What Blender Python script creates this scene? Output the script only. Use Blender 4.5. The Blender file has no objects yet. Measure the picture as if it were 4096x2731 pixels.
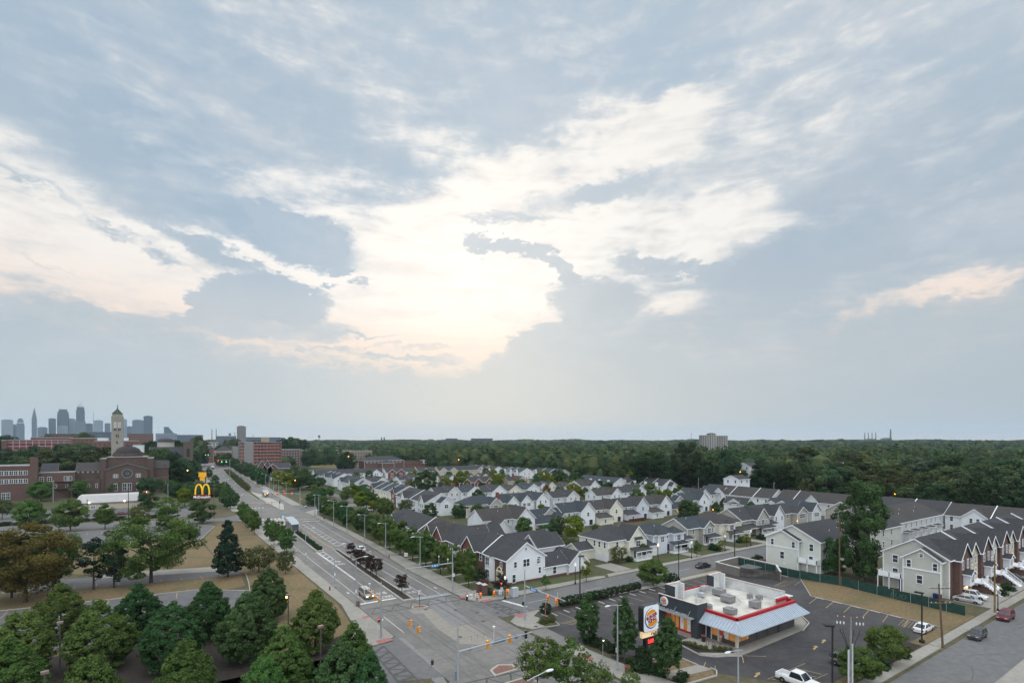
import bpy, bmesh, math, random
from mathutils import Vector, Matrix
RND = random.Random(7)
C = bpy.context.scene.collection
SC = bpy.context.scene
# ------------------------------------------------------------------ plan axes
# X runs north along the side streets, Y runs west along the avenue, the eye is 34 m above (0,0)
FOC = 2100.0; EYE = 34.0; CX = 2048.0; HY = 1762.0
TH = math.radians(33.84)
FW = (math.sin(TH), math.cos(TH)); RT = (math.cos(TH), -math.sin(TH))
_FR = dict(A=(0,1550,2.94),B=(700,1650,2.94),C=(1400,1750,2.94),D=(2100,1700,2.94),E=(2700,1750,2.94),F=(3300,1700,2.954),
           K=(0,2050,2.302),L=(800,2100,2.485),M=(1400,2200,2.94),N=(2000,2200,2.94),O=(2500,2200,2.94),P=(3200,2200,2.625),
           Q=(1350,2100,4.704),R=(1750,2080,3.618),S=(3400,1950,3.379),T=(600,1700,4.704),V=(0,0,.5742),U=(2600,2550,3.36))
def survey(fr, x, y, z=0.0):
    o = _FR[fr]; x = o[0]+x/o[2]; y = o[1]+y/o[2]
    d = FOC*(EYE-z)/(y-HY); s = (x-CX)/FOC*d
    return (d*FW[0]+s*RT[0], d*FW[1]+s*RT[1])
def bear(px, dist):
    "point of the plan seen at bearing px, dist metres out along the line of sight"
    s = (px-CX)/FOC*dist
    return (dist*FW[0]+s*RT[0], dist*FW[1]+s*RT[1])
def s2l(r, g, b):
    f = lambda c: (c/255/12.92) if c/255 <= .04045 else ((c/255+.055)/1.055)**2.4
    return (f(r), f(g), f(b))
# ------------------------------------------------------------------ mesh builder
class MB:
    def __init__(s): s.v = []; s.f = []; s.m = []
    def add(s, vs, fs, mi=0):
        o = len(s.v); s.v += [tuple(p) for p in vs]
        for f in fs: s.f.append(tuple(i+o for i in f)); s.m.append(mi)
        return s
    def box(s, x0, x1, y0, y1, z0, z1, mi=0):
        if x0 > x1: x0, x1 = x1, x0
        if y0 > y1: y0, y1 = y1, y0
        v = [(x0,y0,z0),(x1,y0,z0),(x1,y1,z0),(x0,y1,z0),(x0,y0,z1),(x1,y0,z1),(x1,y1,z1),(x0,y1,z1)]
        return s.add(v, [(3,2,1,0),(4,5,6,7),(0,1,5,4),(1,2,6,5),(2,3,7,6),(3,0,4,7)], mi)
    def prism(s, poly, z0, z1, mi=0, bottom=False):
        a = sum(poly[i][0]*poly[(i+1) % len(poly)][1]-poly[(i+1) % len(poly)][0]*poly[i][1] for i in range(len(poly)))
        if a < 0: poly = poly[::-1]
        n = len(poly); v = [(p[0],p[1],z0) for p in poly]+[(p[0],p[1],z1) for p in poly]
        f = [tuple(range(n, 2*n))]+[(i, (i+1) % n, n+(i+1) % n, n+i) for i in range(n)]
        if bottom: f.append(tuple(range(n-1, -1, -1)))
        return s.add(v, f, mi)
    def sheet(s, poly, z, mi=0):
        a = sum(poly[i][0]*poly[(i+1) % len(poly)][1]-poly[(i+1) % len(poly)][0]*poly[i][1] for i in range(len(poly)))
        if a < 0: poly = poly[::-1]
        return s.add([(p[0],p[1],z) for p in poly], [tuple(range(len(poly)))], mi)
    def line(s, p, q, w, z, mi=0):
        d = Vector((q[0]-p[0], q[1]-p[1])); L = d.length
        if L < 1e-6: return s
        n = Vector((-d.y, d.x))/L*w/2
        return s.sheet([(p[0]-n.x,p[1]-n.y),(q[0]-n.x,q[1]-n.y),(q[0]+n.x,q[1]+n.y),(p[0]+n.x,p[1]+n.y)], z, mi)
    def tube(s, pts, r, n=8, mi=0, cap=True):
        pts = [Vector(p) for p in pts]; k = len(pts)
        rs = r if isinstance(r, (list, tuple)) else [r]*k
        vs = []; fs = []
        for i, p in enumerate(pts):
            d = (pts[min(i+1, k-1)]-pts[max(i-1, 0)])
            d = d.normalized() if d.length > 1e-9 else Vector((0,0,1))
            a = Vector((0,0,1)) if abs(d.z) < .9 else Vector((1,0,0))
            u = d.cross(a).normalized(); w = d.cross(u)
            for j in range(n):
                t = 2*math.pi*j/n; vs.append(p+(u*math.cos(t)-w*math.sin(t))*rs[i])
        for i in range(k-1):
            for j in range(n):
                b = (j+1) % n; fs.append((i*n+j, i*n+b, (i+1)*n+b, (i+1)*n+j))
        if cap: fs.append(tuple(range(n-1, -1, -1))); fs.append(tuple((k-1)*n+j for j in range(n)))
        return s.add(vs, fs, mi)
    def bar(s, p, q, w, h, mi=0):
        "square bar from p to q"
        p = Vector(p); q = Vector(q); d = (q-p).normalized()
        a = Vector((0,0,1)) if abs(d.z) < .95 else Vector((1,0,0))
        u = d.cross(a).normalized()*w/2; t = u.cross(d).normalized()*h/2
        v = [p-u-t,p+u-t,p+u+t,p-u+t,q-u-t,q+u-t,q+u+t,q-u+t]
        return s.add(v, [(3,2,1,0),(4,5,6,7),(0,1,5,4),(1,2,6,5),(2,3,7,6),(3,0,4,7)], mi)
    def lathe(s, prof, c=(0,0,0), n=16, mi=0):
        k = len(prof); vs = []; fs = []
        for r, z in prof:
            for j in range(n):
                t = 2*math.pi*j/n; vs.append((c[0]+r*math.cos(t), c[1]+r*math.sin(t), c[2]+z))
        for i in range(k-1):
            for j in range(n):
                b = (j+1) % n; fs.append((i*n+j, i*n+b, (i+1)*n+b, (i+1)*n+j))
        if prof[0][0] > 1e-4: fs.append(tuple(range(n-1, -1, -1)))
        if prof[-1][0] > 1e-4: fs.append(tuple((k-1)*n+j for j in range(n)))
        return s.add(vs, fs, mi)
    def blob(s, c, r, mi=0, n=10, m=7):
        rx, ry, rz = (r, r, r) if not isinstance(r, (tuple, list)) else r
        return s.lathe([(0,-1)]+[(math.cos(t), math.sin(t)) for t in [(-.5+i/m)*math.pi for i in range(1, m)]]+[(0,1)], n=n, mi=mi)._last(n*(m+1), c, (rx,ry,rz))
    def _last(s, k, c, sc):
        for i in range(len(s.v)-k, len(s.v)):
            p = s.v[i]; s.v[i] = (c[0]+p[0]*sc[0], c[1]+p[1]*sc[1], c[2]+p[2]*sc[2])
        return s
    def xf(s, M, start=0):
        for i in range(start, len(s.v)): s.v[i] = tuple(M @ Vector(s.v[i]))
        return s
    def mesh(s, name, mats, smooth=False):
        me = bpy.data.meshes.new(name); me.from_pydata(s.v, [], s.f)
        mats = mats if isinstance(mats, (list, tuple)) else [mats]
        for m in mats: me.materials.append(m)
        if len(mats) > 1: me.polygons.foreach_set('material_index', s.m)
        if smooth: me.polygons.foreach_set('use_smooth', [True]*len(me.polygons))
        me.update(); return me
    def build(s, name, mats, parent=None, smooth=False, off=None):
        if off is not None: s.v = [(p[0]-off[0], p[1]-off[1], p[2]-off[2]) for p in s.v]
        return link(name, s.mesh(name, mats, smooth), parent)
def link(name, data, parent=None, loc=(0,0,0), rz=0.0):
    o = bpy.data.objects.new(name, data); C.objects.link(o)
    o.location = loc; o.rotation_euler = (0,0,rz)
    if parent: o.parent = parent
    return o
def tag(o, label, cat, group=None, kind=None):
    o['label'] = label; o['category'] = cat
    if group: o['group'] = group
    if kind: o['kind'] = kind
    return o
def thing(name, label, cat, loc=(0,0,0), rz=0.0, group=None):
    return tag(link(name, None, None, loc, rz), label, cat, group)
def struct(name, mb, m, kind='structure', smooth=False):
    o = mb.build(name, m, smooth=smooth); o['kind'] = kind; return o
KIDS = {}
def dup(root, loc, rz=0.0, label=None, group=None, scale=None):
    "copy of a thing with its parts and their sub-parts (KIDS caches the families)"
    if root.name not in KIDS:
        KIDS[root.name] = [(ch, list(ch.children)) for ch in root.children]
    r = root.copy(); C.objects.link(r); r.location = loc; r.rotation_euler = (0,0,rz)
    if scale is not None: r.scale = scale if isinstance(scale, (tuple, list)) else (scale,)*3
    if label: r['label'] = label
    if group: r['group'] = group
    for ch, gs in KIDS[root.name]:
        c = ch.copy(); C.objects.link(c); c.parent = r
        for g in gs:
            d = g.copy(); C.objects.link(d); d.parent = c
    return r
# ------------------------------------------------------------------ materials
MATS = {}
class NT:
    def __init__(s, tree): s.t = tree
    def n(s, kind, **kw):
        x = s.t.nodes.new(kind)
        for k, v in kw.items():
            if k.startswith('i_'):
                key = k[2:].replace('_', ' '); x.inputs[int(key) if key.isdigit() else key].default_value = v
            else: setattr(x, k, v)
        return x
    def l(s, a, b): s.t.links.new(a, b)
    def math(s, op, a, b=None, clamp=False, c=None):
        x = s.t.nodes.new('ShaderNodeMath'); x.operation = op; x.use_clamp = clamp
        for i, v in enumerate((a, b, c)):
            if v is None: continue
            if isinstance(v, (int, float)): x.inputs[i].default_value = v
            else: s.l(v, x.inputs[i])
        return x.outputs[0]
    def smooth(s, v, a, b, lo=0.0, hi=1.0):
        x = s.t.nodes.new('ShaderNodeMapRange'); x.interpolation_type = 'SMOOTHSTEP'
        s.l(v, x.inputs[0])
        for i, q in zip((1,2,3,4), (a,b,lo,hi)): x.inputs[i].default_value = q
        return x.outputs[0]
    def mix(s, fac, a, b):
        x = s.t.nodes.new('ShaderNodeMix'); x.data_type = 'RGBA'
        for i, v in ((0,fac),(6,a),(7,b)):
            if isinstance(v, (int, float)): x.inputs[i].default_value = v
            elif isinstance(v, tuple): x.inputs[i].default_value = (*v[:3], 1)
            else: s.l(v, x.inputs[i])
        return x.outputs[2]
    def noise(s, vec, scale, detail=4, rough=.55, dist=0.0):
        x = s.n('ShaderNodeTexNoise', i_Scale=scale, i_Detail=detail, i_Roughness=rough, i_Distortion=dist)
        if vec is not None: s.l(vec, x.inputs['Vector'])
        return x
def mat(name, col, rough=.8, var=.18, scale=1.5, metal=0.0, bump=0.0, var2=0.0, scale2=.12, col2=None, spec=.3, lap=0.0, emit=None, estr=0.0, rand=0.0):
    "procedural paint / stone / metal: base colour broken by two sizes of noise"
    if name in MATS: return MATS[name]
    m = bpy.data.materials.new(name); m.use_nodes = True; t = NT(m.node_tree)
    b = m.node_tree.nodes['Principled BSDF']
    b.inputs['Roughness'].default_value = rough; b.inputs['Metallic'].default_value = metal
    b.inputs['Specular IOR Level'].default_value = spec
    tc = t.n('ShaderNodeTexCoord'); geo = t.n('ShaderNodeNewGeometry')
    pos = geo.outputs['Position']
    nz = t.noise(pos, scale, 5, .6)
    dk = tuple(c*(1-var) for c in col); lt = tuple(min(1, c*(1+var)) for c in col)
    c = t.mix(t.smooth(nz.outputs['Fac'], .3, .7), dk, lt)
    if var2:
        n2 = t.noise(pos, scale2, 4, .6, .4)
        c = t.mix(t.math('MULTIPLY', t.smooth(n2.outputs['Fac'], .42, .68), var2), c, col2 or tuple(q*.55 for q in col))
    if lap:   # clapboards
        sx = t.n('ShaderNodeSeparateXYZ'); t.l(pos, sx.inputs[0])
        fr = t.math('FRACT', t.math('DIVIDE', sx.outputs[2], lap))
        c = t.mix(t.math('MULTIPLY', t.smooth(fr, .86, .97), .4), c, tuple(q*.5 for q in col))
    if rand:
        oi = t.n('ShaderNodeObjectInfo'); hs = t.n('ShaderNodeHueSaturation')
        t.l(c, hs.inputs['Color']); t.l(t.math('MULTIPLY_ADD', oi.outputs['Random'], rand, c=1-rand/2), hs.inputs['Value'])
        c = hs.outputs[0]
    t.l(c, b.inputs['Base Color'])
    if bump:
        bp = t.n('ShaderNodeBump', i_Strength=bump, i_Distance=.05); t.l(nz.outputs['Fac'], bp.inputs['Height']); t.l(bp.outputs[0], b.inputs['Normal'])
    if emit:
        b.inputs['Emission Color'].default_value = (*emit, 1); b.inputs['Emission Strength'].default_value = estr
    MATS[name] = m; return m
def glow(name, col, s): return mat(name, tuple(c*.4 for c in col), .5, .02, emit=col, estr=s)
def brickmat(name, col, mortar=(.16,.14,.13)):
    if name in MATS: return MATS[name]
    m = mat(name, col, .9, .22, 2.2, var2=.35, scale2=.5)
    t = NT(m.node_tree); b = m.node_tree.nodes['Principled BSDF']
    geo = t.n('ShaderNodeNewGeometry'); sx = t.n('ShaderNodeSeparateXYZ'); t.l(geo.outputs['Position'], sx.inputs[0])
    cb = t.n('ShaderNodeCombineXYZ'); t.l(t.math('ADD', sx.outputs[0], sx.outputs[1]), cb.inputs[0]); t.l(sx.outputs[2], cb.inputs[1])
    br = t.n('ShaderNodeTexBrick', i_Scale=1.0, i_Mortar_Size=.012, i_Brick_Width=.22, i_Row_Height=.075)
    t.l(cb.outputs[0], br.inputs['Vector'])
    old = b.inputs['Base Color'].links[0].from_socket
    t.l(t.mix(t.math('MULTIPLY', br.outputs['Fac'], .5), old, mortar), b.inputs['Base Color']); return m
def roofmat(name, col):
    if name in MATS: return MATS[name]
    m = mat(name, col, .93, .28, 3.0, var2=.3, scale2=.25, col2=tuple(c*1.5 for c in col))
    t = NT(m.node_tree); b = m.node_tree.nodes['Principled BSDF']
    geo = t.n('ShaderNodeNewGeometry'); sx = t.n('ShaderNodeSeparateXYZ'); t.l(geo.outputs['Position'], sx.inputs[0])
    fr = t.math('FRACT', t.math('MULTIPLY', sx.outputs[2], 6.5))
    nz = t.noise(geo.outputs['Position'], 9, 2)
    old = b.inputs['Base Color'].links[0].from_socket
    f = t.math('MULTIPLY', t.smooth(fr, .7, 1.0), .35)
    c = t.mix(f, old, tuple(q*.5 for q in col)); c = t.mix(t.math('MULTIPLY', t.smooth(nz.outputs['Fac'], .5, .75), .3), c, tuple(q*1.7 for q in col))
    t.l(c, b.inputs['Base Color']); return m
def glassmat(name, col=(.035,.045,.055), rough=.08):
    if name in MATS: return MATS[name]
    m = mat(name, col, rough, .35, .35, spec=.6); return m
def leafmat(name, col, var=.35, rand=.3, hue=.03, patch=None):
    if name in MATS: return MATS[name]
    m = bpy.data.materials.new(name); m.use_nodes = True; t = NT(m.node_tree)
    nd = m.node_tree.nodes; nd.remove(nd['Principled BSDF']); out = nd['Material Output']
    at = t.n('ShaderNodeAttribute', attribute_name='tint'); oi = t.n('ShaderNodeObjectInfo')
    hs = t.n('ShaderNodeHueSaturation'); hs.inputs['Color'].default_value = (*col, 1)
    v = t.math('MULTIPLY_ADD', at.outputs['Fac'], 2*var, c=1-var)
    v = t.math('MULTIPLY', v, t.math('MULTIPLY_ADD', oi.outputs['Random'], rand, c=1-rand/2))
    t.l(v, hs.inputs['Value'])
    w = t.n('ShaderNodeTexWhiteNoise', noise_dimensions='1D'); t.l(oi.outputs['Random'], w.inputs['W'])
    t.l(t.math('MULTIPLY_ADD', w.outputs[0], 2*hue, c=.5-hue), hs.inputs['Hue'])
    if patch:   # stands of other species
        geo = t.n('ShaderNodeNewGeometry'); pn = t.noise(geo.outputs['Position'], .021, 3, .6, .6)
        t.l(t.mix(t.smooth(pn.outputs['Fac'], .45, .62), col, patch), hs.inputs['Color'])
    d = t.n('ShaderNodeBsdfDiffuse'); tr = t.n('ShaderNodeBsdfTranslucent'); mx = t.n('ShaderNodeMixShader', i_Fac=.28)
    t.l(hs.outputs[0], d.inputs[0]); t.l(hs.outputs[0], tr.inputs[0]); t.l(d.outputs[0], mx.inputs[1]); t.l(tr.outputs[0], mx.inputs[2])
    t.l(mx.outputs[0], out.inputs[0]); MATS[name] = m; return m
# ------------------------------------------------------------------ camera, light, sky
cam = bpy.data.objects.new('camera', bpy.data.cameras.new('camera')); C.objects.link(cam)
cam.location = (0,0,EYE); cam.rotation_euler = (math.pi/2, 0, -TH)
cam.data.sensor_width = 36; cam.data.lens = FOC/4096*36; cam.data.shift_y = (HY-1365.5)/4096
cam.data.clip_start = .5; cam.data.clip_end = 60000
SC.camera = cam
SC.view_settings.view_transform = 'Standard'; SC.view_settings.look = 'None'; SC.view_settings.exposure = 0.0; SC.view_settings.gamma = 1
SC.cycles.max_bounces = 6; SC.cycles.diffuse_bounces = 3; SC.cycles.transmission_bounces = 4; SC.cycles.volume_bounces = 1
SC.cycles.use_adaptive_sampling = True; SC.cycles.adaptive_threshold = .015
def sky_ang(x, y):   # photo column/row (0..2352, 0..1568) -> azimuth from the line of sight, elevation
    x = x*4096/2352; y = y*4096/2352
    az = math.atan((x-CX)/FOC); return az, math.atan((HY-y)*math.cos(az)/FOC)
SUN_EL = math.radians(19); SUN_AZ = sky_ang(1080, 560)[0]
world = bpy.data.worlds.new("World"); SC.world = world; world.use_nodes = True
def make_sky():
    t = NT(world.node_tree); nd = world.node_tree.nodes
    bg = nd['Background']
    tc = t.n('ShaderNodeTexCoord'); rot = t.n('ShaderNodeVectorRotate', rotation_type='Z_AXIS'); rot.inputs['Angle'].default_value = TH
    t.l(tc.outputs['Generated'], rot.inputs['Vector'])
    sx = t.n('ShaderNodeSeparateXYZ'); t.l(rot.outputs[0], sx.inputs[0])
    az = t.math('ARCTAN2', sx.outputs[0], sx.outputs[1]); el = t.math('ARCSINE', sx.outputs[2])
    cb = t.n('ShaderNodeCombineXYZ'); t.l(az, cb.inputs[0]); t.l(el, cb.inputs[1])
    p0 = cb.outputs[0]
    # clouds thin towards the horizon: noise lives on a gently flattened plane
    st = t.n('ShaderNodeMapping'); st.inputs['Scale'].default_value = (1.0, 2.0, 1); t.l(p0, st.inputs[0])
    big = t.noise(st.outputs[0], 5.0, 6, .58, .25)
    fine = t.noise(st.outputs[0], 17.0, 7, .62, .2)
    st2 = t.n('ShaderNodeMapping'); st2.inputs['Scale'].default_value = (1.0, 4.5, 1); st2.inputs['Rotation'].default_value = (0,0,.22); t.l(p0, st2.inputs[0])
    strk = t.noise(st2.outputs[0], 7.0, 6, .62, .5)
    # wind-torn edges: warp the layout by the noise
    wv = t.n('ShaderNodeVectorMath', operation='SUBTRACT'); wv.inputs[1].default_value = (.5,.5,.5); t.l(big.outputs['Color'], wv.inputs[0])
    ws = t.n('ShaderNodeVectorMath', operation='SCALE'); ws.inputs['Scale'].default_value = .07; t.l(wv.outputs[0], ws.inputs[0])
    wv2 = t.n('ShaderNodeVectorMath', operation='SUBTRACT'); wv2.inputs[1].default_value = (.5,.5,.5); t.l(fine.outputs['Color'], wv2.inputs[0])
    ws2 = t.n('ShaderNodeVectorMath', operation='SCALE'); ws2.inputs['Scale'].default_value = .06; t.l(wv2.outputs[0], ws2.inputs[0])
    a1 = t.n('ShaderNodeVectorMath', operation='ADD'); t.l(p0, a1.inputs[0]); t.l(ws.outputs[0], a1.inputs[1])
    a2 = t.n('ShaderNodeVectorMath', operation='ADD'); t.l(a1.outputs[0], a2.inputs[0]); t.l(ws2.outputs[0], a2.inputs[1])
    tiny = t.noise(st.outputs[0], 48.0, 6, .65, .1)
    wv3 = t.n('ShaderNodeVectorMath', operation='SUBTRACT'); wv3.inputs[1].default_value = (.5,.5,.5); t.l(tiny.outputs['Color'], wv3.inputs[0])
    ws3 = t.n('ShaderNodeVectorMath', operation='SCALE'); ws3.inputs['Scale'].default_value = .03; t.l(wv3.outputs[0], ws3.inputs[0])
    a3 = t.n('ShaderNodeVectorMath', operation='ADD'); t.l(a2.outputs[0], a3.inputs[0]); t.l(ws3.outputs[0], a3.inputs[1])
    aw = a3.outputs[0]
    def patch(x, y, rx, ry, rot_deg, amp, soft=.55, src=None):
        a, e = sky_ang(x, y); k = 4096/2352/FOC*math.cos(a)
        mp = t.n('ShaderNodeMapping', vector_type='TEXTURE')
        mp.inputs['Location'].default_value = (a, e, 0); mp.inputs['Rotation'].default_value = (0,0,math.radians(rot_deg))
        mp.inputs['Scale'].default_value = (rx*k*math.cos(a)**.3, ry*k, 1); t.l(src or aw, mp.inputs[0])
        ln = t.n('ShaderNodeVectorMath', operation='LENGTH'); t.l(mp.outputs[0], ln.inputs[0])
        return t.smooth(ln.outputs['Value'], 1+soft, max(0, 1-soft), 0, amp)
    def total(lst, src=None):
        s = None
        for q in lst:
            v = patch(*q, src=src); s = v if s is None else t.math('ADD', s, v)
        return s
    bright = total([
        (960,600,320,140,-4,.9,.8), (1240,440,260,95,16,.85,.7), (1480,345,150,60,20,.6,.8), (1400,520,330,75,8,.75,.75), (1010,710,350,110,0,.8,.6), (1580,560,150,50,24,.45,.8),
        (880,780,250,60,0,.35,.7), (90,570,430,100,-6,.85,.6), (60,400,300,80,-24,.55,.8), (330,630,250,70,-12,.6,.7), (640,520,110,24,-34,.75,.7), (760,600,140,70,0,.3,.8),
        (600,590,150,12,-12,.5,.7), (1010,330,150,34,-14,.35,.9), (1530,275,90,28,12,.4,.9), (1880,160,380,110,12,.34,.95),
        (2150,668,260,24,13,.5,.8), (2310,642,120,18,9,.5,.7), (1640,690,180,24,-6,.5,.7), (1660,560,120,60,32,.5,.7), (1830,490,160,20,10,.3,.9),
        (840,805,270,40,-3,.6,.7), (990,820,180,34,5,.55,.7), (430,300,220,70,-20,.16,.95), (700,60,400,80,-15,.22,.95), (1420,60,180,60,-5,.2,.95)])
    dark = total([
        (560,672,112,52,10,1.0,.2), (470,705,40,26,0,.8,.3), (620,700,90,30,-8,.9,.3), (690,690,66,34,-6,.9,.25), (790,610,24,9,0,.8,.5), (830,642,22,8,-10,.8,.5), (762,660,20,8,10,.8,.5),
        (1125,558,54,13,-8,1.0,.4), (1215,580,70,15,-16,1.0,.4), (1290,622,40,14,-35,.9,.4), (1370,690,110,56,-4,.95,.3), (1260,790,190,50,24,1.0,.25),
        (1200,514,150,10,-2,.6,.7), (1490,592,90,16,0,.8,.5), (1590,618,110,18,-5,.8,.5), (1330,448,150,26,12,.8,.8), (1570,410,180,44,6,.6,.7),
        (1820,620,230,70,14,.9,.4), (365,596,44,12,0,.6,.6), (80,588,90,6,-16,.5,.7), (300,556,220,12,-9,.5,.7), (690,548,150,44,-12,.9,.5), (520,585,190,16,-14,.8,.5),
        (745,530,70,36,0,.8,.4), (560,480,160,60,-20,.6,.7), (930,800,170,8,4,.6,.6), (760,812,130,8,-4,.6,.6), (950,830,130,14,3,.8,.5), (860,772,100,6,0,.5,.6), (640,752,190,36,0,.8,.4), (130,705,330,16,0,.7,.5),
        (60,395,190,9,-26,.5,.7), (120,450,200,8,-28,.4,.7)])
    nz = t.math('MULTIPLY', t.math('SUBTRACT', big.outputs['Fac'], .5), 1.1)
    nf = t.math('MULTIPLY', t.math('SUBTRACT', fine.outputs['Fac'], .5), 1.0)
    nk = t.math('MULTIPLY', t.math('SUBTRACT', strk.outputs['Fac'], .5), 1.1)
    s = t.math('ADD', t.math('ADD', bright, nz), t.math('ADD', t.math('MULTIPLY', nf, .95), t.math('MULTIPLY', nk, 1.15)))
    d2 = t.math('ADD', dark, t.math('ADD', t.math('MULTIPLY', nz, .5), t.math('MULTIPLY', nf, 1.1)))
    # the low deck: everything under about 9 degrees is a flat veil
    lowdeck = t.smooth(el, math.radians(4.8), math.radians(9.0))
    m = t.math('ADD', t.math('MULTIPLY', t.smooth(s, -.1, 1.05), .75), t.math('MULTIPLY', t.smooth(s, .25, .75), .25))
    m = t.math('MULTIPLY', t.math('MULTIPLY', m, lowdeck), t.math('SUBTRACT', 1.0, t.math('MULTIPLY', t.smooth(d2, .22, .95), .92)))
    # shade colours
    soft = t.noise(st.outputs[0], 2.6, 5, .6, .3)
    up = t.smooth(el, math.radians(8), math.radians(36))
    dk = t.mix(up, s2l(189,198,203), s2l(180,197,212))
    dk = t.mix(t.math('MULTIPLY', total([(660,430,480,210,-16,1,.8)], src=a1.outputs[0]), .85), dk, s2l(156,181,203))
    dk = t.mix(t.math('MULTIPLY', total([(2050,480,520,170,5,1,.8),(330,800,500,70,0,.5,.8)], src=a1.outputs[0]), .6), dk, s2l(166,184,201))
    dk = t.mix(t.math('MULTIPLY', t.smooth(t.math('ADD', soft.outputs['Fac'], t.math('MULTIPLY', nf, .22)), .40, .68), .55), dk, s2l(203,210,217))
    sun_near = total([(1050,600,700,330,0,1,.95)], src=p0)
    br = t.mix(t.smooth(el, math.radians(9), math.radians(20)), s2l(251,226,208), s2l(250,246,240))
    br = t.mix(t.math('MULTIPLY', sun_near, .8), br, t.mix(t.smooth(el, math.radians(7.5), math.radians(15)), s2l(255,232,214), s2l(255,252,246)))
    br = t.mix(t.smooth(t.math('ADD', nk, t.math('MULTIPLY', nf, .6)), .12, -.3, 0, .6), br, s2l(222,219,217))
    col = t.mix(m, dk, br)
    # horizon veil
    hz = t.smooth(el, math.radians(13), math.radians(0.5))
    lr = t.smooth(az, -.75, .1); rr = t.smooth(az, .1, .8)
    hcol = t.mix(rr, t.mix(lr, s2l(183,197,205), s2l(201,204,202)), s2l(176,187,196))
    col = t.mix(t.math('MULTIPLY', hz, .8), col, hcol)
    col = t.mix(t.smooth(el, math.radians(.9), math.radians(.1), 0, .45), col, s2l(226,208,204))
    # clear air above the cloud sheet
    ns = t.n('ShaderNodeTexSky', sky_type='NISHITA', sun_disc=False, sun_elevation=SUN_EL, sun_rotation=TH+SUN_AZ, altitude=200, dust_density=2.0)
    nsc = t.n('ShaderNodeVectorMath', operation='SCALE'); nsc.inputs['Scale'].default_value = .09; t.l(ns.outputs[0], nsc.inputs[0])
    col = t.mix(.06, col, nsc.outputs[0])
    # overcast dome brightest overhead; the unseen east is raised to light the facing walls
    ca = t.math('COSINE', az)
    k = t.math('MULTIPLY_ADD', t.smooth(el, math.radians(40), math.radians(80)), ZEN, c=1.0)
    k = t.math('MULTIPLY', k, t.math('MULTIPLY_ADD', t.smooth(ca, .35, -.6), EAST, c=1.0))
    off = t.math('ADD', t.smooth(el, math.radians(42), math.radians(75)), t.smooth(ca, .35, -.6), clamp=True)
    col = t.mix(t.math('MULTIPLY', off, .85), col, s2l(209,211,213))     # high even cloud over the rest of the sky
    fin = t.n('ShaderNodeVectorMath', operation='SCALE'); t.l(col, fin.inputs[0]); t.l(k, fin.inputs['Scale'])
    t.l(fin.outputs[0], bg.inputs['Color']); bg.inputs['Strength'].default_value = 1.0
ZEN = 1.6; EAST = 1.65
make_sky()
sun = bpy.data.objects.new('sun', bpy.data.lights.new('sun', 'SUN')); C.objects.link(sun)
sun.data.energy = .7; sun.data.angle = math.radians(14); sun.data.color = (1,.93,.85)
_a = TH+SUN_AZ
_d = Vector((math.sin(_a)*math.cos(SUN_EL), math.cos(_a)*math.cos(SUN_EL), math.sin(SUN_EL)))
sun.rotation_euler = (-_d).to_track_quat('-Z', 'Y').to_euler()
# haze: one closed box of even air
hz = bpy.data.materials.new('haze'); hz.use_nodes = True
_t = NT(hz.node_tree); hz.node_tree.nodes.remove(hz.node_tree.nodes['Principled BSDF'])
pv = _t.n('ShaderNodeVolumePrincipled', i_Density=.45e-4, i_Anisotropy=.2); pv.inputs['Color'].default_value = (.66,.83,1.0,1)
_t.l(pv.outputs[0], hz.node_tree.nodes['Material Output'].inputs['Volume'])
o = MB().box(-17500,17500,-17500,17500,-1.0,430).build('haze', hz); o['kind'] = 'stuff'
# ------------------------------------------------------------------ ground, roads, pavements
def groundmat():
    m = mat('dry_ground', (.085,.075,.042), .95, .22, .9, var2=.6, scale2=.06, col2=(.048,.056,.027)); return m
M_GROUND = groundmat()
M_TOWN = mat('far_ground', (.05,.058,.034), .95, .3, .02, var2=.5, scale2=.006, col2=(.09,.085,.075))
M_ROAD = mat('old_concrete_road', (.162,.154,.145), .85, .12, .8, var2=.65, scale2=.09, col2=(.108,.104,.10))
M_ROAD2 = mat('street_asphalt', (.125,.124,.125), .85, .12, .9, var2=.5, scale2=.09, col2=(.095,.095,.097))
M_LOT = mat('lot_asphalt', (.042,.041,.044), .85, .2, .7, var2=.6, scale2=.10, col2=(.068,.066,.066))
M_LOT2 = mat('worn_lot_asphalt', (.105,.104,.108), .85, .16, .6, var2=.5, scale2=.10, col2=(.145,.143,.143))
M_WALK = mat('pavement_concrete', (.255,.242,.215), .9, .10, 1.2, var2=.5, scale2=.16, col2=(.19,.18,.16))
M_KERB = mat('kerb_concrete', (.33,.315,.285), .9, .1, 1.5)
M_PATCH = mat('new_concrete', (.225,.208,.182), .9, .07, 1.0)
M_PATCH2 = mat('grey_concrete', (.185,.183,.182), .9, .08, 1.0)
M_WHITE = mat('road_paint', (.52,.52,.51), .8, .15, 2.0, var2=.4, scale2=1.2, col2=(.3,.3,.29))
M_YEL = mat('yellow_road_paint', (.36,.26,.12), .8, .15, 2.0, var2=.5, scale2=1.0, col2=(.25,.2,.13))
M_TAR = mat('tar_line', (.075,.073,.073), .9, .2, 2)
M_DIRT = mat('oil_track', (.13,.125,.122), .85, .1, .7, var2=.5, scale2=.2, col2=(.19,.183,.176))
M_LAWN = mat('dry_lawn', (.150,.108,.056), .95, .25, 1.6, var2=.65, scale2=.11, col2=(.085,.08,.036))
M_GREEN = mat('green_lawn', (.06,.075,.028), .95, .25, 1.6, var2=.5, scale2=.2, col2=(.09,.08,.04))
M_MULCH = mat('dark_mulch', (.028,.022,.019), .95, .3, 2.0)
M_RAMP = mat('red_ramp_paving', (.29,.125,.115), .9, .12, 2)
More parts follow.
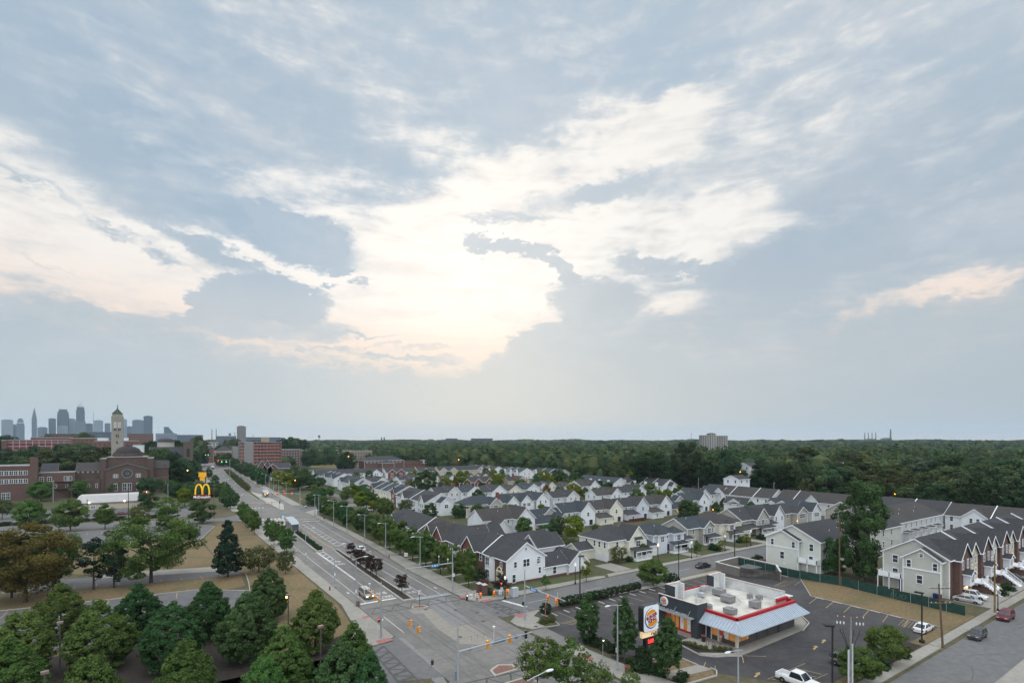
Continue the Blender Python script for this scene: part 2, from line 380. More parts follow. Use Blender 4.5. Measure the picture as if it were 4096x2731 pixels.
M_BRICKPAVE = mat('brick_paving', (.17,.095,.075), .9, .2, 2.5)
def grid(lines, name, m, z=0):
    b = MB(); n = len(lines)
    for y in lines:
        for x in lines: b.v.append((x, y, z))
    for j in range(n-1):
        for i in range(n-1): b.f.append((j*n+i, j*n+i+1, (j+1)*n+i+1, (j+1)*n+i)); b.m.append(0)
    return struct(name, b, m)
_l = [-17000,-9000,-5000,-3000,-1800,-1100,-700,-400,-200,-100,0,50,100,200,300,400,550,700,900,1200,1600,2200,3000,4200,6000,9000,17000]
grid(_l, 'ground', M_TOWN, -.03)
b = MB()
b.sheet([(-140,20),(33,20),(33,300),(33,520),(-140,520)], 0.0)
b.sheet([(54,-20),(330,-20),(330,140),(330,520),(60,520),(57,260),(54,150)], 0.0)
struct('ground', b, M_GROUND)
b = MB()   # avenue and its side streets
left = [(34.0,-60),(34.0,66),(33.8,108),(33.2,150),(33.0,268),(34.5,442),(35.5,590),(45.3,833),(68,1407),(96,2200)]
right = [(112,2200),(84,1043),(75.5,745),(67.5,588),(60.5,415),(58.5,330),(57.3,260),(56.8,195),(55.6,160),(54.0,130),(54.0,104),(54.0,-60)]
b.sheet(left+right, .02)
struct('road', b, M_ROAD)
b = MB()
b.sheet([(53.9,84.9),(57.5,85.0),(130,84.6),(260,86),(260,95.5),(92,95.0),(60,94.3),(53.9,97.5)], .03)
b.sheet([(34.1,68.2),(34.1,87),(28,84),(-90,88),(-90,74),(28,70.5)], .03)
b.sheet([(54,22),(160,23.7),(420,24),(420,32),(160,31.8),(60,31.7),(54,34)], .03)
b.sheet([(56.9,264),(56.9,292),(62,285),(98,284),(98,272),(64,271.5)], .03)
b.sheet([(33.3,244),(33.3,274),(23,262),(7,265),(-29,278),(-120,305),(-120,285),(-29,256),(6,253),(24,251)], .03)
b.sheet([(88,196),(93,196),(93,430),(88,430)], .03)        # lane in front of the set-back terraces
b.sheet([(100,128),(220,128),(220,134),(100,134)], .03)    # alley
b.sheet([(96,172),(250,172),(250,178),(96,178)], .03)
struct('road', b, M_ROAD2)
# car parks
b = MB()
b.sheet([(60.2,82.0),(61.4,75.9),(58.3,76.0),(58.3,67.6),(60.4,60.6),(63.5,55.5),(67.6,53.4),(67.8,47.3),(72,41),(79,36.3),(118.2,36.3),(118.2,59.2),(130.7,67.5),(130.7,84),(120,82.4)], .032)
struct('parking_lot', b, M_LOT)
b = MB()
b.sheet([(-120,292),(-62,262),(-29,252.2),(6,252),(12.3,247.8),(18,239),(14,222),(11.3,209),(-22.7,220.7),(-120,252)], .02)
b.sheet([(-120,205),(-24,157.3),(-5.2,152.5),(13.2,149.6),(17.2,149.4),(17,155),(8,157.4),(-10,164),(-120,222)], .02)
b.sheet([(-120,170),(-26.5,143.8),(-9,141.2),(6.7,139.4),(12.3,135.6),(17,131.6),(13,120),(-10,112),(-120,118)], .02)
b.sheet([(20,70),(27.6,70),(27.6,76),(22,78)], .034)
struct('parking_lot', b, M_LOT2)
b = MB()
b.sheet([(-90,338),(12,338),(14,276),(-29,287),(-90,306)], .016)
struct('parking_lot', b, M_LOT2)
b = MB(); b.sheet([(66,98),(291,98),(291,498),(60,498),(60,300)], .008); b.sheet([(-140,300),(33,300),(33,520),(-140,520)], .008); struct('lawn', b, mat('estate_lawn', (.052,.058,.026), .95, .3, 1.2, var2=.6, scale2=.09, col2=(.085,.07,.036)))
# lawns
b = MB()
b.sheet([(118.3,34.4),(130.9,34.4),(132.5,42),(132.8,59),(130.7,67.3),(118.3,59)], .04)
b.sheet([(79,34.3),(106,34.3),(118.2,34.3),(118.2,36.2),(79,36.2)], .045)
b.sheet([(96,82.1),(119,82.5),(131,84.2),(131,86.5),(96,84.2)], .04) 
b.sheet([(63,55.3),(67.4,53.2),(67.5,50.6),(61,51.6)], .045)
b.sheet([(60.5,47.6),(66.8,47.0),(68.0,47.8),(68.0,48.6),(62,49.6)], .05)
b.sheet([(16,86),(29.2,95),(30.5,110),(30,150),(29,200),(28.5,246),(20,248),(18.5,238),(12,207),(14,163),(18,149),(17.5,131),(14,118)], .035)
b.sheet([(-120,236),(-22.7,220),(11,208.4),(14,163),(8,164),(-12,170),(-120,226)], .035)
b.sheet([(-120,204),(-24,156.8),(-5.2,152),(13.2,149),(17,148.6),(16.6,137),(12.3,136),(6.7,140),(-9,141.8),(-26.5,144.4),(-120,172)], .035)
struct('lawn', b, M_LAWN)
b = MB()
for i, (y0, y1) in enumerate([(104.5,109.5),(110.7,117.6),(118.8,125.8),(127,133.8),(135,142),(143.2,150),(151.2,160.5),(161.7,170)]):
    b.sheet([(58.9,y0),(63.6,y0),(63.6,y1),(58.9+.02*i,y1)], .05)
b.sheet([(60.4,172),(66,172),(66,205),(60.6,250),(59.7,250),(59.6,190)], .05)
b.sheet([(104,97.6),(115.5,97.8),(115,101),(107,103.5),(103,101.5)], .05)
b.sheet([(118,98.6),(129,98.6),(129,101.4),(118,101.4)], .05); b.sheet([(134,98.6),(147,98.6),(147,101.4),(134,101.4)], .05)
b.sheet([(66,97.5),(88,97.6),(91,98.6),(90.6,101.2),(80,101.8),(68,102.2)], .05)
struct('lawn', b, M_GREEN)
b = MB()   # planting beds
b.sheet([(59.2,60.4),(63.0,55.6),(61,51.8),(59.4,52),(58.6,58)], .047)
b.sheet([(63.6,82.2),(96,82.2),(96,84.6),(66.5,84.6),(63.6,83.6)], .05)
b.sheet([(84,34.4),(105,34.4),(105,36.9),(84,36.9)], .052)
b.sheet([(72.2,57.2),(71.4,53.2),(74.8,50.8),(76.4,50.6),(73.6,53.6),(73.4,57.2)], .19)
b.sheet([(59.6,49.4),(61.2,49.2),(61.4,47.9),(60,47.6)], .062)
b.sheet([(27.4,60),(27.4,88),(24,104),(12,112),(-20,108),(-60,104),(-60,60)], .03)
struct('planting_bed', b, M_MULCH)
# pavements stand 12 cm above the carriageway
def walk(polys, m=M_WALK, z=.14, name='pavement'):
    b = MB()
    for i, p in enumerate(polys): b.prism(p, -.02, z+.001*(i % 4))
    return struct(name, b, m)
walk([[(33.7,87.0),(33.2,150),(32.9,243),(31,251),(27.5,251.5),(28.6,246),(29.2,200),(30.2,150),(31.2,110),(29.4,95),(25,89),(24,84.6),(28.5,85.0),(31.5,85.3)],
      [(32.9,276),(34.4,442),(35.4,590),(30.5,590),(29.5,442),(28.8,285)],
      [(54.3,104),(54.2,130),(55.9,160),(57.0,195),(57.4,250),(57.1,262),(64,270.5),(72,271),(72,268.5),(64,266),(60.0,250),(59.6,195),(58.9,160),(58.7,104)],
      [(54.3,103.9),(58.7,103.9),(66,100.5),(67.5,97.6),(90,97.4),(92.5,96.5),(92,95.4),(60.5,94.8),(56,95.8),(54.6,98.5)],
      [(57.2,293),(58.7,330),(60.7,415),(67.7,588),(72.5,588),(65,415),(63,330),(62,287)],
      [(57.8,84.6),(130,84.3),(130,82.9),(97,82.6),(66.4,84.5),(62.6,83.8),(60.1,82.1),(61.0,76.2),(58.2,76.2),(55.8,76.4),(54.4,79.5),(54.6,82)],
      [(54.5,66.8),(54.5,36),(56,33),(60,32.4),(106.4,32.3),(106.4,34.1),(70,34.2),(60.6,36),(60.4,46.8),(59.3,52),(58.2,59),(57.8,64),(58.6,66.6)],
      [(106.6,32.5),(300,33.1),(300,34.6),(106.6,34.1)],
      [(54.5,23.4),(54.5,14),(200,14.6),(200,23.9),(160,23.5)],
      [(60.3,49.5),(68.1,48.2),(67.7,50.4),(61,51.5)],
      [(93,95.3),(103,95.5),(260,96.2),(260,98.3),(104,97.4),(94.5,97.5)],
      [(33.9,66),(33.9,-40),(29,-40),(28.6,60),(27.5,66)]])
walk([[(-12,170.5),(8,163.8),(14.4,162),(17.2,155.2),(8,157.6),(-12,164.4)]], M_WALK, .03)
walk([[(55.9,76.0),(58.2,76.0),(58.2,67.5),(55.0,67.2),(54.6,76.2)]], M_ROAD, .05)
for args in [[(59.0,110.1,64,.9)],]: pass
b = MB()
for y in (110.1,118.2,126.4,134.4,142.6,150.6,161.1): b.prism([(58.8,y-.45),(64,y-.45),(64,y+.45),(58.8,y+.45)], 0, .10)
for (x0,y0,x1,y1) in [(98,98,104,106),(129.5,98,133.5,105),(148,98,152,106),(166,98,170,107)]: b.sheet([(x0,y0),(x1,y0),(x1,y1),(x0,y1)], .06)
b.prism([(140,30.2+2),(144,32.4+2),(190,34.8),(190,40.5),(140,40.5)], 0, .07)
struct('pavement', b, M_WALK)
# restaurant kerbs and its apron
b = MB()
b.prism([(75.6,58),(72.6,58.1),(71.4,52.6),(72.6,51.1),(74.6,50.1),(76.8,48.7),(95.4,49.2),(100,50.6),(102.6,53),(101.6,56),(96,57.5),(95,66),(76,66)], 0, .17)
struct('pavement', b, M_WALK)
def ribbon(pts, w, z0, z1, m, name='kerb'):
    b = MB()
    for p, q in zip(pts, pts[1:]):
        d = Vector((q[0]-p[0],q[1]-p[1])); n = Vector((-d.y,d.x)).normalized()*w/2; e = d.normalized()*w*.3
        b.prism([(p[0]-n.x-e.x,p[1]-n.y-e.y),(q[0]-n.x+e.x,q[1]-n.y+e.y),(q[0]+n.x+e.x,q[1]+n.y+e.y),(p[0]+n.x-e.x,p[1]+n.y-e.y)], z0, z1)
    return struct(name, b, m)
ribbon([(72.2,58.3),(71.0,52.5),(72.4,50.8),(74.4,49.8),(76.2,48.6)], .22, 0, .2, M_KERB)
ribbon([(95.4,49.0),(100.4,50.4),(103,53),(102,56.3)], .22, 0, .2, M_KERB)
ribbon([(60.6,47.3),(66.9,46.6),(68.3,47.6),(68.3,48.6)], .2, 0, .2, M_KERB)
ribbon([(67.6,50.4),(67.6,53.5),(63.4,55.8)], .2, 0, .19, M_KERB)
ribbon([(118.3,36.2),(118.4,59.2)], .15, 0, .1, M_KERB)
ribbon([(118.3,59),(130.7,67.6)], .15, 0, .1, M_KERB)
ribbon([(18.2,149),(17.6,139),(16.9,131.8),(12.4,135.5),(6.7,139.5),(-9,141.4),(-26.5,144)], .18, 0, .14, M_KERB)
ribbon([(-22,220.7),(11.4,208.8),(14.2,222),(18.2,239),(12.4,248),(6,252.2),(-29,252.4)], .18, 0, .12, M_KERB)
ribbon([(23,262.4),(7,265.2),(-29,278.2)], .2, 0, .14, M_KERB)
ribbon([(57.9,78.9),(58.3,75.9),(61.1,75.4),(62.2,79.4),(61.9,82)], .15, 0, .22, M_KERB)
b = MB(); b.sheet([(58.1,78.7),(58.5,76.1),(61.0,75.7),(61.9,79.3),(61.5,80.2)], .19); struct('planting_bed', b, M_GREEN)
# medians
b = MB()
b.prism([(42.7,105.2),(45.3,105.0),(45.5,130),(46.2,166),(44.6,166.4),(43.5,140)], 0, .22)
b.prism([(39.6,167.0),(42.0,166.5),(43.6,205),(43.9,244),(40.4,244),(40.6,205)], 0, .28)
b.prism([(49.0,276),(50.6,276),(54.6,300),(53.6,360),(49.6,385),(48.6,330)], 0, .28)
b.prism([(46.3,330),(48.2,330),(51.2,385),(54.0,470),(60.5,640),(58.0,640),(50,470),(47,380)], 0, .25)
b.prism([(42.2,99.3),(44.6,98.3),(45.6,98.7),(45.2,100.2),(43.0,100.8)], 0, .2)
b.prism([(40.0,64.2),(44.2,64.2),(44.4,66.0),(42.4,67.2),(40.4,66.2)], 0, .2)
b.prism([(40,50),(44,50),(44.2,61.6),(40,61.6)], 0, .2)
struct('median', b, M_KERB)
b = MB()
b.sheet([(43.1,105.8),(44.9,105.7),(45.1,130),(45.8,165.3),(44.9,165.5),(43.9,140)], .235)
b.sheet([(40.1,167.6),(41.7,167.2),(43.0,204),(43.1,206),(41.0,206)], .29)
struct('planting_bed', b, M_MULCH)
b = MB(); b.sheet([(46.8,331),(48,331),(51,385),(53.8,470),(60.1,639),(58.4,639),(50.3,470),(47.3,380)], .26); struct('planting_bed', b, M_GREEN)
b = MB(); b.sheet([(42.5,99.4),(44.6,98.6),(45.3,98.9),(44.9,100.0),(43.1,100.5)], .21); b.sheet([(40.4,64.5),(43.8,64.5),(44.0,65.8),(42.4,66.8),(40.7,65.9)], .21); b.sheet([(40.4,50.4),(43.6,50.4),(43.8,61.2),(40.4,61.2)], .21)
struct('median', b, M_BRICKPAVE)
# lighter and darker slabs and wheel tracks in the junction
b = MB()
for p in ['M690,700 M740,745 M860,740 M880,680', 'M860,740 M880,680 M960,690 M1200,890 M1040,930', 'M1200,890 M1420,862 M1590,965 M1720,1060 M1580,1110 M1300,1100 M1040,930',
          'M480,1045 M620,1310 M770,1290 M520,1060']:
    b.sheet([survey(q[0], *map(float, q[1:].split(','))) for q in p.split()], .024)
struct('road', b, M_PATCH)
b = MB()
for p in ['M520,1040 M620,1020 M760,1140 M1060,1420 M1140,1561 M1000,1561 M860,1400 M770,1285', 'M900,560 M1130,540 M1420,860 M1200,890 M960,690']:
    b.sheet([survey(q[0], *map(float, q[1:].split(','))) for q in p.split()], .023)
struct('road', b, M_PATCH2)
b = MB(); b.sheet([(45.6,104.4),(53.6,104.0),(53.6,105.6),(45.6,106.2)], .027); struct('road', b, mat('bluish_concrete',(.25,.265,.28),.9,.1,1))
b = MB()
for x, w in ((37.6,.6),(39.3,.6),(40.9,.4),(47.4,.5),(49.2,.5)):
    for y0, y1 in ((64,105),(106,165)):
        b.line((x,y0),(x+.2,y1), w, .026+.001*int(x) % 3*.001)
for x, w in ((39.3,.5),(41.0,.5),(48.5,.5),(50.2,.5)):
    b.line((x,166),(x-.4,260), w, .027); b.line((x-1,290),(x+6,700), w, .027)
struct('road', b, M_DIRT)
# expansion joints
b = MB()
for x in (37.0,40.4,46.2,49.6,51.8): b.line((x,40),(x,104.2), .07, .031); b.line((x,108.6),(x+.3,166), .06, .031)
for y in range(44,104,6): b.line((34.2,y),(53.8,y-.4), .06, .0325)
for y in range(112,260,7): b.line((34.0,y),(53.8,y), .05, .0325)
struct('road', b, M_TAR)
# stamped crossings
def ladder(p00, p10, p01, p11, n, zig=True):
    "p00-p10 and p01-p11 are the two long edges"
    b = MB(); L = lambda a, c, t: (a[0]+(c[0]-a[0])*t, a[1]+(c[1]-a[1])*t)
    b.line(p00, p10, .32, .034); b.line(p01, p11, .32, .034)
    for i in range(n):
        a = L(p00, p10, i/n); c = L(p01, p11, (i+.75)/n); e = L(p00, p10, (i+1)/n)
        b.line(a, L(p01, p11, (i+.5)/n), .16 if zig else .45, .035+.0006*i); b.line(L(p01, p11, (i+.5)/n), e, .30, .0395+.0006*i)
        if not zig: b.line(L(p00,p10,(i+.25)/n), L(p01,p11,(i+.25)/n), .3, .0435+.0006*i)
    return b
struct('road_markings', ladder((34.4,100.8),(54,99.3),(34.6,104.2),(54,103.6), 5), M_TAR)
struct('road_markings', ladder((30.8,84.2),(30.4,68.4),(28.6,83.2),(27.8,69.0), 6, False), M_TAR)
struct('road_markings', ladder((56.3,93.6),(56.8,83.6),(58.3,93.4),(59.7,84.8), 4, False), M_TAR)
struct('road_markings', ladder((35,64.9),(54,62.6),(35,61.3),(54,59.2), 5), M_TAR)
# paint
b = MB(); Z = .038
b.sheet([(34.6,107.9),(42.4,107.9),(42.4,108.7),(34.6,108.7)], Z)

b.line((35.9,108.8),(35.8,166), .13, Z); b.line((35.8,166),(35.2,244), .13, Z); b.line((35.9,88),(35.9,98), .13, Z)
b.line((39.4,109),(39.6,150), .13, Z); b.line((39.6,150),(39.5,166), .25, Z)
b.line((51.6,104.4),(52.4,148), .13, Z); b.line((52.4,148),(53.6,196), .13, Z); b.line((53.6,196),(54.6,232), .13, Z); b.line((48.4,106),(48.6,165), .13, Z)
b.line((49.8,232.6),(56.6,230.8), .7, Z); b.line((49.5,167),(50.4,228), .14, Z); b.line((47.2,172),(48.2,228), .14, Z)
for k in range(11): y = 172+k*5; b.line((47.3,y),(49.4,y+1.6), .38, Z)
b.line((39.7,128),(39.9,166), .3, Z); b.line((41.3,150),(41.6,166.6), .2, Z)
for k in range(4): b.line((39.9,152+k*4),(41.4,153.6+k*4), .4, Z)
for k in range(9): y = 296+k*6; b.line((51.4+.02*k,y),(52.8+.06*k,y+2), .6, Z)
b.line((57.6,85.2),(58.6,85.2), .1, Z); b.line((60.6,94.0),(62.3,87.6), .8, Z); b.line((60.8,85.6),(60.9,85.7), .8, Z)
for k in range(5): b.line((36.4+k*1.6,247.2),(37.3+k*1.6,247.2), 2.6, Z); b.line((36.4+k*1.6,292),(37.3+k*1.6,292), 2.6, Z)
b.line((34.4,240),(46,240), .6, Z); b.line((46,240.0),(56.6,238), .5, Z)
def arrow(x, y, s=1, dx=0, dy=1):
    q = lambda u, w: (x+dy*u*s+dx*w*s, y+dy*w*s-dx*u*s)
    b.sheet([q(-.1,-.9),(q(.1,-.9)),q(.1,.1),q(.42,.1),q(0,.9),q(-.42,.1),q(-.1,.1)], Z+.001)
arrow(34.9,118,1,0,-1); arrow(34.9,97,1.2,0,-1); arrow(52.9,110.6,1,0,1); arrow(35.0,172,1,0,-1); arrow(53.6,158,1,0,1)
b.line((33.6,52),(36,49.6), .9, Z); b.line((56.2,53.6),(56.8,52.4), 1.0, Z)
for k in range(4): b.line((64+k*16,89.6),(69+k*16,89.6), .1, Z)
struct('road_markings', b, M_WHITE)
def text_mesh(txt, size, align='CENTER', bold=0.0, ext=0.0, shear=0.0, space=1.0):
    cu = bpy.data.curves.new('lettering', 'FONT'); cu.body = txt; cu.size = size; cu.align_x = align; cu.align_y = 'CENTER'
    cu.offset = bold; cu.extrude = ext; cu.shear = shear; cu.space_character = space; cu.resolution_u = 2
    ob = bpy.data.objects.new('lettering', cu); C.objects.link(ob)
    dg = bpy.context.evaluated_depsgraph_get(); me = bpy.data.meshes.new_from_object(ob.evaluated_get(dg))
    bpy.data.objects.remove(ob); bpy.data.curves.remove(cu); me.name = 'lettering'; me.materials.clear(); return me
def ground_text(txt, x, y, w, h, flip):
    me = text_mesh(txt, 1.0, bold=.015); me.materials.append(M_WHITE)
    o = link('road_markings', me); o['kind'] = 'structure'; o.location = (x,y,.039); o.scale = (w,h,1); o.rotation_euler = (0,0,math.pi if flip else 0)
for args in [("BUS",41.1,113.6,1.2,2.6,True),("ONLY",41.1,110.4,1.0,2.4,True),("BUS",41.2,150,1.2,2.6,True),("ONLY",41.2,146.6,1.0,2.4,True),("ONLY",46.9,113.5,1.0,2.4,False),("BUS",46.9,110.5,1.2,2.4,False)]: ground_text(*args)
b = MB()   # orange line through the junction and car-park bays
b.line((45.6,166),(45.0,180), .3, Z); b.line((45.0,180),(46.2,222), .26, Z)
for k in range(12): y = 168+k*4.3; b.line((44.7+.01*k,y),(45.6+.01*k,y+.6), .3, Z)
for i in range(16): x = 64.0+i*3.23; b.line((x+1.5,81.2),(x+1.7,76.6), .1, Z)
for i in range(6): x = 62+i*.9; b.line((x,76.6),(x+1.6,74.2), .12, Z)
for i in range(7): y = 57.6-i*3.35; b.line((117.9,y),(112.6,y-1.1), .12, Z)
for i in range(7): y = 38.6+i*.5; b.line((117.6,y-.2),(113,y-.9), .07, Z)
for i in range(5): b.line((119.6+i*1.5,67.9+i*.2),(121.2+i*1.5,66.2+i*.2), .14, Z)
b.line((119.6,67.9),(126.2,69), .12, Z)
for i in range(3): b.line((129.6,66.8+i*5.6),(124,65.6+i*5.6), .1, Z)
for i in range(5): b.line((72.6+i*1.6,41.6),(73.6+i*1.6,38.4), .14, Z)
b.line((72,41.9),(82,41.7), .08, Z); b.line((73.6,38.4),(81,38.0), .08, Z)
b.line((76.2,48.5),(74.2,47.0), .12, Z); b.line((76.8,48.5),(79.4,46.4), .1, Z); b.line((67.8,49.5),(69.6,50.4), .1, Z); b.line((68.2,47.8),(69.7,48.8), .1, Z)
for (x,y) in ((72.0,43.6),(89.4,44.0),(93.4,44.6)):
    b.line((x-.9,y-.3),(x+.4,y), .3, Z); b.sheet([(x+.4,y-.35),(x+1.2,y+.2),(x+.3,y+.45)], Z)
for i in range(28): x = -112+i*4.25; yy = 226.5-(x+27)*.35; b.line((x,yy),(x-1.2,yy+5), .14, Z)
for i in range(20): x = -68+i*4.2; yy = 243.4-(x+29)*.05 if x > -30 else 243.4-(x+29)*.35; b.line((x,yy),(x-.6,yy+5), .14, Z)
for i in range(26): x = -92+i*4.2; yy = 158-(x+22)*.26; b.line((x,yy),(x-.4,yy+3.6), .13, Z)
for i in range(26): x = -90+i*4.05; yy = 140.9-(x+9)*.13-.2; b.line((x,yy),(x-.2,yy-4.6), .15, Z)
struct('road_markings', b, M_YEL)
b = MB(); rc = random.Random(9)   # sealed cracks
for i in range(26):
    x, y, a = (rc.uniform(72,116), rc.uniform(38,47), rc.uniform(0,6)) if i < 12 else (rc.uniform(98,129), rc.uniform(48,80), rc.uniform(0,6)) if i < 18 else (rc.uniform(80,150), rc.uniform(25,31), rc.uniform(-.3,.3))
    for k in range(7):
        a += rc.uniform(-.5,.5); q = (x+1.3*math.cos(a), y+1.3*math.sin(a)*.8)
        if not (71 < x < 103 and 47.5 < y < 70) and not (71 < q[0] < 103 and 47.5 < q[1] < 70) and (i < 18 or 24.5 < q[1] < 31): b.line((x,y), q, .09, .0335+.0004*k)
        x, y = q
struct('tar_seam', b, M_TAR)
# drop kerb plates, manholes
b = MB()
for (x,y,a,c) in ((31.6,85.9,1.3,.9),(32.9,99.4,.7,.7),(54.9,100.4,1.0,.8),(57.6,95.3,1.3,.8),(58.3,83.6,1.2,.9),(55.4,61.5,.8,1.2),(53.6+2.0,178,.8,1.2)):
    b.sheet([(x-a,y-c),(x+a,y-c*.6),(x+a,y+c),(x-a,y+c)], .147)
struct('pavement', b, M_RAMP)
b = MB()
for (x,y,z) in ((44.5,97.6,.04),(49.3,93.8,.04),(50.6,85.2,.04),(55.4,87.8,.05),(43.2,80.6,.04),(57.0,77.2,.15),(60.4,55.4,.15),(54.6,85.6,.05),(52.2,90.2,.04)):
    b.prism([(x+.42*math.cos(k*math.pi/8), y+.42*math.sin(k*math.pi/8)) for k in range(16)], z-.03, z+.004)
for (y0,y1,x) in ((96,102,50.3),(78,83,44)):
    for k in range(3): b.line((x+1.2*k,y0),(x+1.2*k+1.1,y1-3), .05, .037)
struct('manhole', b, M_TAR)
# ------------------------------------------------------------------ houses
W = dict(
 white=mat('white_siding', (.64,.67,.70), .7, .04, .6, lap=.16), cream=mat('cream_siding', (.63,.615,.52), .7, .04, .6, lap=.16),
 blue=mat('pale_blue_siding', (.52,.56,.62), .7, .04, .6, lap=.16), grey=mat('taupe_siding', (.36,.345,.315), .7, .05, .6, lap=.16),
 sage=mat('sage_siding', (.44,.45,.41), .7, .04, .6, lap=.18), sage2=mat('pale_sage_siding', (.54,.56,.52), .7, .04, .6, lap=.18), tan=mat('tan_siding', (.43,.385,.30), .7, .05, .6, lap=.16),
 pale=mat('pale_grey_siding', (.55,.57,.58), .7, .04, .6, lap=.16),
 brick=brickmat('red_brick', (.165,.042,.034)), dkbrick=brickmat('brown_brick', (.105,.05,.04)), stone=brickmat('dark_stone', (.09,.075,.06)))
RF = [roofmat('charcoal_shingle', (.040,.041,.045)), roofmat('slate_blue_shingle', (.036,.043,.051)), roofmat('brown_black_shingle', (.046,.043,.042))]
TRIM = mat('white_trim', (.72,.745,.77), .6, .03, 1)
GLASS = glassmat('window_glass'); WARM = glow('lit_window', (1,.55,.2), 1.6)
DOORM = mat('dark_door', (.06,.05,.05), .5, .1); REDDOOR = mat('red_door', (.25,.03,.03), .5, .1); GAR = mat('garage_door_white', (.62,.63,.63), .6, .04, 1, lap=.55)
DKMETAL = mat('black_metal', (.02,.02,.022), .5, .1); PIPE = mat('vent_pipe', (.6,.6,.6), .5, .05)
ROT = dict(E=0, S=-math.pi/2, N=math.pi/2, W=math.pi)
WC = {}
def win_mesh(w, h, style):
    k = (round(w,2), round(h,2), style)
    if k in WC: return WC[k]
    b = MB(); t = .13
    b.box(-w/2-t,w/2+t,-.09,.02,h/2,h/2+t*1.2); b.box(-w/2-t,w/2+t,-.11,.02,-h/2-t,-h/2)
    b.box(-w/2-t,-w/2,-.085,.02,-h/2,h/2); b.box(w/2,w/2+t,-.085,.02,-h/2,h/2)
    b.box(-w/2,w/2,-.055,.02,-.035,.035)
    n = int(round(w/.85))
    for i in range(1, n): x = -w/2+w*i/n; b.box(x-.05,x+.05,-.075,.02,-h/2,h/2)
    if style == 'shut':
        for s in (-1,1): b.box(s*(w/2+t)+(0 if s > 0 else -.32), s*(w/2+t)+(.32 if s > 0 else 0), -.06,.02,-h/2,h/2, 1)
        fr = b.mesh('window', [TRIM, mat('dark_red_shutter', (.09,.02,.02), .7)])
    else: fr = b.mesh('window', TRIM)
    p = MB().add([(-w/2,-.03,-h/2),(w/2,-.03,-h/2),(w/2,-.03,h/2),(-w/2,-.03,h/2)], [(0,1,2,3)])
    WC[k] = (fr, p.mesh('pane', GLASS), p.mesh('pane', WARM)); return WC[k]
VENT = MB().lathe([(.07,0),(.07,.55),(.0,.55)], n=6).mesh('roof_vent', PIPE)
RECTS = []
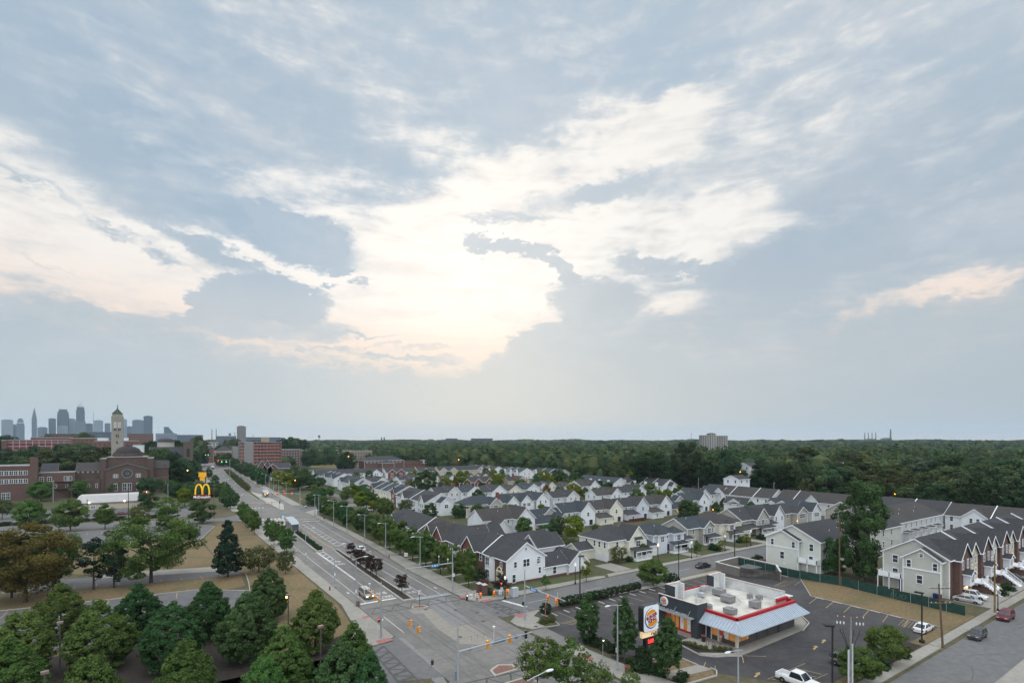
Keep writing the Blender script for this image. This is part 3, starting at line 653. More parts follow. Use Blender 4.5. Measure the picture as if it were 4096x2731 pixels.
class House:
    def __init__(s, name, label, cat, cx, cy, roof=0, group=None):
        s.o = (cx,cy,0.0); s.root = thing(name, label, cat, s.o, group=group)
        s.wm = []; s.walls = MB(); s.roof = MB(); s.trim = MB(); s.rf = RF[roof % 3]; s.tm = TRIM
    def mi(s, k):
        if k not in s.wm: s.wm.append(k)
        return s.wm.index(k)
    def block(s, *a, **k):
        RECTS.append(a[:4]); return s._block(*a, **k)
    def _block(s, x0,x1,y0,y1,ze,zr,ax='y',wall='white',z0=-.1,ov=.38,faces=None, corner=True):
        f = faces or {}; q = lambda k: s.mi(f.get(k, wall)); w = s.walls
        cxm = (x0+x1)/2; cym = (y0+y1)/2
        w.add([(x0,y1,z0),(x0,y0,z0),(x0,y0,ze),(x0,y1,ze)], [(0,1,2,3)], q('S'))
        w.add([(x0,y0,z0),(x1,y0,z0),(x1,y0,ze),(x0,y0,ze)], [(0,1,2,3)], q('E'))
        w.add([(x1,y0,z0),(x1,y1,z0),(x1,y1,ze),(x1,y0,ze)], [(0,1,2,3)], q('N'))
        w.add([(x1,y1,z0),(x0,y1,z0),(x0,y1,ze),(x1,y1,ze)], [(0,1,2,3)], q('W'))
        if corner:
            for cx, cy in ((x0,y0),(x1,y0),(x0,y1)): s.trim.box(cx-.09,cx+.09,cy-.09,cy+.09,z0+.1,ze-.02)
        T = .13
        if ax in ('x','y'):
            hw = (y1-y0)/2 if ax == 'x' else (x1-x0)/2
            sl = (zr-ze)/hw
            if ax == 'x':
                w.add([(x0,y0,ze),(x0,y1,ze),(x0,cym,zr)], [(0,2,1)], q('S')); w.add([(x1,y0,ze),(x1,y1,ze),(x1,cym,zr)], [(0,1,2)], q('N'))
            else:
                w.add([(x0,y0,ze),(x1,y0,ze),(cxm,y0,zr)], [(0,1,2)], q('E')); w.add([(x0,y1,ze),(x1,y1,ze),(cxm,y1,zr)], [(0,2,1)], q('W'))
            sec = lambda o0, o1, ex: [(-hw-ex, ze-ex*sl+o1), (0, zr+o1), (hw+ex, ze-ex*sl+o1), (hw+ex, ze-ex*sl+o0), (0, zr+o0), (-hw-ex, ze-ex*sl+o0)]
            def extr(mb, pts, a, c):
                P = []
                for e in (a, c):
                    for u, z in pts: P.append((e, cym+u, z) if ax == 'x' else (cxm+u, e, z))
                fs = [(0,1,4,5),(1,2,3,4),(11,10,7,6),(10,9,8,7)]+[(i,i+6,(i+1) % 6+6,(i+1) % 6) for i in range(6)]
                if ax == 'y': fs = [tuple(reversed(g)) for g in fs]
                mb.add(P, [tuple(reversed(g)) for g in fs])
            e0, e1 = (x0, x1) if ax == 'x' else (y0, y1)
            extr(s.roof, sec(-.02, T, ov), e0-ov, e1+ov)
            for e, d in ((e0-ov, -.05), (e1+ov, .05)): extr(s.trim, sec(-.2, T-.03, ov+.02), min(e, e+d), max(e, e+d))
            for sg in (-1, 1):
                u = sg*(hw+ov+.05); z = ze-ov*sl
                if ax == 'x': s.trim.box(e0-ov,e1+ov,cym+u-.07,cym+u+.07,z-.12,z+.09)
                else: s.trim.box(cxm+u-.07,cxm+u+.07,e0-ov,e1+ov,z-.12,z+.09)
        else:
            X0,X1,Y0,Y1 = x0-ov,x1+ov,y0-ov,y1+ov; z = ze-.05
            if ax == 'hx': r = (Y1-Y0)/2; A, B_ = (min(X0+r, cxm-.05), cym, zr), (max(X1-r, cxm+.05), cym, zr); fs = [(0,1,5,4),(1,2,5),(2,3,4,5),(3,0,4)]
            else: r = (X1-X0)/2; A, B_ = (cxm, min(Y0+r, cym-.05), zr), (cxm, max(Y1-r, cym+.05), zr); fs = [(0,1,4),(1,2,5,4),(2,3,5),(3,0,4,5)]
            s.roof.add([(X0,Y0,z),(X1,Y0,z),(X1,Y1,z),(X0,Y1,z),A,B_], fs+[(3,2,1,0)])
            for a in ((X0-.06,X1+.06,Y0-.08,Y0),(X0-.06,X1+.06,Y1,Y1+.08),(X0-.08,X0,Y0,Y1),(X1,X1+.08,Y0,Y1)): s.trim.box(*a, z-.14, z+.06)
        return s
    def shed(s, x0,x1,y0,y1,zl,zh,side='E',wall=None):
        "lean-to roof, low edge on the given side"
        v = {'E':[zl,zl,zh,zh],'S':[zl,zh,zh,zl],'N':[zh,zl,zl,zh],'W':[zh,zh,zl,zl]}[side]
        P = [(x0,y0),(x1,y0),(x1,y1),(x0,y1)]
        s.roof.add([(p[0],p[1],z+.12) for p, z in zip(P,v)]+[(p[0],p[1],z) for p, z in zip(P,v)], [(0,1,2,3),(7,6,5,4),(0,4,5,1),(1,5,6,2),(2,6,7,3),(3,7,4,0)])
        if side == 'E': s.trim.box(x0-.03,x1+.03,y0-.1,y0-.005,zl-.1,zl+.1)
        if side == 'S': s.trim.box(x0-.1,x0-.005,y0-.03,y1+.03,zl-.1,zl+.1)
        if wall:
            i = .3; q = s.mi(wall); s.walls.add([(x0+i,y0+i,-.1),(x1-i,y0+i,-.1),(x1-i,y1,-.1),(x0+i,y1,-.1),(x0+i,y0+i,zl),(x1-i,y0+i,zl),(x1-i,y1,zh),(x0+i,y1,zh)], [(0,1,5,4),(3,0,4,7),(1,2,6,5)], q)
        return s
    def win(s, face, plane, u, z, w=.9, h=1.45, style='', lit=False, split=True):
        fr, p, pl = win_mesh(w, h, style)
        x, y = (plane, u) if face in 'SN' else (u, plane)
        wo = link('window', fr, s.root, (x-s.o[0], y-s.o[1], z), ROT[face])
        link('pane', pl if lit else p, wo); return wo
    def wins(s, face, plane, us, zs, w=.9, h=1.45, style=''):
        for z in zs:
            for u in us: s.win(face, plane, u, z, w, h, style)
        return s
    def slab(s, name, face, plane, u, z0, w, h, m, d=.08):
        b = MB().box(-w/2,w/2,-d,.02,0,h); 
        if name == 'door': b.box(-w/2-.13,-w/2,-d-.03,.02,0,h+.13,1); b.box(w/2,w/2+.13,-d-.03,.02,0,h+.13,1); b.box(-w/2,w/2,-d-.03,.02,h,h+.13,1)
        if name == 'garage_door':
            for k in range(1,4): b.box(-w/2+.05,w/2-.05,-d-.015,-d,h*k/4-.02,h*k/4+.02,1)
        x, y = (plane, u) if face in 'SN' else (u, plane)
        return link(name, b.mesh(name, [m, TRIM]), s.root, (x-s.o[0], y-s.o[1], z0), ROT[face])
    def vents(s, *pts):
        for x, y, z in pts: link('roof_vent', VENT, s.root, (x-s.o[0], y-s.o[1], z))
        return s
    def part(s, name, mb, m, smooth=False): return mb.build(name, m, s.root, smooth, off=s.o)
    def chim(s, x0,x1,y0,y1,z1,wall='white'):
        b = MB().box(x0,x1,y0,y1,-.1,z1); b.box(x0-.07,x1+.07,y0-.07,y1+.07,z1,z1+.18); b.box(x0+.15,x1-.15,y0+.15,y1-.15,z1+.18,z1+.45)
        return s.part('chimney', b, W[wall])
    def porch(s, x0,x1,y0,y1,h=2.6,n=3,side='E',roofz=.7,rail=True):
        s.shed(x0-.3,x1+.3,y0-.35,y1,h,h+roofz,side) if side == 'E' else s.shed(x0-.35,x1,y0-.3,y1+.3,h,h+roofz,side)
        b = MB().box(x0,x1,y0,y1,-.1,.45); 
        for i in range(n):
            t = i/(n-1)
            px, py = (x0+.12+(x1-x0-.24)*t, y0+.12) if side == 'E' else (x0+.12, y0+.12+(y1-y0-.24)*t)
            b.box(px-.11,px+.11,py-.11,py+.11,.45,h+.02)
        if rail:
            for z in (.65,1.3):
                if side == 'E': b.box(x0+.2,x1-.2,y0+.1,y0+.16,z,z+.07)
                else: b.box(x0+.1,x0+.16,y0+.2,y1-.2,z,z+.07)
            k = int(((x1-x0) if side == 'E' else (y1-y0))/.22)
            for i in range(1,k):
                t = i/k
                if side == 'E': px = x0+(x1-x0)*t; b.box(px-.03,px+.03,y0+.11,y0+.15,.68,1.3)
                else: py = y0+(y1-y0)*t; b.box(x0+.11,x0+.15,py-.03,py+.03,.68,1.3)
        s.part('porch', b, TRIM); return s
    def done(s):
        off = s.o
        s.walls.build('wall', [W[k] for k in s.wm], s.root, off=off)
        s.roof.build('roof', s.rf, s.root, off=off); s.trim.build('roof_trim', s.tm, s.root, off=off)
        return s.root
def party(h, x0, x1, y, ze, zr):
    "white raised strip over a party wall, ridge along Y"
    c = (x0+x1)/2; sl = (zr-ze)/((x1-x0)/2)
    for a, za, b_, zb in ((x0-.4, ze-.4*sl, c, zr), (c, zr, x1+.4, ze-.4*sl)): h.trim.bar((a,y,za+.16),(b_,y,zb+.16), .22, .26)
def bay(h, y0, y1, x, z1, wall='white', zs=(1.7,4.6)):
    "two-storey canted bay on a south face"
    p = [(x,y0-.4),(x-1.0,y0+.2),(x-1.0,y1-.2),(x,y1+.4)]; q = h.mi(wall); n = 4
    h.walls.add([(a,b_,-.1) for a, b_ in p]+[(a,b_,z1) for a, b_ in p], [(i+1,i,i+n,i+1+n) for i in range(3)], q)
    e = [(x+.1,y0-.6),(x-1.3,y0),(x-1.3,y1),(x+.1,y1+.6)]; c = (x+1.2,(y0+y1)/2)
    h.roof.add([(a,b_,z1) for a, b_ in e]+[(c[0],c[1],z1+1.5),(x+1.2,y0-.4,z1),(x+1.2,y1+.4,z1)], [(1,0,4),(2,1,4),(3,2,4),(0,5,4),(6,3,4),(0,1,2,3)])
    h.trim.box(x-1.36,x-1.28,y0-.02,y1+.02,z1-.1,z1+.1)
    for z in zs:
        h.win('S', x-1.0, (y0+y1)/2, z, min(1.6,y1-y0-.9), 1.8)
# ---- near terrace on the avenue
h = House('townhouse', 'end townhouse on the corner with white clapboard gable wall and red brick street front', 'house', 73, 112)
h.block(67.5,78.7,103,136.6,6.0,9.6,'y','white',faces=dict(S='dkbrick'))
h.block(66.7,73,116.6,123.4,6.0,9.2,'x','brick',corner=False)
party(h, 67.5,78.7,113.6,6.0,9.6)
bay(h,108.6,111.4,67.5,6.0); bay(h,127,129.8,67.5,6.0)
h.wins('E',103,[70.0,76.6],[4.6],.75,1.3); h.win('E',103,73.2,4.7,1.8,1.7); h.win('E',103,69.6,1.4,.9,1.8); h.win('E',103,77.2,2.4,.7,1.4); h.win('E',103,76.9,4.9,.95,1.5)
h.win('E',103,73.1,8.0,.5,.6)
h.wins('S',66.7,[118.2,121.8],[4.5],.95,1.7); h.wins('S',66.7,[121.8],[1.6],.95,1.7); h.wins('S',67.5,[114.8,124.8,132],[4.6],.95,1.7); h.win('S',67.5,105.3,4.4,.7,1.3); h.win('S',67.5,133.6,1.5)
h.slab('door','S',66.7,118.4,.5,1.0,2.2,REDDOOR); h.slab('door','S',67.5,105.6,.5,1.0,2.2,DOORM)
b = MB().box(66.9,67.45,104.5,106.7,2.8,3.1); b.tube([(67.2,104.6,3.1),(67.2,104.9,3.7),(67.2,105.6,4.0),(67.2,106.3,3.7),(67.2,106.6,3.1)], .16, 6); b.box(66.95,67.45,104.4,104.7,.4,2.8); b.box(66.95,67.45,106.5,106.8,.4,2.8)
h.part('arched_surround', b, mat('cream_stone', (.6,.56,.42), .8))
h.block(78.7,86.4,103.2,110.4,3.0,5.4,'x','white'); h.block(86.2,92.2,102.4,114,3.0,5.6,'y','white')
h.block(82.4,91,110.8,118,6.0,8.8,'x','white'); h.block(78.7,83,112.6,116.6,6.0,7.6,'x','white')
h.win('E',103.2,82.0,1.7,.95,1.7); h.trim.box(85.9,86.05,103.0,103.14,0,3)
h.vents((76.5,121,8.2),(84,104.4,4.2),(76,131,8.4))
h.part('plinth', MB().box(67.4,78.8,102.9,103.1,-.1,.55).box(78.7,86.3,103.1,103.3,-.1,.55).box(86.1,92.3,102.3,102.5,-.1,.55), W['dkbrick'])
h.part('stoop', MB().box(65.2,66.7,117.7,119.2,0,.5).box(64.6,65.2,117.7,119.2,0,.28), M_WALK); h.part('stoop', MB().box(66.2,67.5,104.9,106.4,0,.5), M_WALK)
for y in (117.7,119.2):
    b = MB(); b.bar((64.7,y,1.2),(66.6,y,1.5),.06,.06); [b.box(64.7+.24*k-.02,64.7+.24*k+.02,y-.02,y+.02,.3,1.25+.03*k) for k in range(9)]
    h.part('stair_rail', b, TRIM)
h.done()
h = House('townhouse', 'middle townhouse of the avenue terrace with a pair of tall red brick gables', 'house', 73, 145, 2)
h.block(67.7,79,136.8,153.6,5.9,9.3,'y','white',faces=dict(S='brick'))
h.block(66.5,72.5,134.4,140.8,6.0,9.3,'x','brick',corner=False); h.block(66.8,72.5,142,147.6,6.0,9.0,'x','brick',corner=False)
h.wins('S',66.5,[136,139],[4.4,1.6],.9,1.7); h.wins('S',66.8,[143.4,146.2],[4.4],.9,1.7); bay(h,149.4,152,67.7,5.8)
h.block(79,84.5,139,144,5.6,7.8,'x','white'); party(h,67.7,79,153.4,5.9,9.3); h.vents((76.5,147,8)); h.done()
h = House('townhouse', 'far end townhouse of the avenue terrace with hipped roof end and white bay', 'house', 73, 168, 0)
h.block(67.8,79.4,153.8,186,5.9,9.5,'hy','white',faces=dict(S='brick')); h.block(67.4,73,172.4,178,5.9,8.4,'x','brick',corner=False)
bay(h,158,161,67.8,5.8); h.wins('S',67.8,[156,164,168,182],[4.4,1.6],.9,1.6); h.vents((76.6,160,8.2)); h.done()
# garages behind the terrace
h = House('garage_block', 'low white garage block with dark gable roof behind the avenue terrace', 'garage', 92, 132)
h.block(84.5,101,127.5,137,2.9,6.0,'x','white'); h.block(85.4,90,125,128,2.9,5.2,'y','white'); h.win('E',127.5,98,1.6,.9,1.2); h.vents((94,129,4.6)); h.done()
h = House('garage_block', 'second low white garage block with dark roof farther along behind the terrace', 'garage', 88, 152)
h.block(83,96,148,156,2.9,5.8,'x','white'); h.vents((90,150,4.4)); h.done()
# ---- houses facing the side street
h = House('corner_house', 'cream hip roofed house with white garage doors on its side and a front gable', 'house', 111, 112)
h.block(104.2,117.6,107,119,5.8,9.4,'hy','cream'); h.block(111,118,105.6,112,5.8,9.4,'y','cream'); h.block(98.5,104.2,113,118.6,3.0,4.6,'x','cream')
h.wins('S',104.2,[108.4,110.6,112.6,116],[4.5],.75,1.5); h.win('E',107,107.6,4.6); h.win('E',105.6,114.6,4.4,1.5,1.6); h.win('E',107,109.4,1.6,.8,1.4)
h.slab('garage_door','S',104.2,111.6,0,4.8,2.3,GAR); h.slab('garage_door','S',104.2,108.2,0,2.2,2.3,GAR)
h.shed(113.1,116.1,104.7,105.6,5.5,6.2); h.porch(111.4,117.8,103.2,105.6,2.7,4); h.slab('door','E',105.6,113.4,.45,1.0,2.1,DOORM); h.win('E',105.6,116,1.7)
h.vents((113,114,8.4)); h.part('plinth', MB().box(104.1,111,106.9,107.1,-.1,.4).box(104.08,104.3,106.9,107.2,-.1,.4), W['dkbrick']); h.done()
h = House('detached_house', 'pale blue house with slate hipped roof and white corner porch facing the side street', 'house', 128, 111, 1)
h.block(122.6,134.4,107,119,5.7,8.6,'hx','blue'); h.block(130.4,134.8,105.6,110,5.7,7.6,'hx','blue'); h.block(124.0,127.6,106.2,110,5.7,7.2,'hx','blue')
h.shed(117.8,123.4,105.6,112,2.9,5.0,'E','white'); h.win('E',106.2,125.8,4.3,1.3,1.5); h.win('E',107,129,4.7,.6,.8); h.win('E',105.6,132.6,4.3,1.5,1.5)
h.slab('garage_door','E',105.9,120.6,0,4.4,2.2,GAR); h.porch(128.4,134.8,103.8,105.8,2.6,3); h.win('E',105.6,132.4,1.7,1.2,1.4); h.slab('door','E',106.9,129.2,.45,.95,2.1,DOORM); h.vents((126.5,110,7.6)); h.done()
h = House('detached_house', 'taupe house with grey shingle roof and small pediment over its front porch', 'house', 147, 113, 1)
h.block(141,153,109,119,5.7,8.4,'x','grey'); h.block(147.6,153.2,107.6,112,5.7,7.7,'y','grey'); h.shed(135.4,142,106.6,113,2.8,4.6,'E','grey')
h.wins('E',109,[144],[4.4],.8,1.5); h.wins('E',107.6,[148.6,152.2],[4.4],.6,1.4); h.win('E',107.6,150.4,4.4,1.5,1.7); h.porch(147.4,153.4,105.2,107.6,2.6,4); h.slab('door','E',107.6,149,.45,.95,2.1,DOORM)
h.slab('garage_door','E',106.9,138.6,0,4.4,2.2,GAR); h.vents((145.5,113,8)); h.done()
h = House('detached_house', 'yellow cream house under a broad dark hipped roof with deep front porch', 'house', 162, 114, 2)
h.block(157.6,170,108.6,122,5.7,9.0,'hx','cream'); h.block(160.8,164.4,107.4,110,5.7,7.2,'hx','cream'); h.win('E',107.4,162.6,4.3,1.9,1.6); h.win('S',157.6,110,1.7,.9,1.6)
h.porch(159.6,166,105,107.6,2.6,4); h.shed(165,172,105.8,110,2.8,4.6,'E','cream'); h.slab('garage_door','E',106.1,169,0,4.2,2.2,GAR); h.vents((163,113,8.2)); h.done()
h = House('detached_house', 'taupe gabled house with tall steep front gable and white porch posts', 'house', 180, 114)
h.block(172,186.6,109.6,121,5.7,9.2,'x','grey'); h.block(178.6,186.4,108,115,5.7,9.4,'y','grey'); h.wins('E',108,[180,185],[4.4],.6,1.5); h.win('E',108,182.5,4.4,1.7,1.7); h.win('E',109.6,175,4.4,.8,1.5)
h.porch(178.4,186.8,105.6,108,2.6,4); h.slab('door','E',108,180.6,.45,.95,2.1,DOORM); h.shed(170.6,178.6,107,111,2.8,4.6); h.vents((176,113,8.2)); h.done()
h = House('detached_house', 'cream house with white front gable beyond the taupe steep gabled house', 'house', 195, 115)
h.block(188,200.6,111.4,122,5.7,9.0,'x','cream'); h.block(193.4,200.2,110,116,5.7,9.2,'y','white'); h.wins('E',110,[194.8,198.8],[4.3],.8,1.5); h.win('E',111.4,190.6,4.3,.8,1.5); h.shed(186.8,194,108.4,111.6,2.8,4.2); h.done()
h = House('detached_house', 'taupe house with projecting row of windows near a glowing lamp', 'house', 209, 115)
h.block(201.6,215.4,111,121,5.6,8.6,'x','grey'); h.block(207.6,215,108.6,114,5.6,7.8,'y','grey'); h.win('E',108.6,211.3,4.3,4.6,1.6); h.win('E',111,204.6,4.3,1.4,1.5); h.done()
h = House('detached_house', 'last white gabled house of the side street row before the big tree', 'house', 222, 114, 1)
h.block(214,228.6,112.4,124,5.7,9.2,'x','white'); h.block(217.4,224.4,108,114,5.7,8.8,'y','pale'); h.win('E',108,221,4.2,3.4,1.5); h.done()
h = House('detached_house', 'dark roofed house at the bend of the side street beside the tall poplar', 'house', 236, 110, 2)
h.block(228,246,96,108,5.7,9.4,'x','grey'); h.block(232,239,94,100,5.7,8.2,'y','cream'); h.win('E',94,235.5,4,1.6,1.5); h.vents((240,99,8.2)); h.done()
# ---- second row seen from its back gardens
def rear(label, x0, col, roof=0, ze=5.8, zr=9.3, y=158, group=None, lit=False, shedcol=None):
    h = House('detached_house', label, 'house', x0+7, y+6, roof)
    h.block(x0,x0+12.2,y+2.4,y+12.4,ze-.2,zr-.5,'x',col); h.block(x0+7.4,x0+14.8,y,y+8,ze,zr,'y',col)
    h.shed(x0-.6,x0+7.4,y-2.6,y+2.6,2.6,4.2,'E',shedcol or col)
    h.win('E',y,x0+11.1,4.5,1.0,1.5); h.win('E',y+2.4,x0+3.2,4.6,.95,1.4); h.win('E',y+2.4,x0+5.9,4.8,.6,.9); h.win('E',y,x0+9.2,1.6,.9,1.3); h.slab('door','E',y,x0+12.6,.2,1.8,2.1,GLASS)
    h.win('E',y-2.3,x0+2.6,1.4,.9,1.2, lit=lit); h.vents((x0+3,y+5.4,zr-.9)); return h.done()
rear('white house with blue grey shingle roof and plain rear gable beside the first taupe bungalow', 131.6, 'white', 1)
rear('butter yellow house whose rear gable stands between two white gabled houses', 147.4, 'cream', 2)
rear('pale blue rear gabled house with a red timber deck and gazebo behind it', 163.4, 'blue', 0)
rear('white house with two small upper windows in its steep rear gable', 178.4, 'white', 2)
rear('white tall gabled house standing beyond the second taupe bungalow', 206.0, 'white', 1)
h = House('detached_house', 'white clapboard house with jutting upper storey and double gables behind the garage blocks', 'house', 106, 162, 2)
h.block(95,108.4,160,171,5.6,9.0,'x','white'); h.block(107.6,115.2,156.8,168,5.8,9.6,'y','white'); h.block(96,103,153.6,160.2,3.6,6.4,'y','white')
h.win('E',156.8,112.6,4.3,.85,1.6); h.win('E',160,105.6,4.6,.8,1.2); h.win('E',156.8,111.8,1.5,1.0,1.5); h.vents((103,163,8)); h.done()
def bungalow(label, x0, y, col='grey', roof=1, lit=False):
    h = House('bungalow', label, 'house', x0+8, y+7, roof)
    h.block(x0,x0+15.4,y+3,y+15,3.0,7.4,'x',col); h.block(x0+7.2,x0+15.4,y,y+9,3.0,6.2,'y',col); h.block(x0+6.5,x0+12,y+6,y+9.2,6.0,8.2,'y',col)
    h.win('E',y,x0+11,1.6,1.8,1.5,lit=False); h.slab('door','E',y,x0+8.6,.2,1.6,2.1,GLASS); h.win('S',x0,y+6,1.6,.8,.9); h.win('E',y+3,x0+4,1.6,1.2,1.3,lit=lit); h.vents((x0+4,y+6,5)); return h.done()
bungalow('first taupe bungalow with slate roof and glazed doors, beside the white rear gable', 116.6, 155)
bungalow('second taupe bungalow with small ridge dormer farther along the garden row', 193.8, 155.4, lit=True)
# ---- middle rows: gables towards the side street
def gable(label, x0, x1, y, L=12, col='white', roof=0, ze=5.7, zr=8.9, wing=0, group=None, chim=None, brickfront=False, dy=0):
    h = House('detached_house', label, 'house', (x0+x1)/2, y+L/2, roof, group)
    h.block(x0,x1,y,y+L,ze,zr,'y',col)
    if wing: h.block(min(x0+.5,x0+.5+wing),max(x0+.5,x0+.5+wing),y+2.2,y+L-1,ze-.2,zr-.5,'x',col); h.win('E',y+2.2,x0+.5+wing*.55,4.4,.9,1.4); h.win('E',y+2.2,x0+.5+wing*.55,1.6,.9,1.4)
    c = (x0+x1)/2
    h.wins('E',y,[c-1.6,c+1.6],[4.3],.8,1.4,'shut' if brickfront else ''); h.win('E',y,c,1.6,1.4,1.4)
    h.wins('S',x0 if wing >= 0 else x0+.5+wing,[y+L*.35,y+L*.7],[4.3],.8,1.4)
    if chim: h.chim(*chim, wall='brick')
    h.vents((x0+1.5,y+4,ze+(zr-ze)*1.5/((x1-x0)/2))); return h.done()
h = House('detached_house', 'white house with twin front gables, dark red shutters and a tall brick chimney', 'house', 140, 208, 1)
h.block(131.6,149.6,204,214,5.4,8.8,'x','white')
for a in (133.2,140.8): h.block(a,a+6,202,208,5.4,8.2,'y','white'); h.wins('E',202,[a+1.7,a+4.3],[3.9],.8,1.4,'shut')
h.chim(129.8,131.0,206,207.4,9.6,'brick'); h.vents((138,206,8)); h.done()
h = House('detached_house', 'taupe and white house with slate hip roof and white framed front gable window', 'house', 121, 207, 1)
h.block(112,129.6,203,215,5.4,9.0,'hx','tan'); h.block(123,129,201,208,5.4,8.2,'y','grey'); h.win('E',201,126,4.0,1.9,1.8); h.shed(114,123,199.4,203,2.6,4.2,'E','white'); h.done()
gable('white gable end with slate roof left of the yellow autumn tree', 151,159,204,13,'white',1,5.4,8.6,wing=8)
gable('white house with low dark roof behind the yellow autumn tree', 172,180,206,12,'pale',0,5.4,8.4,wing=-8)
gable('white gable with broad charcoal roof between the two round dark green trees', 199,207,202,12,'white',2,5.4,8.6,wing=-9)
gable('small white gable with dark roof in front of the four chimney terrace', 222,230,206,12,'white',0,5.4,8.6,wing=-12)
gable('white house at the left end of the middle row with lean roof and brick chimney', 131,138.6,258,14,'pale',0,5.6,8.6,wing=-7,chim=(137.6,138.8,265,266.2,9.8))
gable('white gabled house with blue grey roof, second in the middle row', 141,150,254,14,'white',1,5.6,8.6,wing=-3)
gable('wide white gable with dark roof, third in the middle row', 153,162.6,248,14,'white',0,5.6,9.0,wing=-5)
gable('cream tinted gable in the middle row beside the wide white gable', 165,174,249,14,'cream',2,5.6,8.4,wing=-4)
gable('white gable with small door canopy near the middle row right end', 178,188,250,14,'white',1,5.6,8.6,wing=-5)
gable('white low gable with dark side roof behind the golden tree', 190.6,199,256,12,'white',0,5.4,8.2,wing=-4)
gable('cream gable house with little side wing right of the golden tree', 203,209,262,12,'cream',1,5.4,8.0,wing=3)
gable('low white house with garage gable under a brown roof', 213,222,258,11,'pale',2,4.6,7.2,wing=-4)
gable('white gabled house with brown roof left of the four chimney terrace', 225,232.6,247,16,'white',2,5.6,8.9,wing=-6)
gable('white gable with plain dark roof near the left rear of the estate', 124.6,133,354,16,'white',0,5.6,8.8,wing=-6)
gable('white gable with dark roof in front of the tall dark green tree', 153,163,362,16,'white',1,5.4,8.2,wing=-8,chim=(149,150.2,366,367.2,9.2))
gable('pale house showing only a small gable between brick chimney and lime trees', 138,146,330,12,'pale',0,5.4,8.2,wing=3,chim=(146.6,147.8,332,333.2,9.6))
for i, (x, y) in enumerate([(178.6,352),(191.4,346),(210,356)]):
    gable(['small white gable leftmost in the row behind the lime green trees','white gable in the centre of the row behind the lime green trees','white gable at the right of the row behind the lime green trees'][i], x, x+7, y, 12, 'white', i, 5.4, 8.0, wing=(-6,6,5)[i])
h = House('detached_house', 'brown brick gabled house with white windows behind the lime green tree', 'house', 186, 318, 2)
h.block(170,200,318,329,5.2,8.6,'x','brick'); [h.block(a,a+6,316.4,322,5.2,7.8,'y','brick') for a in (172,181,190)]; h.wins('E',316.4,[175,184,193],[3.8],1.6,1.4); h.chim(168.6,169.8,322,323.4,9.6,'brick'); h.done()
gable('dark roofed house behind the pair of brick chimneys', 214,224,312,12,'tan',2,5.2,8.2,wing=-7,chim=(212.4,213.6,316,317.2,9.6))
gable('white house with grey roof at the foot of the wood, small gable', 231,239.6,171,13,'white',0,5.6,8.8,wing=-6)
gable('white house with wide front gable at the foot of the wood', 247,257,170,13,'pale',1,5.8,9.0,wing=-7)
gable('white house with low gable beside the dark clipped evergreens', 224,231,141,11,'white',0,4.6,7.2,wing=4)
gable('cream low gable with glowing wall lamp near the tall poplar', 254,262,104,11,'cream',2,4.4,7.0,wing=4)
gable('white low gable house between the estate rows near the poplar', 238,246,128,11,'white',1,4.4,7.0,wing=-5)
# terraces along the wood edge
def terrace(label, x0,x1,y0,y1,ze,zr,ax,col,roof=0,gables=(),parties=(),wins=8,chims=(),gcol=None,wing=None,name='terrace'):
    h = House(name, label, 'terrace', (x0+x1)/2,(y0+y1)/2,roof)
    h.block(x0,x1,y0,y1,ze,zr,ax,col); nz = [4.2,1.5] if ze < 7 else [7.0,4.2,1.5]
    if ax == 'y':
        us = [y0+(y1-y0)*(i+.5)/wins for i in range(wins)]; h.wins('S',x0,us,nz[:2],.85,1.5); c = (x0+x1)/2; h.wins('E',y0,[c-2.4,c+2.4],nz,.9,1.4)
        for g, w in gables: h.block(x0-.7,(x0+x1)/2,g-w/2,g+w/2,ze,ze+(zr-ze)*.78,'x',gcol or col,corner=False); h.wins('S',x0-.7,[g-.9,g+.9],nz[:2],.8,1.5)
        for q in parties: party(h,x0,x1,q,ze,zr)
        for q in chims: h.chim(x0-1.0,x0,q-.8,q+.8,ze+1.6,'white')
    else:
        us = [x0+(x1-x0)*(i+.5)/wins for i in range(wins)]; h.wins('E',y0,us,nz[:2],.85,1.5); c = (y0+y1)/2; h.wins('S',x0,[c-2.4,c+2.4],nz,.9,1.4)
        for g, w in gables: h.block(g-w/2,g+w/2,y0-.7,(y0+y1)/2,ze,ze+(zr-ze)*.78,'y',gcol or col,corner=False); h.wins('E',y0-.7,[g-.9,g+.9],nz[:2],.8,1.5)
        for q in parties:
            cm = (y0+y1)/2; sl = (zr-ze)/((y1-y0)/2)
            h.trim.bar((q,y0-.4,ze-.4*sl+.16),(q,cm,zr+.16),.22,.26); h.trim.bar((q,cm,zr+.16),(q,y1+.4,ze-.4*sl+.16),.22,.26)
        for q in chims: h.chim(q-.8,q+.8,y0-1.0,y0,ze+1.6,'white')
    if wing: h.block(*wing[:4],ze,zr-1.6,wing[4],col); h.win('E',wing[2],(wing[0]+wing[1])/2,4.2,1.6,1.5)
    return h.done()
terrace('set-back terrace with white front, brick bay and small white entrance wing on its end', 100.4,115.4,220,256,6,9.8,'y','white',0,[(223.2,5.4),(246,5)],[238],7,wing=(105.4,110.8,214.8,221,'y'),gcol='white')
terrace('white and brick terrace with three stepped party walls and a cream gable end', 105,120,268,312,6,9.6,'y','cream',1,[(270.8,5),(305,5)],[280,291,302],9,gcol='brick')
terrace('white terrace with round gable vent and brick left bay behind the street trees', 103.6,117.4,340,374,6,9.6,'y','pale',1,[(344,5),(366,5)],[],7,wing=(107.6,112.6,335.6,341,'y'),gcol='white')
terrace('farthest avenue terrace with parallel slate roofs and white end gable', 107,122,396,440,6,9.6,'y','white',1,[(400,5),(420,5)],[408,420,431],8)
terrace('long rear terrace with dark ridge and two pale gables near the brick school', 108,166,456,470,5.6,9.2,'x','white',0,[(160,8)],[],14)
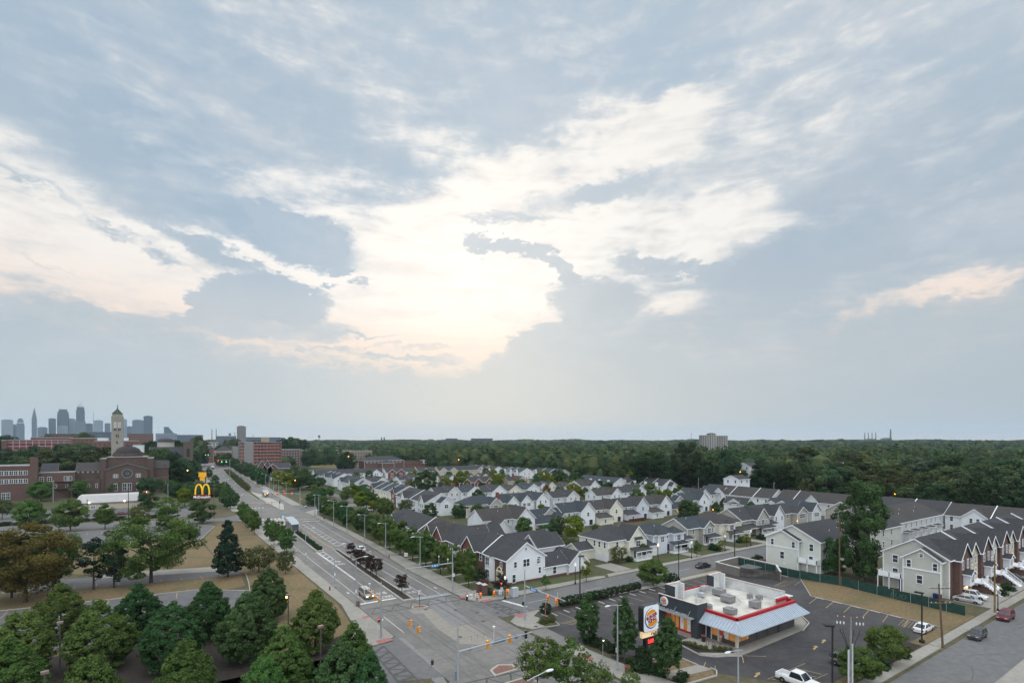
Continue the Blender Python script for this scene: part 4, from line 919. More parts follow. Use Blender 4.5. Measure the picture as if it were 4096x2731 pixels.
terrace('long rear terrace with brick gable and white shoulders, centre of the estate back', 168,216,452,466,5.6,9.2,'x','white',2,[(173,7),(181.6,7),(206,7)],[198],12,gcol='brick')
terrace('long rear terrace with taupe twin gables, right of the estate back', 218,268,448,462,5.6,9.4,'x','tan',0,[(222.4,8),(233,8),(263,8)],[],12)
terrace('white terrace with four parallel slate roofs and white chimney stacks by the wood', 262,276,424,480,5.8,9.4,'y','white',0,[],[440,453,466],10,chims=(429,442,455,468),wing=(276,286,425,437,'y'))
terrace('short white terrace with three white chimney stacks and black slate roof', 266,281,384,418,5.8,9.4,'y','white',1,[],[396,407],8,chims=(388,398,408),wing=(281,291,388,398,'y'))
terrace('distant short terrace with grey roof and white chimney by the wood edge', 284,297,352,390,5.8,9.2,'y','white',1,[],[365,378],8,chims=(384,371))
terrace('white terrace with four tall white chimney stacks and plain slate roof', 246,259,248,284,6,9.6,'y','white',1,[],[],8,chims=(252,260.6,269.2,277.8),wing=(259,272,252,262,'y'))
terrace('white terrace with four chimney stacks and raised party walls between its roofs', 258,272,218,254,6,9.8,'y','white',0,[],[227,236,245],8,chims=(222,231,240,249),wing=(263,267,214.6,219,'y'))
terrace('pale terrace with black roof before the wood, left of the pair', 248,262,143,182,5.8,9.8,'y','white',2,[(171,7)],[152,165],9)
terrace('pale terrace with black roof before the wood, right of the pair', 250,264,106,141,5.8,9.8,'y','pale',2,[(124,6)],[133],8)
# ---- three-storey sage terraces near the restaurant
def balcony(h, x0,x1,y0,y1,z,side='S',solid=True):
    b = MB().box(x0,x1,y0,y1,z-.2,z)
    for a in ((x0,x0+.06,y0,y1),(x0,x1,y0,y0+.06),(x0,x1,y1-.06,y1)): b.box(*a, z+.05 if solid else z+.9, z+1.05)
    for px, py in ((x0+.08,y0+.08),(x0+.08,y1-.08),(x0+.08,(y0+y1)/2)): b.box(px-.08,px+.08,py-.08,py+.08,-.1,z+1.15)
    h.part('balcony', b, TRIM)
h = House('terrace', 'pale sage three storey terrace end with white balcony behind the bin enclosure', 'terrace', 160, 75, 0)
h.block(139.8,189,67.4,81.4,8.2,11.6,'x','sage2'); h.block(138.6,146,72.3,80.9,8.0,10.1,'x','sage2')
h.wins('S',138.6,[79.3,73.6],[6.6],.75,1.5); h.win('S',138.6,76.6,3.4,1.0,1.8); h.win('S',139.8,69.6,6.4,.95,1.7); h.win('S',139.8,69.7,3.4,1.0,1.4); h.win('E',72.3,139.3,6.6,.6,1.5)
h.trim.box(138.5,138.6,72.3,80.9,5.4,5.65)
for k in range(8): h.win('E',67.4,143+k*5.6,6.8,.9,1.6); h.win('E',67.4,143+k*5.6,3.6,.9,1.6)
balcony(h,138.0,139.8,67.4,72.2,2.6); h.vents((150,70,9.6),(158,70.5,9.8),(168,70,9.6)); h.win('S',138.6,76,1.2,.2,.2)
b = MB(); [b.box(138-.28*k,138.3-.28*k,81,82.6,0,1.4-.2*k) for k in range(6)]; h.part('steps', b, W['dkbrick']); h.done()
h = House('terrace', 'long white walled three storey terrace with rear stair porches behind the poplar', 'terrace', 208, 77, 2)
h.block(190.4,227,68.8,84.6,8.4,12.0,'x','pale')
for k in range(9): h.win('E',68.8,192.6+k*4.1,7.0,.7,1.5)
for k in range(7): h.win('E',68.8,193+k*5.1,4.2,.7,1.5)
for k in range(5): x = 194.6+k*6.2; h.block(x,x+1.8,67,68.8,5.4,5.9,'hx','pale',z0=0); balcony(h,x+2,x+4.6,66.6,68.8,2.8)
h.win('S',190.4,72,4.2,1.4,1.8); balcony(h,188,190.4,68.6,74,3.0); h.vents((200,72,10),(206,74,10.6),(212,72,10),(219,74,10.6)); h.done()
h = House('terrace', 'sage clapboard three storey terrace end with brick street front and white stairs', 'terrace', 175, 47, 0)
h.block(141.0,214,41.4,53.8,8.4,12.0,'x','sage',faces=dict(E='dkbrick')); h.block(139.4,148,42.4,49.3,8.0,10.3,'x','sage')
h.win('S',139.4,46.2,3.4,1.0,1.7); h.wins('S',139.4,[48.2,43.4],[6.6],.75,1.5); h.wins('S',141,[51.4],[6.8,3.8],1.0,1.6); h.win('S',139.4,45.9,8.7,.6,.7); h.trim.box(139.28,139.4,42.4,49.3,5.4,5.65)
balcony(h,138.8,141,49.5,54.2,3.0); h.slab('door','S',141,50.2,.1,.95,2.1,DOORM)
UN = [146.5,160.5,174.5,188.5,202.5]
for i, x in enumerate(UN):
    h.block(x-3.4,x+3.2,40.2,47,8.4,11.6,'y','dkbrick',corner=False); h.block(x+4,x+9.6,40.6,47,8.4,11.0,'y','sage' if i % 2 else 'tan',corner=False)
    h.wins('E',40.2,[x-1.6,x+1.4],[7.0],.75,1.8); h.wins('E',40.6,[x+5.4,x+8],[7.0,4.2],.8,1.6)
    h.block(x-1.4,x+1.4,39.0,40.4,5.2,6.0,'y','white',z0=2.6,corner=False); h.win('E',39.0,x,4.1,1.4,1.6); h.slab('garage_door','E',40.2,x,0,2.4,2.2,GAR)
    h.slab('door','E',40.6,x+6.8,2.6,.95,2.1,DOORM); party(h,0,0,0,0,0) if 0 else None
    h.trim.bar((x+9.9,47.6,12.2),(x+9.9,41,8.45),.3,.3)
    b = MB().box(x+4.2,x+9.4,38.6,40.6,2.3,2.5)
    for k in range(9): b.box(x+5.6,x+7.4,38.6-.34*(k+1),38.6-.34*k,2.26-.27*(k+1),2.3-.27*k)
    for xx in (x+5.5,x+7.5):
        b.bar((xx,38.6,3.5),(xx,35.6,1.0),.09,.09); [b.box(xx-.025,xx+.025,38.5-.25*k-.025,38.5-.25*k+.025,2.4-.2*k,3.4-.2*k) for k in range(12)]
    for a in ((x+4.2,x+5.5),(x+7.5,x+9.4)):
        b.bar((a[0],38.65,3.5),(a[1],38.65,3.5),.09,.09); [b.box(a[0]+.22*k-.025,a[0]+.22*k+.025,38.62,38.68,2.5,3.5) for k in range(int((a[1]-a[0])/.22)+1)]
    h.part('front_stair', b, TRIM); h.part('stair_base', MB().box(x+5.6,x+7.4,37.2,40.6,-.1,1.2), W['dkbrick'])
h.vents((150,50,10.6)); h.part('porch_lamp', MB().blob((145.9,39.8,2.2),.16), glow('porch_light',(1,.5,.12),14)); h.done()
terrace('dark roofed terrace across the back of the sage estate, left section', 232,246,70,92,8.2,11.8,'y','pale',0,[],[80],6)
terrace('dark roofed terrace across the back of the sage estate, middle section with white gable', 228,242,48,68,8.2,11.8,'y','white',2,[(60,7)],[56],6)
terrace('dark roofed terrace across the back of the sage estate, right section', 226,240,24,46,8.2,11.8,'y','pale',0,[(38,7)],[32],6)
h = House('garage_block', 'small pale garage with dark gable roof between the two sage terraces', 'garage', 190, 57); h.block(186,198,54.6,62,3.2,6.4,'x','pale'); h.win('S',186,58,1.8,.8,1.2); h.done()
terrace('brick and white townhouse pair near the red traffic lights across the avenue', 78.6,92,454,488,5.8,9.0,'y','white',1,[(458,5),(472,5)],[],6,gcol='brick')
# ------------------------------------------------------------------ trees and shrubs
import numpy as np
L_DEEP = leafmat('leaf_deep', (.054,.102,.040)); L_MID = leafmat('leaf_mid', (.082,.138,.040)); L_LIME = leafmat('leaf_lime', (.125,.155,.022), .3, .2)
L_PINE = leafmat('leaf_pine', (.027,.052,.035), .35, .2); L_GOLD = leafmat('leaf_golden', (.17,.105,.022), .35, .25, .02); L_RUST = leafmat('leaf_maroon', (.050,.036,.031), .4, .3)
L_OLIVE = leafmat('leaf_olive', (.088,.105,.042)); L_FAR = leafmat('leaf_wood', (.040,.070,.034), .55, .9, .04, (.075,.095,.040)); L_SHRUB = leafmat('leaf_shrub', (.036,.062,.030), .35, .2); L_SILV = leafmat('leaf_silver', (.085,.115,.078), .3, .1)
BARK = mat('bark', (.055,.042,.034), .95, .3, 3); BARK2 = mat('pale_bark', (.13,.115,.10), .95, .25, 3)
def leaf_mesh(name, P, N, size, tint, m, rng, aspect=1.5):
    n = len(P)
    r = rng.normal(size=(n,3)); u = np.cross(N, r); u /= np.linalg.norm(u,axis=1,keepdims=True)+1e-9; v = np.cross(N, u)
    s = size*(.65+.7*rng.random(n))[:,None]
    a = u*s*aspect*.5; b = v*s*.5
    V = np.empty((n*4,3)); V[0::4] = P-a; V[1::4] = P-b*1.0+a*.1; V[2::4] = P+a; V[3::4] = P+b*1.0+a*.1
    return V, np.repeat(tint, 4)
def raw_mesh(name, V, tint, m):
    n = len(V)//4; me = bpy.data.meshes.new(name)
    me.vertices.add(n*4); me.vertices.foreach_set('co', V.astype(np.float32).ravel())
    me.loops.add(n*4); me.loops.foreach_set('vertex_index', np.arange(n*4, dtype=np.int32))
    me.polygons.add(n); me.polygons.foreach_set('loop_start', np.arange(0, n*4, 4, dtype=np.int32))
    at = me.attributes.new('tint', 'FLOAT', 'POINT'); at.data.foreach_set('value', tint.astype(np.float32))
    me.materials.append(m); me.update(); me.validate(); return me
ENV = dict(
 round=lambda t: np.sqrt(np.clip(1-(2*t-.9)**2*.95, .02, 1)), pear=lambda t: np.clip(np.where(t < .34, .70+.88*t, 1.0*(1-np.clip((t-.34)/.66,0,1)**1.55)), .02, 1),
 wide=lambda t: np.clip(np.where(t < .55, .55+.8*t, .99*np.sqrt(np.clip(1-((t-.55)/.45)**2, 0, 1))), .05, 1), cone=lambda t: np.clip(1.02-t, .03, 1)**.8*np.where(t < .12, .6+3*t, 1),
 oval=lambda t: np.sin(np.pi*np.clip(t*.93+.06, 0, 1))**.6*np.where(t > .6, 1.45-.75*t, 1), poplar=lambda t: .55+.45*np.sin(np.pi*np.clip(t,0,1))*np.where(t > .75, (1-t)/.25*.6+.4, 1), ball=lambda t: np.sqrt(np.clip(1-(2*t-1)**2, .02, 1)))
def crown(kind, seed, z0, z1, R, n, size, m, clumps=60, cr=.22, lump=.28, shell=.55, name='crown', raw=False, core=False):
    rng = np.random.default_rng(seed); env = ENV[kind]
    t = rng.random(clumps*3); w = env(t); keep = rng.random(len(t)) < w/w.max(); t = t[keep][:clumps]; k = len(t)
    th = rng.random(k)*2*np.pi; ph = rng.random(6)*6.28
    lob = 1+lump*(np.sin(2*th+ph[0]+3*t)*.5+np.sin(3*th+ph[1]-5*t)*.35+np.sin(5*th+ph[2]+7*t)*.3)
    rr = (shell+(1-shell)*rng.random(k))*env(t)*R*lob*(1-cr*.5)
    Cn = np.stack([np.cos(th)*rr, np.sin(th)*rr, z0+(z1-z0)*t], 1)
    if kind == 'poplar': Cn[:,0] += np.sin(t*7+seed)*R*.16
    cs = R*cr*(.6+.8*rng.random(k)); ct = rng.random(k)
    idx = rng.integers(0, k, n); d = rng.normal(size=(n,3)); d /= np.linalg.norm(d,axis=1,keepdims=True); d[:,2] = d[:,2]*.9+.12
    q = d*(cs[idx]*(.45+.6*rng.random(n)**.5))[:,None]; q[:,2] *= .75 if kind != 'poplar' else 1.3
    P = Cn[idx]+q; ctr = np.array([0,0,(z0+z1)*.5]); out = P-ctr; out /= np.linalg.norm(out,axis=1,keepdims=True)+1e-9
    N = d*.55+out*.5+rng.normal(size=(n,3))*.55+np.array([0,0,.25]); N /= np.linalg.norm(N,axis=1,keepdims=True)
    V, T = leaf_mesh(name, P, N, size, np.clip(ct[idx]*.65+rng.random(n)*.35, 0, 1), m, rng)
    return (V, T) if raw else raw_mesh(name, V, T, m)
def trunk_mesh(H, r, z0, R, seed, n=6, m=None, up=.75, lean=0):
    rd = random.Random(seed); b = MB(); top = z0+(H-z0)*.6
    b.tube([(0,0,-.15),(0,0,.3),(lean*.3,0,z0),(lean,0,(z0+top)/2),(lean*1.2,.0,top)], [r*1.5,r*1.05,r*.9,r*.6,r*.2], 7)
    for i in range(n):
        a = i*2.4+rd.random(); zs = z0*.85+(top-z0*.85)*(i/n)*.9; L = R*(.55+.3*rd.random())
        p = Vector((lean*zs/top,0,zs)); e = p+Vector((math.cos(a)*L, math.sin(a)*L, L*up*(.7+.6*rd.random()))); mid = (p+e)/2+Vector((0,0,L*.08))
        b.tube([p,mid,e], [r*.5,r*.32,r*.08], 5)
    return b.mesh('trunk', m or BARK, True)
KIND = {}
def kind(key, env, H, z0, R, n, size, m, r=.14, clumps=60, cr=.22, lump=.28, shell=.55, limbs=6, bark=None, var=3, up=.75):
    KIND[key] = (H, R, [(crown(env, 100+i*17+len(KIND)*7, z0, H, R, n, size, m, clumps, cr, lump, shell), trunk_mesh(H, r, z0+.3, R, i+len(KIND), limbs, bark, up)) for i in range(var)])
kind('pear','pear',10,.9,4.0,36000,.17,L_DEEP,.2,420,.115,.13,.66)
kind('pearm','pear',10,.9,4.0,36000,.17,L_MID,.2,420,.115,.13,.66)
kind('street','oval',9.4,1.9,3.0,11000,.21,L_MID,.13,80,.24,.22,.5)
kind('upright','pear',8.6,1.5,2.2,9000,.2,L_DEEP,.12,180,.17,.16,.55,bark=BARK2)
kind('lime','round',8,2.0,3.3,5000,.32,L_LIME,.12,60,.25,.25,.5)
kind('mid','round',9.6,1.8,4.6,13000,.27,L_MID,.18,80,.22,.25,.55)
kind('dark','round',9.6,1.2,4.4,13000,.27,L_DEEP,.18,80,.22,.22,.6)
kind('wide','wide',15,2.6,9.5,22000,.27,L_MID,.34,120,.15,.35,.45,11,up=.55)
kind('gold','wide',15,3.0,9.0,20000,.27,leafmat('leaf_turning',(.105,.088,.030),.4),.34,110,.15,.35,.45,11,up=.55,var=1)
kind('open','wide',6.2,1.2,4.8,4200,.24,L_OLIVE,.14,90,.17,.3,.4,9,up=.55)
kind('conifer','cone',14,1.2,4.6,13000,.26,L_PINE,.24,190,.15,.2,.45,8,up=.15,var=1)
kind('scrubpine','round',11.5,2.0,3.6,4200,.26,L_PINE,.2,46,.22,.4,.4,10,up=.2,var=2)
kind('light','round',7.6,2.6,3.3,5200,.17,leafmat('leaf_fresh',(.090,.130,.036)),.09,80,.16,.4,.35,9,up=.8)
kind('crab','round',4.1,1.3,1.5,1700,.15,L_RUST,.06,40,.25,.35,.4,6)
kind('sapling','oval',4.6,1.3,1.35,1300,.17,L_MID,.05,36,.28,.3,.4,5)
kind('limesap','oval',4.6,1.5,1.4,1300,.17,L_LIME,.05,36,.28,.3,.4,5)
kind('golden','oval',11,1.5,3.6,4200,.36,L_GOLD,.14,55,.24,.4,.4)
kind('poplar','poplar',23.5,1.6,5.8,26000,.30,L_DEEP,.5,190,.165,.5,.35,14,BARK2,1,1.2)
kind('wood','round',21,2.5,7.4,6000,.62,L_FAR,.35,60,.24,.3,.62,5,var=5)
kind('silver','round',21,2.5,8,3600,.85,L_SILV,.35,60,.24,.3,.62,5,var=1)
kind('ball','ball',1.5,.0,.95,1500,.13,L_SHRUB,.06,70,.2,.1,.8,3)
kind('bush','ball',1.5,-.2,1.3,1400,.17,L_SHRUB,.06,40,.3,.3,.5,3)
kind('grassy','ball',.9,-.3,1.2,1200,.13,L_OLIVE,.03,40,.3,.3,.5,2)
_c = [0]; _rt = random.Random(5)
def tree(key, x, y, label, H=None, R=None, group=None, name=None, cat='tree', z=0.0, v=None):
    H0, R0, vs = KIND[key]; _c[0] += 1; cr, tk = vs[(_c[0] if v is None else v) % len(vs)]
    H = H or H0; R = R or R0; s = (R/R0, R/R0, H/H0)
    o = thing(name or 'tree', label, cat, (x,y,z), _rt.random()*6.28, group); o.scale = s
    link('trunk', tk, o); link('crown', cr, o); return o
def tb(key, fr, bx, by, label, H=None, R=None, **k): x, y = survey(fr, bx, by); return tree(key, x, y, label, H, R, **k)
def tt(key, fr, tx, ty, label, H, R=None, **k): x, y = survey(fr, tx, ty, H*.97); return tree(key, x, y, label, H, R, **k)
# the grove by the junction
GRV = 'trees of the grove below the camera'
for a in [('pearm',48,1398,10.4,4.8,'broad tree cut by the left picture edge above the bottom row of the grove'),('pearm',140,1343,9.4,4.6,'olive tinged tree at the back left of the grove behind the parking lamp'),
 ('pearm',226,1383,10.4,5.0,'large rounded tree right of the parking lamp in the left grove'),('pear',318,1343,9.8,4.2,'pointed dark tree at the back of the grove against the car park bays'),
 ('pear',395,1384,10.2,4.6,'dense dark tree in the middle of the grove'),('pear',478,1339,9.8,4.2,'dark pointed tree at the back of the grove before the gravel drive'),
 ('pear',568,1364,10.6,4.8,'large dark tree with a yellowish right flank in the grove'),('pear',616,1304,10.2,4.2,'tall dark tree at the top corner of the grove beside the dry lawn'),
 ('pearm',724,1359,9.8,4.4,'lone round tree with lamp lit yellow leaves on the dry lawn'),('pearm',204,1500,10.4,4.2,'lighter green tree at the bottom left cut by the picture edge'),
 ('pearm',428,1474,10.2,4.0,'lighter green tree at the bottom centre of the grove'),('pearm',650,1444,10.2,4.2,'tall greyish green tree in front of the dark grove'),
 ('pearm',604,1504,10,3.4,'small crowned tree at the bottom edge in front of the greyish green one'),('pear',785,1474,9.8,4.2,'dark tree at the bottom beside the stamped crossing'),
 ('pearm',812,1434,9.6,3.6,'tree crowding the corner pavement behind the crossing'),('pear',850,1496,9.0,2.6,'narrow dark tree nearest the stamped crossing'),
 ('pearm',20,1470,10,4.4,'tree at the lower left corner of the picture')]:
    tt(a[0],'V',a[1],a[2],a[5],a[3],a[4]*.93,group=GRV)
# car park trees
tb('gold','K',235,822,'large spreading tree turning orange on top, at the left edge',16,9.6,name='spreading_tree'); tb('wide','K',108,782,'spreading green tree half hidden behind the orange one',12,6.5,name='spreading_tree')
tb('wide','K',488,716,'dark spreading tree between the orange tree and the pines',13,6,name='spreading_tree')
tb('scrubpine','K',862,706,'left of the two ragged dark pines',11.6,3.8,name='pine_tree'); tb('scrubpine','K',1050,690,'right of the two ragged dark pines',11.8,3.4,name='pine_tree')
tb('wide','K',1392,640,'largest spreading green tree over the car park',15.4,10.6,name='spreading_tree')
tb('conifer','L',277,515,'dense blue green conifer on the dry lawn by the path',14.4,4.5,name='pine_tree')
tb('open','L',585,468,'low open crowned tree beside the conifer',6.6,5.2); tb('open','L',850,485,'small vase shaped tree on the lawn next to the avenue pavement',5.8,2.7)
tb('mid','K',270,138,'light green round tree left of the restaurant car park entrance',10.6,5.4); tb('mid','K',648,168,'round green tree on the kerb before the white restaurant',11.6,5.2)
tb('street','K',967,150,'thin light green tree on the street verge',10,3.6); tb('light','K',1290,190,'pale feathery tree behind the largest spreading tree',10.5,4.4); tb('light','K',1550,150,'tall feathery pale tree at the street corner',12.5,6)
tb('dark','K',1862,95,'dark round tree under the arches sign',9.8,5.0); tb('lime','A',2170,1395,'light green tree on the island by the restaurant drive',9.4,4); tb('dark','B',650,1130,'dark street tree at the far corner of the crossing',10.4,4); tb('mid','B',590,1100,'leaning pale tree behind the dark corner tree',10,3)
tb('open','K',20,60,'ragged tree at the left edge beside the restaurant lot',8,5)
for q in [('mid','A',480,1335,11,6.6,'round tree in front of the brick hall'),('mid','A',930,1290,10,5.4,'round tree left of the church nave'),('mid','A',1345,1255,10,5.4,'round tree below the rose window'),('dark','A',1735,1262,11.5,5.6,'dark tree right of the church door'),
          ('dark','A',1745,1450,9,4.4,'dark tree hiding the end of the white restaurant'),('dark','A',2030,1290,10,6,'leafy tree behind the restaurant exit'),('dark','A',2290,1330,9,5.5,'dark shrubby tree left of the arches sign'),('dark','A',1880,1230,10,6,'dark tree on the church corner'),
          ('dark','A',250,1300,7,5,'dark shrub like tree beneath the brick hall')]: tb(q[0],q[1],q[2],q[3],q[6],q[4],q[5])
for i in range(12):
    x, y = survey('B',70+45*i,985-(i % 3)*14); tree('dark',x,y,'dark leafy thicket tree behind the arches sign',5.5+i % 3,5.4,group='thicket behind the arches sign')
# avenue trees
AV = 'street trees along the avenue pavements'
for i, (x, y) in enumerate([(793,1290),(828,1325),(862,1355),(897,1395),(937,1435)]): tb('street','B',x,y,['street tree nearest the side street, first of the five in a row by the lawn','second of the five street trees in a row by the lawn','middle one of the five street trees in a row by the lawn','fourth of the five street trees in a row by the lawn','last of the five street trees in a row, nearest the shelter'][i],8.8,2.5,group=AV)
for i, (x, y) in enumerate([(1107,1510),(1165,1562),(1240,1567)]): tb('street','B',x,y,['slim street tree left of the bus shelter','second slim street tree beside the bus shelter','bushier third street tree before the bus shelter'][i],8.2,1.9,group=AV)
tb('street','L',862,280,'roundest street tree of the pavement group by the bus shelter',8,2.6,group=AV)
for i, (y, h) in enumerate([(106.7,9.5),(113.6,9.1),(121.4,8.7),(130.2,10),(139,9.7),(148.5,10.6),(157,11),(165.7,10.6)]):
    tree('street',59.4,y,['bright street tree nearest the townhouse corner','street tree before the first white bay of the terrace','street tree in front of the red brick cross gable','street tree before the middle of the brick terrace','broad street tree under the twin brick gables','street tree before the second white bay','street tree near the far end of the terrace','street tree farthest from the junction along the terrace'][i],h,(2.3 if i < 3 else 3.0)+.15*(i % 3),group=AV)
for i in range(9):
    tree('dark' if i % 3 else 'street',62.4+1.2*(i % 2),176+9*i,'dark street tree in the hedge like row along the avenue beyond the terrace',7.6+.5*(i % 3),3.6,group='dark row of trees along the avenue')
for i in range(6): tree('dark',67+i*2.2,286+i*7,'dark hedge tree by the second side street',6.4,4.4,group='dark hedge trees by the second side street')
for i, q in enumerate([('lime',68.6,397,13,4.6),('lime',69.4,372,13.5,4.6)]): tree(q[0],q[1],q[2],['lime green tree on the far avenue pavement, left of the pair','lime green tree on the far avenue pavement, right of the pair'][i],q[3],q[4])
for i in range(18): tree('dark',63.5+i*1.0+3*(i % 2),430+i*27,'dark street tree along the far stretch of the avenue',11+i % 3,5,group='far street trees of the avenue, right side')
for i in range(9): tree('dark',27+i*1.5-2*(i % 2),520+i*45,'dark street tree on the far left side of the avenue',11+i % 3,5,group='far street trees of the avenue, left side')
tb('upright','B',396,782,'pointed dark tree beside the yellow sign',11,3.6); tb('dark','B',474,858,'dark round tree right of the yellow sign',8,2.9)
tb('dark','B',1450,905,'big dark tree behind the brick townhouse pair',17,9); tb('dark','B',1620,905,'dark tree right of the big one by the side street',11,7); tb('golden','B',1590,880,'small yellow green tree before the dark ones',7,2.6)
# median trees and planting
for i, q in enumerate([(255,640),(430,765),(530,840),(625,912),(730,975)]): tb('crab','Q',q[0],q[1],['dark maroon median tree nearest the bus shelter','dark maroon median tree beside the hidden car','third dark maroon tree of the planted median','fourth dark maroon tree of the planted median','fifth dark maroon tree, right end of the median clump'][i],4.6,2.0,name='median_tree')
tb('crab','Q',1210,1282,'lone dark maroon tree at the end of the median',4.4,1.7,name='median_tree'); tree('crab',44.9,141,'dark maroon median tree at the back of the clump',4.2,1.9,name='median_tree')
for i in range(13):
    y = 392+i*19; tree('open',48.6+(y-392)*.043,y,'reddish green small tree in the long far median',4.4,3.4,group='trees of the long far median',name='median_tree')
for i in range(11): tree('bush',41.2+.08*i,169+i*3.4,'low dark shrub in the planter of the shelter median',1.0,1.0,group='shrubs in the shelter median',name='shrub',cat='shrub',z=.2)
# estate trees
for q in [('lime','V',286,1131,0,0,''),]: pass
EST = [('lime',120,640,1.0,'C',9,3.6,'bright lime tree in the estate car lane'),('mid',195,610,1,'C',10,4.4,'green tree beside the bright lime one by the parked white car'),('mid',400,715,1,'C',8.6,4,'green tree in front of the brick and white terrace'),('open',650,735,1,'C',7.5,4.4,'loose tree by the cream gable end'),
 ('dark',945,780,1,'C',7.4,3.4,'dark tree beside the white entrance wing'),('dark',1290,770,1,'C',6.6,3.6,'dark shrubby tree right of the white gable terrace'),('dark',1505,790,1,'C',9,3.6,'tall dark cone shaped tree behind the garage blocks'),('dark',890,395,1,'C',15,7.5,'large dark tree in the middle of the estate'),
 ('lime',1120,465,1,'C',9,5.4,'pale lime tree left of the brick chimneys'),('lime',1300,415,1,'C',12,5.6,'tall lime tree left of the brown brick house'),('lime',1515,475,1,'C',7,5,'low lime tree before the brown brick house'),('lime',1745,420,1,'C',11,5,'round lime tree beside the white rear terrace'),
 ('golden',2310,565,1,'C',10.5,3.6,'tall golden autumn tree in the estate'),('lime',570,690,1,'D',9,5,'wide lime tree right of the golden one'),('dark',835,730,1,'D',8,4.2,'left of the two dark round trees in the middle row'),('dark',990,675,1,'D',11,4.2,'right and taller of the two dark round trees in the middle row'),
 ('mid',1255,695,1,'D',8.6,3.8,'round olive tree before the chimney terraces'),('mid',1465,680,1,'D',8.4,3.8,'tapering green tree before the right chimney terrace'),('lime',1255,535,1,'D',12,5,'lime tree at the wood edge between the chimney terraces'),('lime',225,535,1,'D',11,5.6,'lime tree left of the dark trees at the wood edge'),
 ('dark',400,525,1,'D',12,7,'dark broad tree at the wood edge'),('dark',600,560,1,'D',12,6,'dark tree left of the chimney terrace'),('upright',480,750,1,'E',6,2.2,'dark clipped upright evergreen, left one by the wall lamp'),('upright',575,705,1,'E',6.4,2.2,'dark clipped upright evergreen, right one by the wall lamp'),
 ('open',520,1330,1,'D',4.6,3.4,'loose shrub tree between the corner house and the garages'),('dark',250,1180,1,'D',4.4,4,'leafy thicket beside the first taupe bungalow'),('dark',130,1230,1,'D',4,3.4,'thicket under the orange alley lamp'),('open',2080,760,1,'D',6,5,'yellow green shrub tree left of the dark row'),('dark',165,555,1,'C',6,5,'dark thicket before the farthest avenue terrace'),('dark',90,570,1,'C',6,5,'second dark thicket before the farthest avenue terrace')]
for k, x, y, _, fr, H, R, lab in EST: tt(k, fr, x, y, lab, H, R)
for k, fr, x, y, H, R, lab in [('sapling','N',540,470,3.6,1.1,'tiny tree on the verge beside the white gable wall'),('limesap','N',1015,370,4.8,1.6,'lime green sapling at the driveway corner'),('mid','N',1800,420,6,3.2,'dark leafy tree between the side street and the car park'),('open','N',1390,150,4.4,2.6,'loose grey green tree before the cream porch'),('sapling','N',1700,95,4.4,2,'small dark tree between the cream and pale blue houses'),
  ('sapling','E',258,1408,4.8,1.5,'small street tree before the taupe house'),('limesap','E',540,1345,3.6,1.4,'lime sapling beside the black street lamp'),('limesap','E',842,1280,4.0,1.9,'wide lime sapling before the yellow cream house'),('bush','E',110,1330,3.0,1.6,'dark garden shrub tree beside the pale blue house')]: tb(k,fr,x,y,lab,H,R)
for i, (fr, x, y, s, lab) in enumerate([('E',470,1320,1.5,'dark hedge before the porch of the taupe house'),('E',780,1230,1.4,'low dark hedge before the yellow cream porch'),('E',1010,1190,1.2,'maroon shrub by the steep gabled porch'),('E',955,1440,1.1,'low clipped hedge on the verge by the bin enclosure'),('R',620,860,1.7,'dark shrub by the townhouse stairs'),('R',740,1080,1.0,'clipped shrub beside the brick pillars'),('N',1530,130,1.0,'shrub at the cream porch corner'),('P',2190,420,1.1,'low clipped bush in the brick terrace drive'),('P',2120,475,.9,'second low bush in the brick terrace drive')]):
    x, y = survey(fr,x,y); tree('bush',x,y,lab,1.4*s,1.5*s,name='shrub',cat='shrub')
tb('crab','R',915,1085,'dark red leaved tree at the townhouse corner',4.4,2.4)
YD = 'garden trees and shrubs between the estate houses'; ry = random.Random(21); ny = 0; RC = list(RECTS)
while ny < 125:
    x, y = ry.uniform(82,290), ry.uniform(122,470)
    if any(a-1.5 < x < b+1.5 and c-2.5 < y < d+1.5 for a, b, c, d in RC): continue
    RC.append((x-3,x+3,y-3,y+3)); ny += 1; k = ry.choice(('mid','dark','dark','open','lime','bush','street')); h = ry.uniform(4,9.5) if k != 'bush' else ry.uniform(1.6,2.6)
    tree(k,x,y,'small garden tree or shrub between the estate houses',h,h*(.42 if k != 'bush' else .8),group=YD,name='garden_tree')
# restaurant planting
for k, fr, x, y, H, R, lab in [('upright','N',1035,1092,8.6,2.3,'upright dark tree in the mulch bed nearest the junction'),('upright','N',1466,1292,10,2.0,'tall upright tree beside the square pole sign'),('upright','N',1972,1530,9.4,2.2,'upright tree in front of the red restaurant window'),('mid','P',925,1192,5.6,3.0,'bushy round tree in the kerb bed by the car park exit'),('mid','P',610,1385,4.8,2.9,'bushy tree behind the white conduit pole'),
   ('poplar','P',655,312,23.6,6.0,'very tall ragged poplar behind the green fence'),('dark','P',360,250,9,4.0,'dark tree beside the wooden pole at the fence')]: tb(k,fr,x,y,lab,H,R)
for k, x, y, H, R, lab in [('light',440,1035,8,3.4,'open light green street tree at the bottom, left of the pair'),('light',800,1075,8.4,3.6,'open light green street tree at the bottom, right of the pair'),('light',1150,1350,6.4,2.6,'open light green street tree cut by the bottom edge'),('light',1560,1425,6,2.0,'smaller light green street tree at the bottom edge')]: tt(k,'N',x,y,lab,H,R)
HG = 'clipped round bushes along the car park'
LB = ['clipped ball bush nearest the junction end of the long hedge row','second clipped bush of the long hedge row','third clipped bush of the long hedge row','fourth clipped bush of the long hedge row','fifth clipped bush of the long hedge row behind the upright tree','sixth clipped bush of the long hedge row','last clipped bush of the long hedge row']
